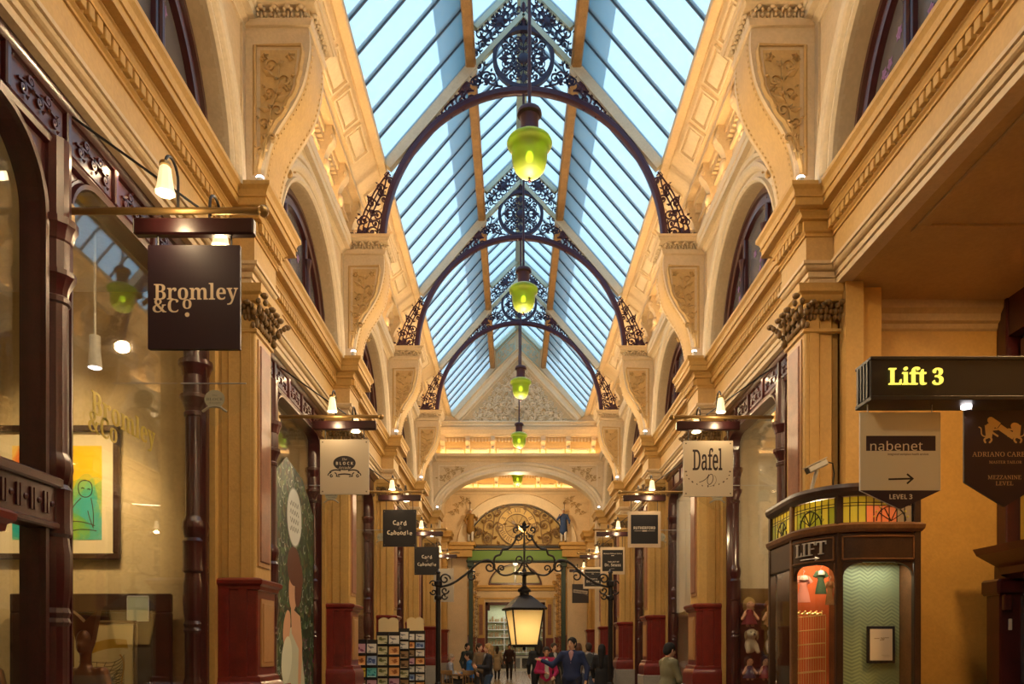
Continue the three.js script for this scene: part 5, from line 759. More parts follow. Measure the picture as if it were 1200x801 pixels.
  for (let i = 0; i < 5; i++) { const x = 2.205 + i * 0.046, q = thing('trinket', ['tiny gilt bird', 'tiny gilt shell', 'tiny gilt urn', 'tiny gilt star', 'tiny gilt crown'][i] + ' standing on top of the golden wire rack', 'ornament', x, 1.86, 6.35); g().ball(x, 1.878, 6.35, 0.017, 0.014, 0.014, 8, 6).ball(x + 0.012, 1.895, 6.35, 0.009, 0.009, 0.009, 6, 5).leaf(x - 0.01, 1.88, 6.345, -0.025, 0.012, 0.3, 0.006).mesh('body', M.brassBright, q, { smooth: 1 }); }
}
// security camera on the cabinet roof
{
  const T = thing('security_camera', 'white bullet security camera with cable above the lift cabinet', 'camera', 2.44, 2.79, 6.55), f = (u, v, w) => { const c = Math.cos(0.45), s = Math.sin(0.45); return [2.42 + u * c - v * s, 3.13 + u * s + v * c, 6.5 + w]; };
  g().add(g().box(-0.09, 0.09, -0.028, 0.028, -0.03, 0.03, 0.01), f).mesh('body', M.white, T); g().add(g().box(-0.1, -0.085, -0.024, 0.024, -0.026, 0.026), f).mesh('lens', M.black, T); g().add(g().box(-0.11, 0.095, 0.028, 0.036, -0.035, 0.035), f).mesh('hood', M.steel, T);
  g().tube([[2.42, 3.1, 6.5], [2.40, 2.98, 6.55], [2.40, 2.82, 6.6]], 0.016, 8).mesh('bracket', M.white, T); g().tube([[2.5, 3.17, 6.5], [2.56, 3.16, 6.52], [2.585, 3.08, 6.55], [2.58, 2.82, 6.6]], 0.006, 6).mesh('cable', M.black, T);
}

// ================================================================ SMOOTH BODIES FROM DISTANCE FIELDS
const cap = (a, b, ra, rb = ra) => { const dx = b[0] - a[0], dy = b[1] - a[1], dz = b[2] - a[2], l2 = dx * dx + dy * dy + dz * dz || 1e-9; return (x, y, z) => { let t = ((x - a[0]) * dx + (y - a[1]) * dy + (z - a[2]) * dz) / l2; t = t < 0 ? 0 : t > 1 ? 1 : t; const px = x - a[0] - dx * t, py = y - a[1] - dy * t, pz = z - a[2] - dz * t; return Math.sqrt(px * px + py * py + pz * pz) - (ra + (rb - ra) * t); }; };
const ell = (c, r) => (x, y, z) => { const a = (x - c[0]) / r[0], b = (y - c[1]) / r[1], e = (z - c[2]) / r[2], k = Math.sqrt(a * a + b * b + e * e); return (k - 1) * Math.min(r[0], r[1], r[2]) * (k < 1 ? 1 : 1); };
const smin = (fs, k) => (x, y, z) => { let d = 1e3; for (const f of fs) { const e = f(x, y, z), h = Math.max(k - Math.abs(d - e), 0) / k; d = Math.min(d, e) - h * h * k * 0.25; } return d; };
function nets(f, lo, hi, cell) {
  const n = [0, 1, 2].map((i) => Math.ceil((hi[i] - lo[i]) / cell) + 1), [nx, ny, nz] = n, v = new Float32Array(nx * ny * nz), id = (i, j, k) => (k * ny + j) * nx + i;
  for (let k = 0; k < nz; k++) for (let j = 0; j < ny; j++) for (let i = 0; i < nx; i++) v[id(i, j, k)] = f(lo[0] + i * cell, lo[1] + j * cell, lo[2] + k * cell);
  const vert = new Map(), pos = [], at = (i, j, k) => {
    const key = id(i, j, k); if (vert.has(key)) return vert.get(key); let sx = 0, sy = 0, sz = 0, m = 0;
    for (let e = 0; e < 12; e++) { const ax = e >> 2, u = e & 1, w = (e >> 1) & 1, o = [0, 0, 0], p = [0, 0, 0]; o[(ax + 1) % 3] = p[(ax + 1) % 3] = u; o[(ax + 2) % 3] = p[(ax + 2) % 3] = w; p[ax] = 1; const a = v[id(i + o[0], j + o[1], k + o[2])], b = v[id(i + p[0], j + p[1], k + p[2])]; if ((a < 0) === (b < 0)) continue; const t = a / (a - b); sx += o[0] + (p[0] - o[0]) * t; sy += o[1] + (p[1] - o[1]) * t; sz += o[2] + (p[2] - o[2]) * t; m++; }
    pos.push([lo[0] + (i + sx / m) * cell, lo[1] + (j + sy / m) * cell, lo[2] + (k + sz / m) * cell]); vert.set(key, pos.length - 1); return pos.length - 1; };
  const out = new G();
  for (let k = 1; k < nz - 1; k++) for (let j = 1; j < ny - 1; j++) for (let i = 1; i < nx - 1; i++) { const a = v[id(i, j, k)] < 0;
    for (let ax = 0; ax < 3; ax++) { const b = v[id(i + (ax === 0), j + (ax === 1), k + (ax === 2))] < 0; if (a === b) continue; const q = ax === 0 ? [[0, -1, -1], [0, 0, -1], [0, 0, 0], [0, -1, 0]] : ax === 1 ? [[-1, 0, -1], [-1, 0, 0], [0, 0, 0], [0, 0, -1]] : [[-1, -1, 0], [0, -1, 0], [0, 0, 0], [-1, 0, 0]]; const p = q.map((o) => pos[at(i + o[0], j + o[1], k + o[2])]); a ? out.quad(...p) : out.quad(...p.reverse()); } }
  return out;
}

// ================================================================ WROUGHT IRON GATEWAY AND LANTERN
{
  const d = 11.5, cx = 0.016, T = thing('iron_gateway', 'black wrought-iron gateway of two posts with scrolled arch', 'gateway', cx, 0, d), R = (pts, r = 0.013) => g().tube(pts.map(([x, y]) => [x, y, d]), r, 6);
  const spiral = (x, y, r, a0, turns, dir) => Array.from({ length: 22 }, (_, i) => { const u = i / 21, a = a0 + dir * u * turns * 2 * Math.PI, q = r * (1 - 0.78 * u); return [x + q * Math.cos(a), y + q * Math.sin(a)]; });
  for (const s of [-1, 1]) {
    const f = (q) => q.map(([x, y]) => [cx + s * x, y]), X = 1.29;
    g().lathe([[0.09, 0], [0.09, 0.08], [0.06, 0.12], [0.045, 0.2], [0.04, 1.0], [0.05, 1.02], [0.05, 1.06], [0.038, 1.08], [0.036, 2.3], [0.055, 2.32], [0.055, 2.36], [0.036, 2.38], [0.034, 2.5], [0.06, 2.52], [0.06, 2.58], [0.03, 2.6], [0.026, 2.7], [0.04, 2.72], [0.0, 2.78]], cx + s * X, d, 12).mesh('post', M.ironBlack, T, { smooth: 0.5 });
    const sc = g(); sc.add(R(f(spiral(1.19, 2.62, 0.085, Math.PI, 1.3, -1)), 0.013)).add(R(f(spiral(1.19, 2.45, 0.06, Math.PI, 1.1, 1)), 0.012)).add(R(f(spiral(1.36, 2.55, 0.055, 0, 1.1, 1)), 0.011)).add(R(f(spiral(1.36, 2.43, 0.05, 0, 1.1, -1)), 0.011)).add(R(f(spiral(1.2, 2.36, 0.05, Math.PI, 1.1, 1)), 0.011)); sc.mesh('post_scroll', M.ironBlack, T, { smooth: 0.7 });
    const smooth = (p) => new THREE.CatmullRomCurve3(p.map(([x, y]) => new THREE.Vector3(x, y, 0))).getPoints(30).map((v) => [v.x, v.y]);
    const arm = g(); arm.add(R(f(smooth([[1.27, 2.5], [1.09, 2.55], [0.88, 2.69], [0.67, 2.87], [0.52, 2.9], [0.44, 2.82]])), 0.018)); arm.add(R(f(spiral(0.52, 2.8, 0.095, 1.2, 1.3, 1)), 0.013)).add(R(f(spiral(0.78, 2.66, 0.08, 2.2, 1.2, -1)), 0.012)); arm.mesh('arm', M.ironBlack, T, { smooth: 0.7 });
    const top = g(); top.add(R(f(smooth([[0.46, 2.78], [0.44, 2.95], [0.36, 2.99], [0.33, 3.06], [0.24, 3.08], [0.16, 3.16], [0.1, 3.26], [0.02, 3.32]])), 0.016)).add(R(f(spiral(0.09, 3.25, 0.06, 2.6, 1.2, 1)), 0.012)).add(R(f(spiral(0.12, 3.36, 0.05, -1.5, 1.1, 1)), 0.012)); top.mesh('arch_bar', M.ironBlack, T, { smooth: 0.7 });
    const low = g(); low.add(R(f(smooth([[0.47, 2.8], [0.32, 2.68], [0.12, 2.73], [0.02, 2.86]])), 0.014)).add(R(f(spiral(0.07, 2.92, 0.065, -2.0, 1.2, 1)), 0.012)).add(R(f(spiral(0.34, 2.78, 0.06, -1.2, 1.2, 1)), 0.011)); low.mesh('lower_scroll', M.ironBlack, T, { smooth: 0.7 });
  }
  const fin = g().tube([[cx, 2.72, d], [cx, 3.42, d]], 0.014, 6); fin.leaf(cx, 3.38, d, 0.12, 0.07, Math.PI / 2, 0.02).leaf(cx, 3.38, d, 0.1, 0.05, 0.5, 0.02).leaf(cx, 3.38, d, 0.1, 0.05, 2.64, 0.02).ball(cx, 3.36, d, 0.03); fin.mesh('finial', M.ironBlack, T);

  const L = thing('hanging_lantern', 'black tapered lantern with glowing amber panes under the gateway', 'lantern', cx, 1.6, d), rot = 0.24, sq = (h, y) => [0, 1, 2, 3].map((i) => { const a = rot + Math.PI / 4 + i * Math.PI / 2; return [cx + h * Math.SQRT2 * Math.cos(a), y, d + h * Math.SQRT2 * Math.sin(a)]; });
  const fr = g(), top = sq(0.235, 2.16), bot = sq(0.165, 1.63); for (let i = 0; i < 4; i++) { fr.tube([top[i], bot[i]], 0.014, 4); for (const [p, r] of [[top, 0.018], [bot, 0.016]]) fr.tube([p[i], p[(i + 1) % 4]], r, 4); } fr.mesh('frame', M.ironBlack, L);
  for (let i = 0; i < 4; i++) { const t = sq(0.228, 2.15), b = sq(0.16, 1.64); g().quad(t[i], t[(i + 1) % 4], b[(i + 1) % 4], b[i]).mesh('pane', M.lantern, L, { label: 'glowing amber glass pane' }); }
  const rf = g(), e = sq(0.28, 2.18), m = sq(0.1, 2.36), m2 = sq(0.07, 2.38); for (let i = 0; i < 4; i++) { const j = (i + 1) % 4; rf.quad(e[i], e[j], m[j], m[i]).quad(m[i], m[j], m2[j], m2[i]); } for (let i = 0; i < 4; i++) for (let k = 0; k < 12; k++) { const j = (i + 1) % 4, at = (u) => [e[i][0] + (e[j][0] - e[i][0]) * u, 2.18, e[i][2] + (e[j][2] - e[i][2]) * u], p = at(k / 12), q = at((k + 1) / 12), t = at((k + 0.5) / 12); t[1] = 2.145; rf.tri(p, q, t); } rf.mesh('roof', M.ironBlack, L);
  g().lathe([[0.07, 2.38], [0.07, 2.42], [0.1, 2.43], [0.1, 2.46], [0.05, 2.5], [0.03, 2.52], [0.03, 2.66], [0.06, 2.68], [0.17, 2.69], [0.17, 2.71], [0.04, 2.73], [0.02, 2.78], [0.0, 2.78]], cx, d, 14).mesh('cap', M.ironBlack, L, { smooth: 0.5 }); g().lathe([[0.0, 1.55], [0.03, 1.57], [0.02, 1.6], [0.1, 1.615], [0.0, 1.63]], cx, d, 10).mesh('drop', M.ironBlack, L);
  g().box(cx - 0.17, cx + 0.17, 1.6, 1.63, d - 0.17, d + 0.17).mesh('floor_plate', M.ironBlack, L);
  g().ball(cx, 1.88, d, 0.03, 0.05, 0.03, 10, 8).mesh('bulb', M.bulb, L, { smooth: 1.2 }); g().tube([[cx, 1.92, d], [cx, 2.2, d]], 0.012, 6).mesh('bulb_holder', M.ironBlack, L); pointLight(cx, 1.88, d, WARM, 0.46, 2);
}
// ================================================================ CLOCK, GREEN BEAM
{
  const d = WALL2 + 0.14, T = thing('clock', 'large gilt scrollwork clock filling the arched wall', 'clock', 0, 5.3, d), cy = 6.02, ring = (r, w, n = 40) => g().planar([[-w, d - 0.02], [w, d - 0.02], [w, d + 0.02], [-w, d + 0.02], [-w, d - 0.02]], Array.from({ length: n }, (_, i) => [r * Math.cos(i / n * 6.2832), cy - r * Math.sin(i / n * 6.2832)]), true);
  ring(0.70, 0.016).mesh('dial_rim', M.giltIron, T); ring(0.44, 0.014).mesh('inner_rim', M.giltIron, T); g().planar([[-0.11, d], [0.11, d], [0.11, d + 0.01], [-0.11, d + 0.01]], Array.from({ length: 40 }, (_, i) => [0.57 * Math.cos(i / 40 * 6.2832), cy - 0.57 * Math.sin(i / 40 * 6.2832)]), true).mesh('chapter_ring', M.clockRing, T);
  const NUM = ['XII', 'I', 'II', 'III', 'IIII', 'V', 'VI', 'VII', 'VIII', 'IX', 'X', 'XI'];
  NUM.forEach((s, i) => { const a = Math.PI / 2 - i * Math.PI / 6; textG(s, serifBold, 0.15, 0.01, (x, y, z) => { const X = x * 0.8, Y = y - 0.075; return [Math.cos(a) * 0.57 + X * Math.sin(a) + Y * Math.cos(a), cy + Math.sin(a) * 0.57 - X * Math.cos(a) + Y * Math.sin(a), d - 0.012 - z]; }).mesh('numeral', M.gilt, T); });
  for (let i = 0; i < 12; i++) { const a = i * Math.PI / 6; g().tube([[0.1 * Math.cos(a), cy + 0.1 * Math.sin(a), d], [0.43 * Math.cos(a), cy + 0.43 * Math.sin(a), d]], (u) => 0.012 - 0.006 * u, 5).mesh('spoke', M.giltIron, T); }
  g().ball(0, cy, d - 0.02, 0.08, 0.08, 0.03, 10, 6).mesh('hub', M.gilt, T);
  const hand = (a, l, w) => g().add(g().slab(new THREE.Shape([[-0.1, -w * 0.4], [l * 0.6, -w], [l, 0], [l * 0.6, w], [-0.1, w * 0.4]].map((q) => new THREE.Vector2(...q))), -0.01, 0.01), (x, y, z) => [x * Math.cos(a) - y * Math.sin(a), cy + x * Math.sin(a) + y * Math.cos(a), d - 0.06 + z]); hand(-0.72, 0.52, 0.05).mesh('minute_hand', M.brassBright, T); hand(2.4, 0.3, 0.05).mesh('hour_hand', M.gilt, T);
  for (const s of [-1, 1]) { const q = g(), F = (p, n, r) => q.rinceau(p, d - 0.02, n, r, 0.02, 0.03, { leaves: true, turns: 1.5 }); F([[0.95, 5.36], [0.88, 5.7], [0.86, 6.1], [0.78, 6.55]], 3, 0.2); F([[0.4, 5.34], [0.8, 5.34], [1.2, 5.34], [1.72, 5.34]], 3, 0.17); F([[1.24, 5.5], [1.22, 5.9], [1.12, 6.3]], 2, 0.2); F([[1.6, 5.45], [1.55, 5.75], [1.42, 6.0]], 2, 0.13); F([[0.2, 6.76], [0.5, 6.68], [0.75, 6.55]], 3, 0.07); q.mesh('scrollwork', M.giltIron, T, { side: s, smooth: 0.6 }); }
  g().planar([[-0.03, d - 0.03], [0.0, d - 0.03], [0.0, d + 0.03], [-0.03, d + 0.03]], archPts(1.8, 5.3, 1.5)).mesh('outer_rim', M.black, T);
}
{
  const d = WALL2 + 0.1, T = thing('green_awning_beam', 'long plain green fascia beam below the clock', 'beam', 0, 4.7, d); g().box(-1.8, 1.8, 4.74, 5.1, d - 0.3, d + 0.1, 0.01).mesh('fascia', M.green, T); g().box(-1.84, 1.84, 4.68, 4.74, d - 0.32, d + 0.12, 0.01).box(-1.84, 1.84, 5.08, 5.12, d - 0.32, d + 0.12, 0.01).mesh('trim', M.ironGreen, T);
  for (const s of [-1, 1]) { const q = thing('green_post', s < 0 ? 'dark green post with twined lights on the gallery side of the clock opening' : 'dark green post with twined lights on the lift side of the clock opening', 'post', s * 1.68, 0, d - 0.1); g().box(1.6, 1.76, 0, 4.7, d - 0.2, d, 0.012).box(1.56, 1.8, 0, 0.4, d - 0.24, d + 0.04, 0.01).box(1.56, 1.8, 4.5, 4.7, d - 0.24, d + 0.04, 0.02).mesh('shaft', M.ironGreen, q, { side: s }); const v = g(); v.rinceau([[1.5, 1.2], [1.54, 2.2], [1.5, 3.2], [1.52, 4.3]], d - 0.1, 22, 0.07, 0.012, 0.02); v.mesh('twining_garland', M.giltIron, q, { side: s }); }
}
// ================================================================ POSTCARD RACKS
const cardMats = [[['#cfc9bd', '#6b6a72', '#a8a39a']], [['#b9b48e', '#5a5b30', '#d9d2a8']], [['#d49a5c', '#8a4a20', '#f0cf9c']], [['#b98fa0', '#6a3050', '#e6d2d8']], [['#8ea3c8', '#28427e', '#dfe5f0']], [['#8a6c48', '#3c2614', '#cbb088']], [['#5ab0b4', '#0d6a78', '#c8e6e4']], [['#d2b93a', '#7a640a', '#efe39a']]].map(([p], i) => print(64, 84, (c, w, h) => { c.fillStyle = p[0]; c.fillRect(0, 0, w, h); c.fillStyle = p[1]; let s = i * 77 + 3; const r = () => (s = (s * 16807) % 2147483647) / 2147483647; for (let k = 0; k < 9; k++) { c.globalAlpha = 0.5 + 0.5 * r(); c.beginPath(); c.ellipse(8 + 48 * r(), 14 + 56 * r(), 3 + 9 * r(), 3 + 12 * r(), r() * 3, 0, 7); c.fill(); } c.globalAlpha = 1; c.fillStyle = p[2]; c.fillRect(6, h - 16, w - 12, 6); }));
function rack(label, x, d, w, h, cols, rows, pick, top = null) {
  const T = thing('card_rack', label, 'card rack', x, 0, d); g().lathe([[0.22, 0], [0.22, 0.04], [0.03, 0.08], [0.02, 0.1], [0.02, h]], x, d, 12).mesh('stand', M.black, T);
  g().box(x - w / 2, x + w / 2, 0.5, h, d - 0.01, d + 0.01).mesh('back_grid', M.black, T);
  const cw = w / cols, rh = (h - 0.6) / rows;
  for (let c = 0; c < cols; c++) for (let r = 0; r < rows; r++) { const y = h - 0.05 - (r + 0.5) * rh, X = x - w / 2 + (c + 0.5) * cw, k = pick(c, r); const m = printPlane('card', cardMats[k % 8], T, X, y, d - 0.04, cw * 0.86, rh * 0.84); m.rotation.x = -0.12; g().box(X - cw * 0.45, X + cw * 0.45, y - rh * 0.46, y - rh * 0.34, d - 0.062, d - 0.05).mesh('pocket', M.black, T); }
  if (top) { const s = new THREE.Shape(); s.moveTo(x - w * 0.42, h); s.lineTo(x + w * 0.42, h); s.lineTo(x + w * 0.42, h + 0.2); s.quadraticCurveTo(x + w * 0.2, h + 0.28, x, h + 0.21); s.quadraticCurveTo(x - w * 0.2, h + 0.28, x - w * 0.42, h + 0.2); s.closePath(); g().slab(s, d - 0.01, d + 0.01).mesh('header', M.header, T); }
}
rack('low two-column card rack with blue and teal cards beside the dado', -2.42, 11.9, 0.34, 1.72, 2, 6, (c, r) => [[3, 2, 7, 5, 4, 1], [0, 4, 6, 3, 2, 0]][c][r % 6]);
rack('card rack with green cards and a scalloped cream header', -2.26, 13.0, 0.40, 1.86, 2, 7, (c, r) => (c ? [0, 2, 2, 2, 3, 3, 0][r] : 1), true);
rack('tall spinner rack of grey photo cards', -2.06, 13.4, 0.2, 1.93, 1, 8, (c, r) => [0, 0, 5, 5, 1, 5, 0, 2][r]);
rack('spinner rack of pale cards with orange backed top', -1.92, 13.9, 0.36, 1.9, 2, 9, (c, r) => [0, 2, 5, 3, 0, 4, 0, 2, 0][(r + c * 4) % 9], true);

// ================================================================ POSTER IN THE SHOP WINDOW
{
  const k = 0, a = P(k) + 1.62, b = P(k + 1) - 0.62, w = b - a, y0 = 0.6, y1 = 3.9, T = thing('window_poster', 'tall leafy green window poster of a figure in a pale dress', 'poster', -2.895, y0, (a + b) / 2);
  const mat = print(512, 1024, (c, W, H) => { c.fillStyle = '#16281a'; c.fillRect(0, 0, W, H); let s = 5; const r = () => (s = (s * 16807) % 2147483647) / 2147483647; const cols = ['#2d4a2a', '#3d5c34', '#1f3a24', '#55603a', '#24402c', '#463a1e'], lf = (x, y, l, wd, an, col) => { c.save(); c.translate(x, y); c.rotate(an); c.fillStyle = col; c.beginPath(); c.ellipse(0, 0, l, wd, 0, 0, 7); c.fill(); c.restore(); };
    for (let i = 0; i < 900; i++) lf(W * r(), H * r(), 10 + 16 * r(), 5 + 6 * r(), 3 * r(), cols[Math.floor(r() * 6)]); c.strokeStyle = '#b9c0b4'; c.lineWidth = 4; for (let i = 0; i < 240; i++) { const x = W * r(), y = H * r(), q = 8 + 12 * r(); c.globalAlpha = 0.5 + 0.4 * r(); c.beginPath(); c.arc(x, y, q, 3 * r(), 3 + 2.2 * r()); c.stroke(); } c.globalAlpha = 1; c.fillStyle = '#7a2f5a'; for (let i = 0; i < 70; i++) { c.globalAlpha = 0.5; c.beginPath(); c.arc(W * (0.55 + 0.45 * r()), H * (0.66 + 0.3 * r()), 8, 0, 7); c.fill(); } c.globalAlpha = 1;
    // a seated figure seen from the side, hands raised to the mouth
    c.fillStyle = '#b9bda4'; c.beginPath(); c.moveTo(190, 640); c.quadraticCurveTo(330, 600, 350, 760); c.lineTo(440, 1024); c.lineTo(60, 1024); c.quadraticCurveTo(90, 800, 190, 640); c.fill(); c.fillStyle = '#c79a78'; c.beginPath(); c.moveTo(200, 560); c.lineTo(320, 590); c.lineTo(350, 700); c.lineTo(330, 860); c.lineTo(290, 860); c.lineTo(300, 720); c.lineTo(210, 660); c.fill(); c.beginPath(); c.ellipse(230, 490, 56, 82, 0.15, 0, 7); c.fill(); c.fillStyle = '#5a2a1c'; c.beginPath(); c.ellipse(240, 400, 84, 76, 0, 0, 7); c.fill(); c.beginPath(); c.ellipse(300, 470, 46, 90, 0.3, 0, 7); c.fill(); c.fillStyle = '#c79a78'; c.beginPath(); c.ellipse(150, 640, 40, 70, 0.4, 0, 7); c.fill(); c.fillStyle = '#cfd2ba'; c.beginPath(); c.ellipse(150, 760, 60, 90, 0.3, 0, 7); c.fill(); c.fillStyle = '#8a3a34'; c.fillRect(130, 850, 70, 120); c.fillStyle = '#c79a78'; c.beginPath(); c.ellipse(110, 980, 80, 36, 0.3, 0, 7); c.fill();
    c.fillStyle = '#c8ccc6'; c.beginPath(); c.ellipse(246, 210, 92, 112, 0, 0, 7); c.fill(); c.lineWidth = 6; c.strokeStyle = '#8d918a'; c.stroke(); c.strokeStyle = '#6d726b'; c.lineWidth = 5; for (let j = 0; j < 4; j++) { c.beginPath(); for (let i = 0; i <= 20; i++) c.lineTo(190 + i * 5.6, 160 + j * 32 + 9 * Math.sin(i * 1.3 + j * 2)); c.stroke(); } });
  const s = new THREE.Shape([[a, y0], [b, y0], [b, y1 - 0.5], [b - 0.55, y1 - 0.12], [a + 0.5, y1], [a, y1 - 0.3]].map((q) => new THREE.Vector2(...q))), geo = new THREE.ExtrudeGeometry(s, { depth: 0.004, bevelEnabled: false }), p = geo.attributes.position, uv = geo.attributes.uv; const o = worldAt(T);
  for (let i = 0; i < p.count; i++) { const u = p.getX(i), v = p.getY(i), t = p.getZ(i); uv.setXY(i, (u - a) / w, (v - y0) / (y1 - y0)); p.setXYZ(i, -2.895 + t - o.x, v - o.y, -u - o.z); } geo.computeVertexNormals(); const m = new THREE.Mesh(geo, mat); m.name = 'sheet'; T.add(m);
}
// gilt name lettered on the gallery glass, hanging crest banners on the glass of the jambs
{
  const T = thing('window_lettering', 'gilt lettering Bromley & Co on the gallery window glass', 'lettering', -2.885, 2.9, 5.55), F = (x0, y0, k) => (x, y, z) => [-2.888 + z * 0.4, y0 + y * k, x0 + x * k];
  textG('Bromley', serifBold, 0.15, 0.01, F(5.42, 3.12, 1)).mesh('name', M.goldLetter, T); textG('&Co', serifBold, 0.13, 0.01, F(5.12, 3.0, 1)).mesh('suffix', M.goldLetter, T);
}
M.crestPale = std([0.27, 0.24, 0.17], { rough: 0.6 });
const crest = print(128, 150, (c, w, h) => { c.fillStyle = '#8f8872'; c.fillRect(0, 0, w, h); c.fillStyle = '#5a5446'; rectText(c, 'The', 64, 44, 20, 'serif', 'italic'); rectText(c, 'BLOCK', 64, 76, 30, 'serif', 'bold'); rectText(c, 'Arcade', 64, 106, 22, 'serif', 'italic'); });
for (const [side, d, x, y, lab] of [[-1, 6.35, 2.62, 3.78, 'small clear crest pennant by the gallery jamb column'], [-1, 10.35, 2.6, 3.78, 'small clear crest pennant above the poster shopfront pilaster'], [-1, 14.3, 2.6, 3.78, 'small clear crest pennant below the larger card shop sign'], [1, 10.35, 2.6, 3.78, 'small clear crest pennant below the Dafel sign'], [1, 14.3, 2.6, 3.78, 'small clear crest pennant below the broad-bordered sign']]) {
  const T = thing('crest_pennant', lab, 'pennant', side * x, y - 0.35, d), w = 0.26; { const eg = new THREE.CircleGeometry(0.5, 24), m = new THREE.Mesh(eg, crest), o = worldAt(T); m.scale.set(0.17, 0.15, 1); m.position.set(side * x - o.x, y - 0.13 - o.y, -d + 0.004 - o.z); m.name = 'emblem'; T.add(m); g().tube([[side * x - 0.1, y - 0.235, d - 0.004], [side * x - 0.05, y - 0.2, d - 0.004], [side * x, y - 0.19, d - 0.004], [side * x + 0.05, y - 0.2, d - 0.004], [side * x + 0.1, y - 0.235, d - 0.004]], 0.011, 5).mesh('ribbon', M.crestPale, T); } g().slab(new THREE.Shape([[-w, 0], [-w, -0.2], [0, -0.36], [w, -0.2], [w, 0]].map(([a, b]) => new THREE.Vector2(side * x + a, y + b))), d - 0.002, d + 0.002).mesh('sheet', M.glass, T); g().tube([[x - w, y, d], [2.9, y + 0.0, d]], 0.006, 5).mesh('rail', M.steel, T, { side });
}

// ================================================================ PEOPLE
const SKIN = std([0.62, 0.36, 0.24], { rough: 0.6 }), SKIN2 = std([0.56, 0.33, 0.20], { rough: 0.6 }), DARK = std([0.012, 0.009, 0.008], { rough: 0.5 }), LIP = std([0.35, 0.10, 0.09], { rough: 0.5 });
const clothOf = new Map(), cloth = (rgb) => { const k = rgb.join(); if (!clothOf.has(k)) clothOf.set(k, std(rgb, { rough: 0.85, map: plasterTex })); return clothOf.get(k); };
function hand(field, wrist, dir, palmN, r = 1) {            // palm, four fingers and a thumb, gently curled
  const f = new THREE.Vector3(...dir).normalize(), n = new THREE.Vector3(...palmN), s = new THREE.Vector3().crossVectors(f, n).normalize(), m = new THREE.Vector3().crossVectors(s, f).normalize(), P0 = (a, b, c) => [wrist[0] + (f.x * a + s.x * b + m.x * c) * r, wrist[1] + (f.y * a + s.y * b + m.y * c) * r, wrist[2] + (f.z * a + s.z * b + m.z * c) * r];
  const parts = []; parts.push(cap(P0(0.0, 0, 0), P0(0.05, 0.012, 0), 0.024 * r, 0.026 * r), cap(P0(0.05, -0.024, 0), P0(0.08, -0.026, 0), 0.018 * r, 0.012 * r), cap(P0(0.05, 0.02, 0), P0(0.08, 0.026, 0), 0.02 * r, 0.013 * r));
  [[-0.03, 0.066, 0.75], [-0.011, 0.08, 1], [0.01, 0.078, 0.95], [0.03, 0.07, 0.85]].forEach(([b, a, l]) => { parts.push(cap(P0(a, b, 0), P0(a + 0.035 * l, b * 1.1, 0.008), 0.0095 * r, 0.009 * r), cap(P0(a + 0.035 * l, b * 1.1, 0.008), P0(a + 0.06 * l, b * 1.1, 0.026), 0.009 * r, 0.0075 * r)); });
  parts.push(cap(P0(0.025, 0.03, 0.004), P0(0.055, 0.052, 0.014), 0.0125 * r, 0.0105 * r), cap(P0(0.055, 0.052, 0.014), P0(0.085, 0.056, 0.026), 0.0105 * r, 0.009 * r));
  return smin(parts, 0.008);
}
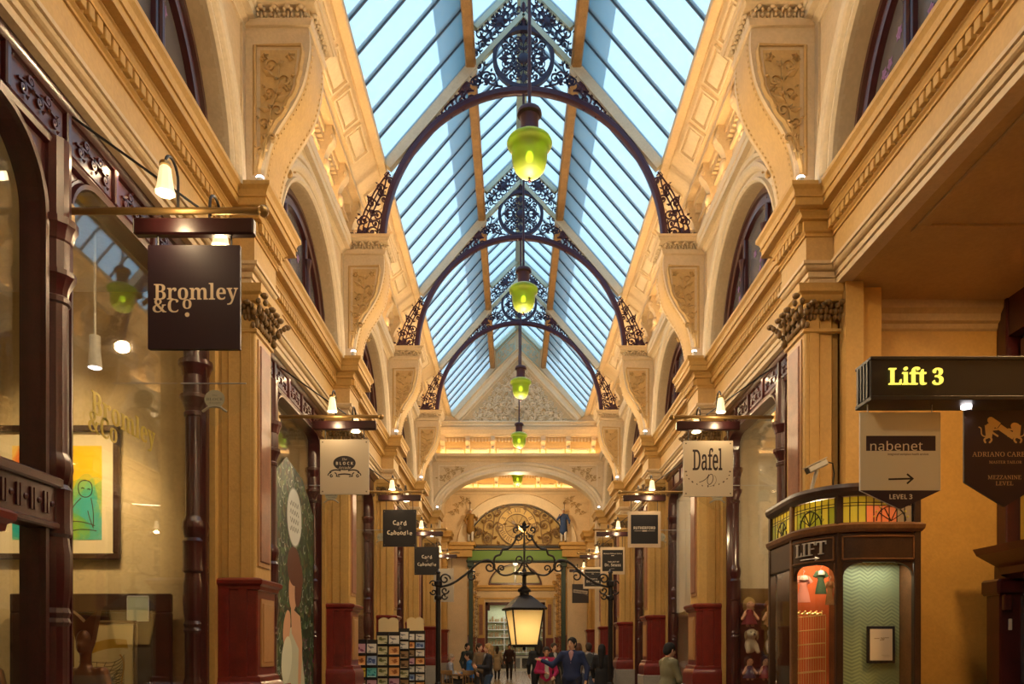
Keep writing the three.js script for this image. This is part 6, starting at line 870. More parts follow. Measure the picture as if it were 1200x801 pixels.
function person(label, x, d, h, face, o = {}) {
  const y0 = o.y ?? 0, T = thing(o.name ?? 'person', label, o.cat ?? 'person', x, y0, d, o.group, face), k = h / 1.75, skin = o.skin ?? SKIN, b = o.build ?? 1;
  const L = o.arms?.[0] ?? { e: [-0.25, 1.14, -0.02], w: [-0.24, 0.9, 0.09] }, R = o.arms?.[1] ?? { e: [0.25, 1.14, -0.02], w: [0.24, 0.9, 0.09] }, st = o.stride ?? 0.06, sit = o.seated;
  const hipY = sit ? 0.56 : 0.93, lift = sit ? -0.37 : 0, lean = o.lean ?? 0;
  const U = (p) => [p[0] * b, p[1] + lift, p[2] + lean * Math.max(0, p[1] - 0.95)], sh = (s) => U([s * 0.165, 1.42, 0]);
  const knee = (s) => sit ? [s * 0.11, 0.5, 0.42] : [s * 0.095, 0.5, 0.04 + s * st], ank = (s) => sit ? [s * 0.11, 0.09, 0.36] : [s * 0.09, 0.09, s * st * 1.6 - 0.02], hip = (s) => [s * 0.09 * b, hipY, 0];
  const torso = (e) => [ell(U([0, 1.27, 0]), [0.165 * b + e, 0.21 + e, 0.105 + e]), ell(U([0, 1.08, 0.005]), [0.14 * b + e, 0.15 + e, 0.1 + e]), cap(sh(-1), sh(1), 0.058 + e)], pelv = (e) => [ell([0, hipY + 0.02, 0], [0.16 * b + e, 0.12 + e, 0.115 + e])];
  const arm = (A, s, e) => [cap(sh(s), U(A.e), 0.052 + e, 0.042 + e), cap(U(A.e), U(A.w), 0.042 + e, 0.028 + e)], leg = (s, e) => [cap(hip(s), knee(s), 0.082 * b + e, 0.055 + e), cap(knee(s), ank(s), 0.053 + e, 0.036 + e)];
  const tilt = o.tilt ?? 0, turn = o.turn ?? 0, hc = U([0, 1.64, 0.015]), HT = (p) => { const y = p[1] - 1.52, z = p[2]; const yy = y * Math.cos(tilt) - z * Math.sin(tilt), zz = y * Math.sin(tilt) + z * Math.cos(tilt); const X = p[0] * Math.cos(turn) + zz * Math.sin(turn), Z = -p[0] * Math.sin(turn) + zz * Math.cos(turn), q = U([0, 1.52, 0]); return [X, q[1] + yy, q[2] + Z]; };
  const inv = (x2, y2, z2) => { const q = U([0, 1.52, 0]), X = x2, Y = y2 - q[1], Z = z2 - q[2], a = X * Math.cos(turn) - Z * Math.sin(turn), c = X * Math.sin(turn) + Z * Math.cos(turn); return [a, 1.52 + Y * Math.cos(tilt) + c * Math.sin(tilt), -Y * Math.sin(tilt) + c * Math.cos(tilt)]; };
  const headF0 = smin([ell([0, 1.66, -0.004], [0.077, 0.098, 0.094]), ell([0, 1.59, 0.03], [0.056, 0.066, 0.066]), cap([0, 1.635, 0.098], [0, 1.612, 0.112], 0.009, 0.014), cap([0, 1.665, 0.085], [0, 1.635, 0.1], 0.012, 0.01), cap([-0.08, 1.65, 0], [-0.082, 1.615, 0.005], 0.012), cap([0.08, 1.65, 0], [0.082, 1.615, 0.005], 0.012), cap([0, 1.45, -0.01], [0, 1.56, 0.0], 0.05, 0.047)], 0.02), headF = (a, c, e) => headF0(...inv(a, c, e));
  const scale = (q) => new G().add(q, (a, c, e) => [a * k, c * k, e * k]), put = (q, name, mat, lab) => scale(q).mesh(name, mat, T, { local: true, smooth: 1.2, label: lab });
  // body: one continuous skin, with finer heads and hands joined in
  const bodyF = smin([...torso(-0.012), ...pelv(-0.012), ...arm(L, -1, -0.004), ...arm(R, 1, -0.004), ...leg(-1, -0.004), ...leg(1, -0.004), cap(U([0, 1.38, 0]), U([0, 1.5, 0]), 0.055, 0.05), ...[-1, 1].map((s) => { const a = ank(s); return cap([a[0], 0.045, a[2] - 0.03], [a[0], 0.035, a[2] + 0.12], 0.036, 0.03); })], 0.03);
  const xs = [L.e[0], L.w[0], R.e[0], R.w[0], -0.25, 0.25].map((v) => v * b), zs = [L.w[2], R.w[2], sit ? 0.55 : 0.25, -0.25], W = [Math.min(...xs) - 0.09, -0.02, Math.min(...zs) - 0.09 - Math.abs(lean)], X = [Math.max(...xs) + 0.09, 1.85 + lift, Math.max(...zs) + 0.1 + Math.abs(lean) * 0.6];
  const body = nets(bodyF, W, X, 0.019), hb = HT([0, 1.64, 0]); body.add(nets(headF, [hb[0] - 0.16, hb[1] - 0.2, hb[2] - 0.18], [hb[0] + 0.16, hb[1] + 0.16, hb[2] + 0.18], 0.009));
  for (const [A, s] of [[L, -1], [R, 1]]) { const w = U(A.w), e = U(A.e), f = hand(null, w, [w[0] - e[0], w[1] - e[1], w[2] - e[2]], A.n ?? [-s, 0.2, 0.2], 1); body.add(nets(f, w.map((v) => v - 0.17), w.map((v) => v + 0.17), 0.007)); }
  put(body, 'body', skin);
  const ft = new G(), ball = (p, r) => { const q = HT(p); ft.ball(q[0], q[1], q[2], ...r, 6, 5); }; for (const s of [-1, 1]) { ball([s * 0.031, 1.652, 0.088], [0.011, 0.007, 0.008]); ball([s * 0.031, 1.675, 0.088], [0.017, 0.004, 0.008]); } put(ft, 'eyes', DARK); const mo = new G(), mq = HT([0, 1.572, 0.092]); mo.ball(mq[0], mq[1], mq[2], 0.02, 0.006, 0.008, 8, 5); put(mo, 'mouth', LIP);
  // clothes
  const topF0 = smin([...torso(0.014), ...(o.topLen === 'long' ? [cap([0, hipY + 0.1, 0], [0, hipY - 0.3, 0], 0.17 * b, 0.21 * b)] : [ell([0, hipY + 0.03, 0], [0.165 * b + 0.018, 0.13, 0.135])]), ...(o.sleeveless ? [] : [...arm({ e: L.e, w: L.e.map((v, i) => v + (L.w[i] - v) * (o.short ? 0.05 : 0.9)) }, -1, 0.014), ...arm({ e: R.e, w: R.e.map((v, i) => v + (R.w[i] - v) * (o.short ? 0.05 : 0.9)) }, 1, 0.014)]), cap(U([0, 1.4, -0.01]), U([0, 1.47, -0.015]), 0.075, 0.066)], 0.035);
  put(nets(topF0, W, X, 0.019), o.topName ?? 'jacket', cloth(o.top ?? [0.1, 0.1, 0.12]));
  if (o.shirt) put(nets(o.open ? smin([ell(U([0, 1.28, 0.045]), [0.075 * b, 0.2, 0.095]), ell(U([0, 1.05, 0.065]), [0.08 * b, 0.16, 0.095])], 0.03) : cap(U([0, 1.45, 0.06]), U([0, 1.24, 0.098]), 0.055, 0.024), W, X, 0.016), 'shirt', cloth(o.shirt));
  if (o.skirt) put(nets((a, c, e) => Math.max(smin([cap([0, hipY + 0.08, 0], [0, hipY - 0.38, 0.0], 0.15, 0.2)], 0.02)(a, c, e), 0.5 - c), W, X, 0.019), 'skirt', cloth(o.skirt));
  if (o.bottom) put(nets(smin([...pelv(0.01), ...leg(-1, 0.016), ...leg(1, 0.016)], 0.03), W, X, 0.019), 'trousers', cloth(o.bottom));
  const shoes = new G(); for (const s of [-1, 1]) { const a = ank(s); shoes.add(nets(smin([cap([a[0], 0.055, a[2] - 0.035], [a[0], 0.042, a[2] + 0.13], 0.048, 0.04), cap([a[0], 0.05, a[2]], [a[0], 0.1, a[2]], 0.045, 0.042)], 0.02), [a[0] - 0.08, 0, a[2] - 0.12], [a[0] + 0.08, 0.17, a[2] + 0.22], 0.014)); } put(shoes, 'shoes', cloth(o.shoe ?? [0.03, 0.025, 0.022]));
  // hair
  const hairF = (a, c, e) => { const [p, q, r] = inv(a, c, e); const shell = smin([ell([0, 1.675, -0.012], [0.09, 0.1, 0.105]), ...(o.hairLong ? [cap([0, 1.62, -0.07], [0, o.hairLong, -0.1], 0.085, 0.06), cap([0.065, 1.64, -0.02], [0.075, o.hairLong + 0.06, -0.02], 0.035, 0.03), cap([-0.065, 1.64, -0.02], [-0.075, o.hairLong + 0.06, -0.02], 0.035, 0.03)] : [ell([0, 1.62, -0.055], [0.08, 0.08, 0.06])])], 0.02)(p, q, r), faceCut = ell([0, 1.595, 0.1], [0.068, 0.105, 0.1])(p, q, r); return Math.max(shell, -faceCut); };
  if (!o.bald) put(nets(hairF, [hb[0] - 0.2, (o.hairLong ?? 1.5) + lift - 0.14, hb[2] - 0.24], [hb[0] + 0.2, hb[1] + 0.2, hb[2] + 0.2], 0.012), 'hair', cloth(o.hair ?? [0.02, 0.014, 0.01]));
  if (o.extra) o.extra(put, T, nets);
  return T;
}
const PI = Math.PI;
person('woman in a magenta jacket over a white top looking down at her hands', 0.63, 18, 1.60, 0.05, { skin: SKIN2, top: [0.45, 0.015, 0.10], shirt: [0.6, 0.56, 0.5], open: true, bottom: [0.20, 0.15, 0.10], hair: [0.03, 0.02, 0.015], tilt: 0.15, arms: [{ e: [-0.26, 1.13, 0.0], w: [-0.05, 1.1, 0.22], n: [0, -1, 0.3] }, { e: [0.26, 1.12, 0.02], w: [0.16, 1.0, 0.22], n: [0, -1, 0.3] }] });
person('man in a navy blazer and pink shirt reaching out one arm', 1.06, 15.8, 1.79, -0.25, { skin: SKIN2, build: 1.12, top: [0.015, 0.028, 0.10], shirt: [0.5, 0.28, 0.30], bottom: [0.012, 0.018, 0.05], hair: [0.012, 0.01, 0.01], turn: -0.35, arms: [{ e: [-0.35, 1.2, 0.02], w: [-0.56, 1.3, 0.0], n: [0, -1, 0] }, { e: [0.28, 1.14, 0.0], w: [0.27, 0.9, 0.12] }] });
const packer = person('person in a pale grey jumper walking away wearing a backpack', 1.82, 20, 1.70, PI, { top: [0.42, 0.41, 0.42], topName: 'jumper', bottom: [0.08, 0.11, 0.2], hair: [0.05, 0.03, 0.02], stride: 0.1 });
{ const T = thing('backpack', 'dark two-pocket backpack on the back of the grey jumper', 'backpack', 1.82, 1.0, 19.83); g().add(nets(smin([ell([0, 0, 0], [0.15, 0.21, 0.08]), ell([0, -0.09, -0.06], [0.11, 0.09, 0.06])], 0.04), [-0.22, -0.28, -0.2], [0.22, 0.28, 0.2], 0.018), (x, y, z) => [1.82 + x, 1.24 + y, 19.8 + z]).mesh('sack', cloth([0.04, 0.045, 0.05]), T, { smooth: 1.2 }); for (const s of [-1, 1]) g().tube([[1.82 + s * 0.1, 1.4, 19.82], [1.82 + s * 0.12, 1.47, 19.95], [1.82 + s * 0.13, 1.4, 20.12]], 0.018, 6).mesh('strap', M.black, T); g().box(1.74, 1.90, 1.1, 1.12, 19.675, 19.7).mesh('zip', M.steel, T); }
person('woman with long black hair in a black coat, seen from behind', 1.99, 18.5, 1.66, PI - 0.3, { top: [0.012, 0.011, 0.014], topLen: 'long', topName: 'coat', hair: [0.01, 0.008, 0.01], hairLong: 1.2, skirt: [0.012, 0.011, 0.014] });
person('short-haired woman in an olive jacket and cream scarf at the shop window', 2.36, 12.4, 1.66, PI * 0.62, { top: [0.22, 0.20, 0.11], topLen: 'long', bottom: [0.05, 0.05, 0.06], hair: [0.014, 0.012, 0.012], tilt: 0.2, arms: [{ e: [-0.25, 1.13, 0.06], w: [-0.12, 1.05, 0.28] }, { e: [0.25, 1.13, 0.06], w: [0.14, 1.08, 0.28] }], extra: (put, T, nt) => put(nt(smin([cap([-0.09, 1.46, 0.05], [-0.06, 1.0, 0.15], 0.035), cap([0.09, 1.46, 0.05], [0.06, 1.05, 0.15], 0.035), cap([-0.09, 1.47, 0], [0.09, 1.47, -0.02], 0.05)], 0.03), [-0.2, 0.9, -0.15], [0.2, 1.6, 0.25], 0.017), 'scarf', cloth([0.55, 0.47, 0.30])) });
person('blonde woman in a dark blazer standing by the cafe table', -0.77, 19, 1.68, -PI / 2 + 0.25, { top: [0.02, 0.02, 0.03], shirt: [0.4, 0.38, 0.36], bottom: [0.04, 0.08, 0.16], hair: [0.42, 0.26, 0.10], hairLong: 1.42, arms: [{ e: [-0.24, 1.15, 0.06], w: [-0.1, 1.18, 0.3] }, { e: [0.24, 1.15, 0.06], w: [0.1, 1.16, 0.3] }] });
person('man in a bright blue shirt seated at the cafe table', -1.42, 24.4, 1.82, -PI / 2, { seated: true, top: [0.01, 0.16, 0.50], topName: 'shirt_top', bottom: [0.05, 0.05, 0.06], hair: [0.02, 0.015, 0.01], lean: 0.25, arms: [{ e: [-0.25, 1.14, 0.1], w: [-0.16, 1.1, 0.34] }, { e: [0.25, 1.14, 0.1], w: [0.16, 1.1, 0.34] }] });
person('grey-haired person in a pale blue shirt seated across the cafe table', -2.22, 24.3, 1.74, PI / 2, { seated: true, top: [0.38, 0.42, 0.52], topName: 'shirt_top', bottom: [0.05, 0.05, 0.06], hair: [0.45, 0.36, 0.26], lean: 0.2, arms: [{ e: [-0.25, 1.14, 0.1], w: [-0.16, 1.1, 0.34] }, { e: [0.25, 1.14, 0.1], w: [0.16, 1.1, 0.34] }] });
person('person in a long cream coat far down the corridor', -0.93, 38, 1.65, PI, { top: [0.52, 0.46, 0.36], topLen: 'long', topName: 'coat', bottom: [0.03, 0.03, 0.04], hair: [0.05, 0.03, 0.02], hairLong: 1.4, stride: 0.1 });
person('person in dark maroon clothes far down the corridor', -0.33, 38, 1.74, 0, { top: [0.05, 0.025, 0.03], bottom: [0.03, 0.025, 0.03], hair: [0.03, 0.02, 0.015], stride: 0.08 });
person('dark-haired person in black behind the magenta jacket', 0.5, 19.6, 1.78, PI, { top: [0.015, 0.015, 0.018], bottom: [0.02, 0.02, 0.025], hair: [0.03, 0.02, 0.015], hairLong: 1.45 });
person('person in a black jacket and white collar between the two talkers', 0.95, 20.6, 1.70, 0.4, { top: [0.02, 0.02, 0.022], shirt: [0.6, 0.58, 0.54], bottom: [0.03, 0.03, 0.035], hair: [0.06, 0.04, 0.025] });
person('auburn-haired person in brown behind the navy blazer', 1.66, 21.2, 1.70, PI, { top: [0.10, 0.05, 0.035], bottom: [0.03, 0.03, 0.035], hair: [0.12, 0.045, 0.02], hairLong: 1.4 });
person('dark-haired person in a dark teal top behind the seated blue shirt', -1.69, 26.0, 1.72, 0.6, { top: [0.02, 0.035, 0.04], bottom: [0.03, 0.03, 0.035], hair: [0.015, 0.012, 0.01] });
person('brown-haired person in a tan top beyond the blonde woman', -1.13, 22.4, 1.70, 0.9, { top: [0.20, 0.13, 0.07], bottom: [0.03, 0.03, 0.035], hair: [0.05, 0.03, 0.02] });

// painted figures beside the clock
const statue = (label, x, coat, o) => person(label, x, WALL2 - 0.22, 1.22, 0, { name: 'clock_figure', cat: 'statue', y: 5.36, skin: std([0.42, 0.24, 0.14], { rough: 0.5 }), top: coat, topLen: 'long', topName: 'coat', bottom: o.legs ?? [0.8, 0.78, 0.74], hair: [0.75, 0.72, 0.68], ...o });
statue('painted figure in a golden brown coat and white stockings beside the clock', -1.68, [0.30, 0.16, 0.03], { arms: [{ e: [-0.3, 1.16, 0.02], w: [-0.22, 0.98, 0.2] }, { e: [0.3, 1.2, 0.02], w: [0.36, 1.3, 0.2] }] });
statue('painted figure in a blue coat and white stockings beside the clock', 1.67, [0.035, 0.075, 0.22], { arms: [{ e: [-0.3, 1.2, 0.02], w: [-0.2, 1.36, 0.2] }, { e: [0.3, 1.14, 0.02], w: [0.3, 0.96, 0.12] }] });
for (const [x, lab] of [[-1.7, 'thin bell hammer rod over the golden brown figure'], [1.7, 'thin bell hammer rod over the blue figure']]) { const T = thing('hammer_rod', lab, 'rod', x, 6.45, WALL2 - 0.2); g().tube([[x, 6.5, WALL2 - 0.2], [x, 6.78, WALL2 - 0.2]], 0.012, 6).mesh('shaft', M.black, T); g().ball(x, 6.8, WALL2 - 0.2, 0.045, 0.05, 0.045, 8, 6).mesh('knob', M.gilt, T); }

// ================================================================ CAFE FURNITURE
{
  const T = thing('cafe_table', 'round pale wooden cafe table between the seated pair', 'table', -1.86, 0, 24.3); g().lathe([[0, 0.76], [0.40, 0.76], [0.42, 0.745], [0.40, 0.725], [0, 0.72]], -1.86, 24.3, 24).mesh('table_top', M.woodLight, T, { smooth: 0.5 }); g().lathe([[0.04, 0.72], [0.035, 0.1], [0.06, 0.06], [0.24, 0.03], [0.24, 0]], -1.86, 24.3, 14).mesh('pedestal', M.black, T, { smooth: 0.5 });
  const cup = (x, d, lab) => { const c = thing('coffee_cup', lab, 'cup', x, 0.76, d); g().lathe([[0, 0.01], [0.03, 0.01], [0.038, 0.05], [0.042, 0.1], [0.037, 0.1], [0.03, 0.02], [0, 0.02]], x, d, 14, 0.76).mesh('bowl', M.white, c, { smooth: 0.6 }); g().lathe([[0, 0], [0.06, 0.0], [0.07, 0.012], [0.0, 0.008]], x, d, 14, 0.76).mesh('saucer', M.white, c); g().tube([[x + 0.036, 0.84, d], [x + 0.065, 0.83, d], [x + 0.06, 0.8, d], [x + 0.034, 0.79, d]], 0.006, 5).mesh('handle', M.white, c); };
  cup(-1.98, 24.2, 'white coffee cup near the pale blue shirt'); cup(-1.72, 24.25, 'white coffee cup near the bright blue shirt'); cup(-1.85, 24.45, 'white coffee cup in the middle of the cafe table');
  const chair = (x, d, turn, lab) => { const c = thing('cafe_chair', lab, 'chair', x, 0, d, null, turn), q = (G0, n, m = M.woodLight) => G0.mesh(n, m, c, { local: true, smooth: 0.5 }); q(g().box(-0.21, 0.21, 0.44, 0.47, -0.21, 0.21, 0.012), 'seat'); for (const [a, b] of [[-1, -1], [1, -1], [-1, 1], [1, 1]]) q(g().tube([[a * 0.18, 0.45, b * 0.18], [a * 0.2, 0, b * 0.2]], 0.018, 8), 'leg'); for (const a of [-1, 1]) q(g().tube([[a * 0.18, 0.45, -0.19], [a * 0.17, 0.9, -0.25]], 0.017, 8), 'back_post'); q(g().box(-0.19, 0.19, 0.8, 0.92, -0.265, -0.235, 0.01), 'backrest'); for (const a of [-0.1, 0, 0.1]) q(g().tube([[a, 0.45, -0.2], [a, 0.82, -0.245]], 0.01, 6), 'spindle'); };
  chair(-1.38, 24.4, -PI / 2, 'wooden cafe chair under the bright blue shirt'); chair(-2.26, 24.3, PI / 2, 'wooden cafe chair under the pale blue shirt'); chair(-1.45, 22.9, PI, 'empty wooden cafe chair with spindle back, turned from the table'); chair(-2.05, 23.0, PI - 0.3, 'empty wooden cafe chair beside the gable arch');
}

// ================================================================ GALLERY WINDOW
{
  const D = P(0) - 0.13, fr = (T, x0, x1, y0, y1, d, w, t, mat, matte) => { const q = g(); q.box(x0, x1, y1 - w, y1, d - t, d, 0.008).box(x0, x1, y0, y0 + w, d - t, d, 0.008).box(x0, x0 + w, y0 + w, y1 - w, d - t, d, 0.008).box(x1 - w, x1, y0 + w, y1 - w, d - t, d, 0.008).mesh('frame', mat, T); g().box(x0 + w * 0.5, x1 - w * 0.5, y0 + w * 0.5, y1 - w * 0.5, d - 0.01, d).mesh('mount', matte, T); };
  const T = thing('painting', 'large dark-framed yellow and teal painting on the gallery wall', 'painting', -4.32, 2.4, D); fr(T, -4.90, -3.74, 2.40, 3.62, D, 0.055, 0.05, M.woodDark, M.paper);
  printPlane('canvas', print(512, 520, (c, w, h) => { c.fillStyle = '#f0d9a0'; c.fillRect(0, 0, w, h); let s = 9; const r = () => (s = (s * 16807) % 2147483647) / 2147483647, wash = (x, y, rx, ry, col, al, n) => { c.fillStyle = col; for (let i = 0; i < n; i++) { c.globalAlpha = al; c.beginPath(); c.ellipse(x + (r() - 0.5) * rx, y + (r() - 0.5) * ry, rx * (0.3 + 0.3 * r()), ry * (0.3 + 0.3 * r()), r(), 0, 7); c.fill(); } c.globalAlpha = 1; };
    wash(300, 220, 330, 380, '#f0b400', 0.3, 26); wash(120, 180, 180, 260, '#ef7a1e', 0.18, 14); wash(60, 150, 90, 200, '#e03a1a', 0.16, 9); wash(430, 380, 130, 220, '#1fa3a0', 0.25, 18); wash(220, 470, 420, 90, '#1f9a86', 0.28, 20); wash(330, 450, 160, 100, '#8aa81e', 0.3, 12); wash(90, 460, 150, 90, '#16a0a8', 0.3, 10);
    c.strokeStyle = '#1a1410'; c.lineWidth = 5; c.lineCap = 'round'; const line = (p) => { c.beginPath(); c.moveTo(p[0], p[1]); for (let i = 2; i < p.length; i += 4) c.quadraticCurveTo(p[i], p[i + 1], p[i + 2], p[i + 3]); c.stroke(); };
    line([420, 190, 372, 190, 378, 240, 380, 282, 420, 284, 462, 280, 456, 226, 450, 188, 408, 192]); line([396, 234, 402, 230, 410, 236]); line([430, 240, 436, 236, 444, 242]); line([392, 290, 330, 340, 312, 430, 320, 470, 300, 486]); line([450, 290, 470, 370, 462, 450, 440, 400, 432, 360]); line([300, 430, 360, 400, 470, 440]); line([310, 480, 380, 450, 480, 470]); line([60, 300, 40, 200, 90, 150, 130, 130, 120, 90, 100, 60, 70, 80]); line([40, 420, 80, 340, 120, 360]); }), T, -4.32, 3.01, D - 0.013, 0.82, 0.86);
  spotLight(-4.0, 4.75, D - 1.6, -4.3, 3.0, D, WARM, 16, 0.5);
  const B = thing('leaning_picture', 'wide dark wooden picture frame leaning behind the bronze bust', 'picture', -3.9, 0.58, D - 0.15); fr(B, -4.66, -3.22, 0.9, 2.08, D - 0.1, 0.17, 0.06, M.woodDark, M.woodDark);
  const N = thing('framed_drawing', 'framed ink and gold drawing propped beside the bronze bust', 'picture', -3.5, 0.9, D - 0.4); fr(N, -3.95, -3.38, 0.95, 1.83, D - 0.42, 0.03, 0.03, M.gilt, M.paper);
  printPlane('drawing', print(256, 380, (c, w, h) => { c.fillStyle = '#cdb983'; c.fillRect(0, 0, w, h); c.fillStyle = '#b28a2a'; c.beginPath(); c.moveTo(20, 110); c.quadraticCurveTo(120, 40, 230, 60); c.lineTo(236, 96); c.quadraticCurveTo(130, 80, 30, 140); c.fill(); c.strokeStyle = '#3a3020'; c.lineWidth = 2; for (let i = 0; i < 26; i++) { c.beginPath(); c.moveTo(20 + i * 8, 150 + (i % 5) * 40); c.bezierCurveTo(80, 140 + i * 8, 180, 180 + (i % 7) * 20, 220, 120 + i * 9); c.stroke(); } c.strokeStyle = '#a8762a'; c.lineWidth = 6; c.beginPath(); c.moveTo(200, 120); c.bezierCurveTo(250, 170, 170, 240, 230, 320); c.stroke(); }), N, -3.665, 1.39, D - 0.445, 0.5, 0.8);
  const Q = thing('small_print', 'small pale green print on the top of the dark wooden frame', 'picture', -3.45, 1.8, D - 0.2); fr(Q, -3.6, -3.40, 1.83, 2.06, D - 0.17, 0.012, 0.015, M.white, M.paperGreen);
  const U = thing('blue_picture', 'gold-framed blue picture at the edge of the gallery window', 'picture', -4.75, 1.3, D - 0.5); fr(U, -5.2, -4.62, 1.45, 2.06, D - 0.42, 0.03, 0.03, M.gilt, M.blueArt);
  for (const [x, d, lab, ax] of [[-3.42, 6.0, 'white ceiling track spotlight hanging in the gallery', -4.3]]) { const L = thing('track_spotlight', lab, 'spot lamp', x, 3.78, d); g().tube([[x, 4.02, d], [x, 4.84, d]], 0.01, 6).mesh('stem', M.white, L); g().lathe([[0, 4.04], [0.04, 4.03], [0.042, 3.9], [0.05, 3.82], [0.052, 3.78]], x, d, 14).mesh('can', M.white, L, { smooth: 0.5 }); g().lathe([[0, 3.785], [0.045, 3.785], [0.03, 3.775], [0, 3.77]], x, d, 12).mesh('lens', M.led, L); spotLight(x, 3.75, d, ax, 2.4, D, WARM, 8, 0.7); }
  // bronze bust with pointed headdress on a plinth
  const bust = (x, d, s, lab, crown, y0) => { const S0 = thing('bronze_bust', lab, 'sculpture', x, 0.56, d), f = smin([ell([0, 0.20, 0], [0.062, 0.085, 0.075]), ell([0, 0.145, 0.03], [0.045, 0.045, 0.05]), cap([0, 0.18, 0.075], [0, 0.165, 0.092], 0.009, 0.013), cap([0, 0.0, 0], [0, 0.13, 0], 0.04, 0.038), ell([0, -0.13, 0], [0.16, 0.14, 0.095]), cap([-0.12, -0.04, 0], [-0.19, -0.26, 0.02], 0.05, 0.045), cap([0.12, -0.04, 0], [0.19, -0.26, 0.02], 0.05, 0.045), cap([0, 0.128, 0.068], [0.0, 0.128, 0.076], 0.016)], 0.025), m = (q) => new G().add(q, (a, b, c) => [x + a * s, y0 + b * s, d - c * s]);
    m(nets(f, [-0.27, -0.34, -0.16], [0.27, 0.32, 0.16], 0.012)).mesh('bust', M.bronze, S0, { smooth: 1.2 });
    if (crown) { const c = g(), n = 14; c.add(g().slab(new THREE.Shape([[-0.06, 0.2], [-0.1, 0.42], [-0.05, 0.38], [0, 0.33], [0.05, 0.38], [0.1, 0.42], [0.06, 0.2]].map((q) => new THREE.Vector2(...q))), -0.03, 0.03)); m(c).mesh('headdress', M.bronze, S0, { smooth: 0.5 }); }
    g().box(x - 0.2 * s, x + 0.2 * s, 0.56, y0 - 0.28 * s, d - 0.13 * s, d + 0.13 * s, 0.01).mesh('plinth', M.shopPale, S0); };
  bust(-3.28, 5.62, 1.0, 'bronze bust with a two-pointed headdress in the gallery window', true, 1.45); bust(-3.95, 5.5, 0.85, 'smaller plain bronze head at the edge of the gallery window', false, 1.45);
}
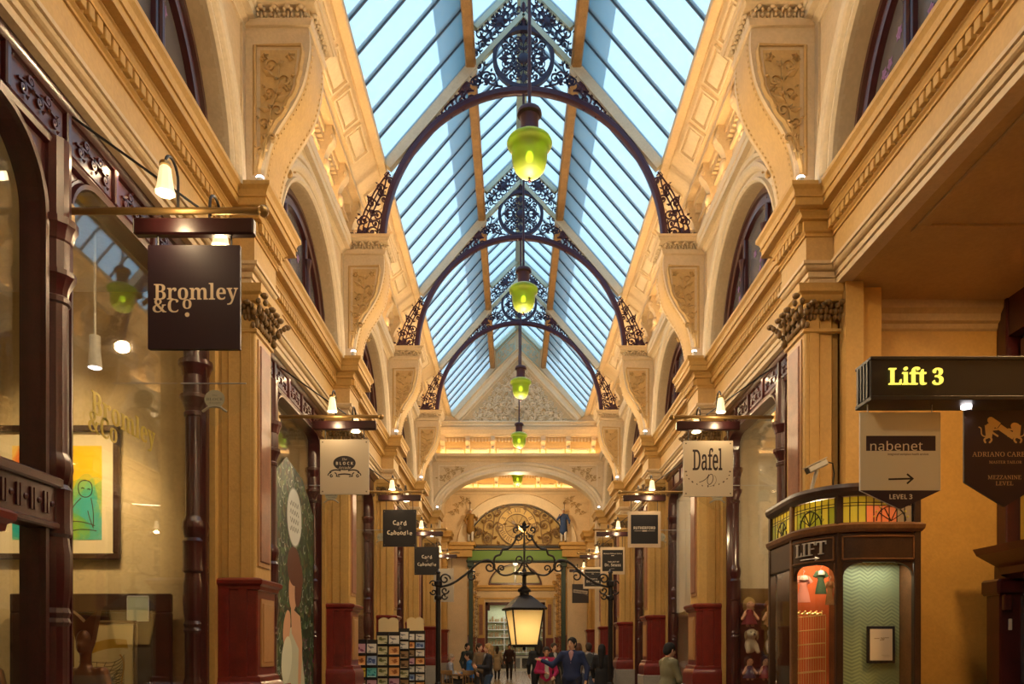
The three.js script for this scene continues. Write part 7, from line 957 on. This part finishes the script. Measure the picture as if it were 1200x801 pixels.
// ================================================================ DOLLS AND SOFT TOYS
{
  const d = 10.45, U = thing('toy_shelf', 'glass toy shelves inside the doll shop window', 'shelf', 3.35, 0.56, d + 0.1); for (const y of [1.15, 1.52, 1.88, 2.3]) g().box(2.99, 3.75, y - 0.012, y, d - 0.02, d + 0.28).mesh('shelf_board', M.glass, U); g().box(2.985, 3.76, 0.56, 2.42, d + 0.285, d + 0.3).mesh('back_panel', M.woodDark, U); for (const x of [2.995, 3.745]) g().box(x - 0.01, x + 0.01, 0.56, 2.7, d + 0.26, d + 0.28).mesh('upright', M.steel, U);
  const toy = (x, y, s, dog, body, hair, lab) => { const T = thing(dog ? 'plush_dog' : 'doll', lab, dog ? 'soft toy' : 'doll', x, y, d + 0.12, 'dolls and toys on the glass shelves'), m = (q) => new G().add(q, (a, b, c) => [x + a * s, y + b * s, d + 0.12 - c * s]);
    const f = dog ? smin([ell([0, 0.1, 0], [0.075, 0.1, 0.075]), ell([0, 0.24, 0.03], [0.07, 0.065, 0.07]), ell([0, 0.225, 0.1], [0.035, 0.03, 0.04]), cap([-0.05, 0.1, 0.05], [-0.06, 0.02, 0.09], 0.028), cap([0.05, 0.1, 0.05], [0.06, 0.02, 0.09], 0.028)], 0.02) : smin([ell([0, 0.26, 0], [0.055, 0.065, 0.055]), cap([0, 0.15, 0], [0, 0.2, 0], 0.03), cap([-0.04, 0.17, 0], [-0.09, 0.09, 0.03], 0.02), cap([0.04, 0.17, 0], [0.09, 0.09, 0.03], 0.02), cap([-0.03, 0.06, 0], [-0.03, 0.015, 0.03], 0.02), cap([0.03, 0.06, 0], [0.03, 0.015, 0.03], 0.02)], 0.015);
    m(nets(f, [-0.15, -0.02, -0.12], [0.15, 0.36, 0.16], 0.013)).mesh('body', dog ? cloth(body) : SKIN, T, { smooth: 1.2 });
    if (dog) { m(g().ball(-0.07, 0.22, 0.03, 0.02, 0.06, 0.03).ball(0.07, 0.22, 0.03, 0.02, 0.06, 0.03)).mesh('ears', cloth(hair), T, { smooth: 1.2 }); m(g().ball(0, 0.235, 0.142, 0.014).ball(-0.025, 0.262, 0.092, 0.008).ball(0.025, 0.262, 0.092, 0.008)).mesh('nose_and_eyes', DARK, T); }
    else { m(g().lathe([[0.03, 0.2], [0.05, 0.17], [0.045, 0.13], [0.09, 0.03], [0.085, 0.025]], 0, 0, 14)).mesh('dress', cloth(body), T, { smooth: 0.7 }); m(nets((a, b, c) => Math.max(smin([ell([0, 0.272, -0.008], [0.068, 0.07, 0.066]), ell([0, 0.22, -0.03], [0.065, 0.06, 0.04])], 0.02)(a, b, c), -ell([0, 0.245, 0.06], [0.045, 0.05, 0.05])(a, b, c)), [-0.12, 0.12, -0.12], [0.12, 0.38, 0.12], 0.012)).mesh('hair', cloth(hair), T, { smooth: 1.2 }); m(g().ball(-0.02, 0.265, 0.052, 0.006).ball(0.02, 0.265, 0.052, 0.006)).mesh('eyes', DARK, T); } };
  toy(3.1, 1.88, 1.2, false, [0.20, 0.02, 0.03], [0.45, 0.3, 0.1], 'blonde doll in a dark red dress on the third glass shelf'); toy(3.38, 1.88, 1.1, false, [0.35, 0.18, 0.08], [0.2, 0.08, 0.03], 'brown-haired doll in a tan dress on the third glass shelf'); toy(3.62, 1.88, 1.1, false, [0.5, 0.4, 0.35], [0.1, 0.05, 0.02], 'dark-haired doll in a cream dress on the third glass shelf');
  toy(3.12, 1.52, 1.1, true, [0.62, 0.56, 0.42], [0.4, 0.3, 0.16], 'cream plush dog with fawn ears on the second glass shelf'); toy(3.4, 1.52, 1.1, true, [0.55, 0.52, 0.5], [0.015, 0.013, 0.012], 'white plush dog with black ears on the second glass shelf'); toy(3.63, 1.52, 1.0, true, [0.25, 0.14, 0.06], [0.1, 0.05, 0.02], 'brown plush dog on the second glass shelf');
  toy(3.1, 1.15, 1.0, false, [0.03, 0.03, 0.1], [0.02, 0.015, 0.01], 'black-haired doll in a navy dress on the lowest glass shelf'); toy(3.32, 1.15, 1.0, false, [0.25, 0.02, 0.03], [0.08, 0.02, 0.02], 'doll with dark hair in a crimson dress on the lowest glass shelf'); toy(3.56, 1.15, 1.0, false, [0.4, 0.1, 0.1], [0.3, 0.2, 0.1], 'fair-haired doll in a rose dress on the lowest glass shelf');
  pointLight(3.4, 3.2, d - 0.8, WARM, 2.0, 2);
}
scene.traverse((o) => { if (o.isMesh) { o.castShadow = true; o.receiveShadow = true; } });
renderer.render(scene, camera);
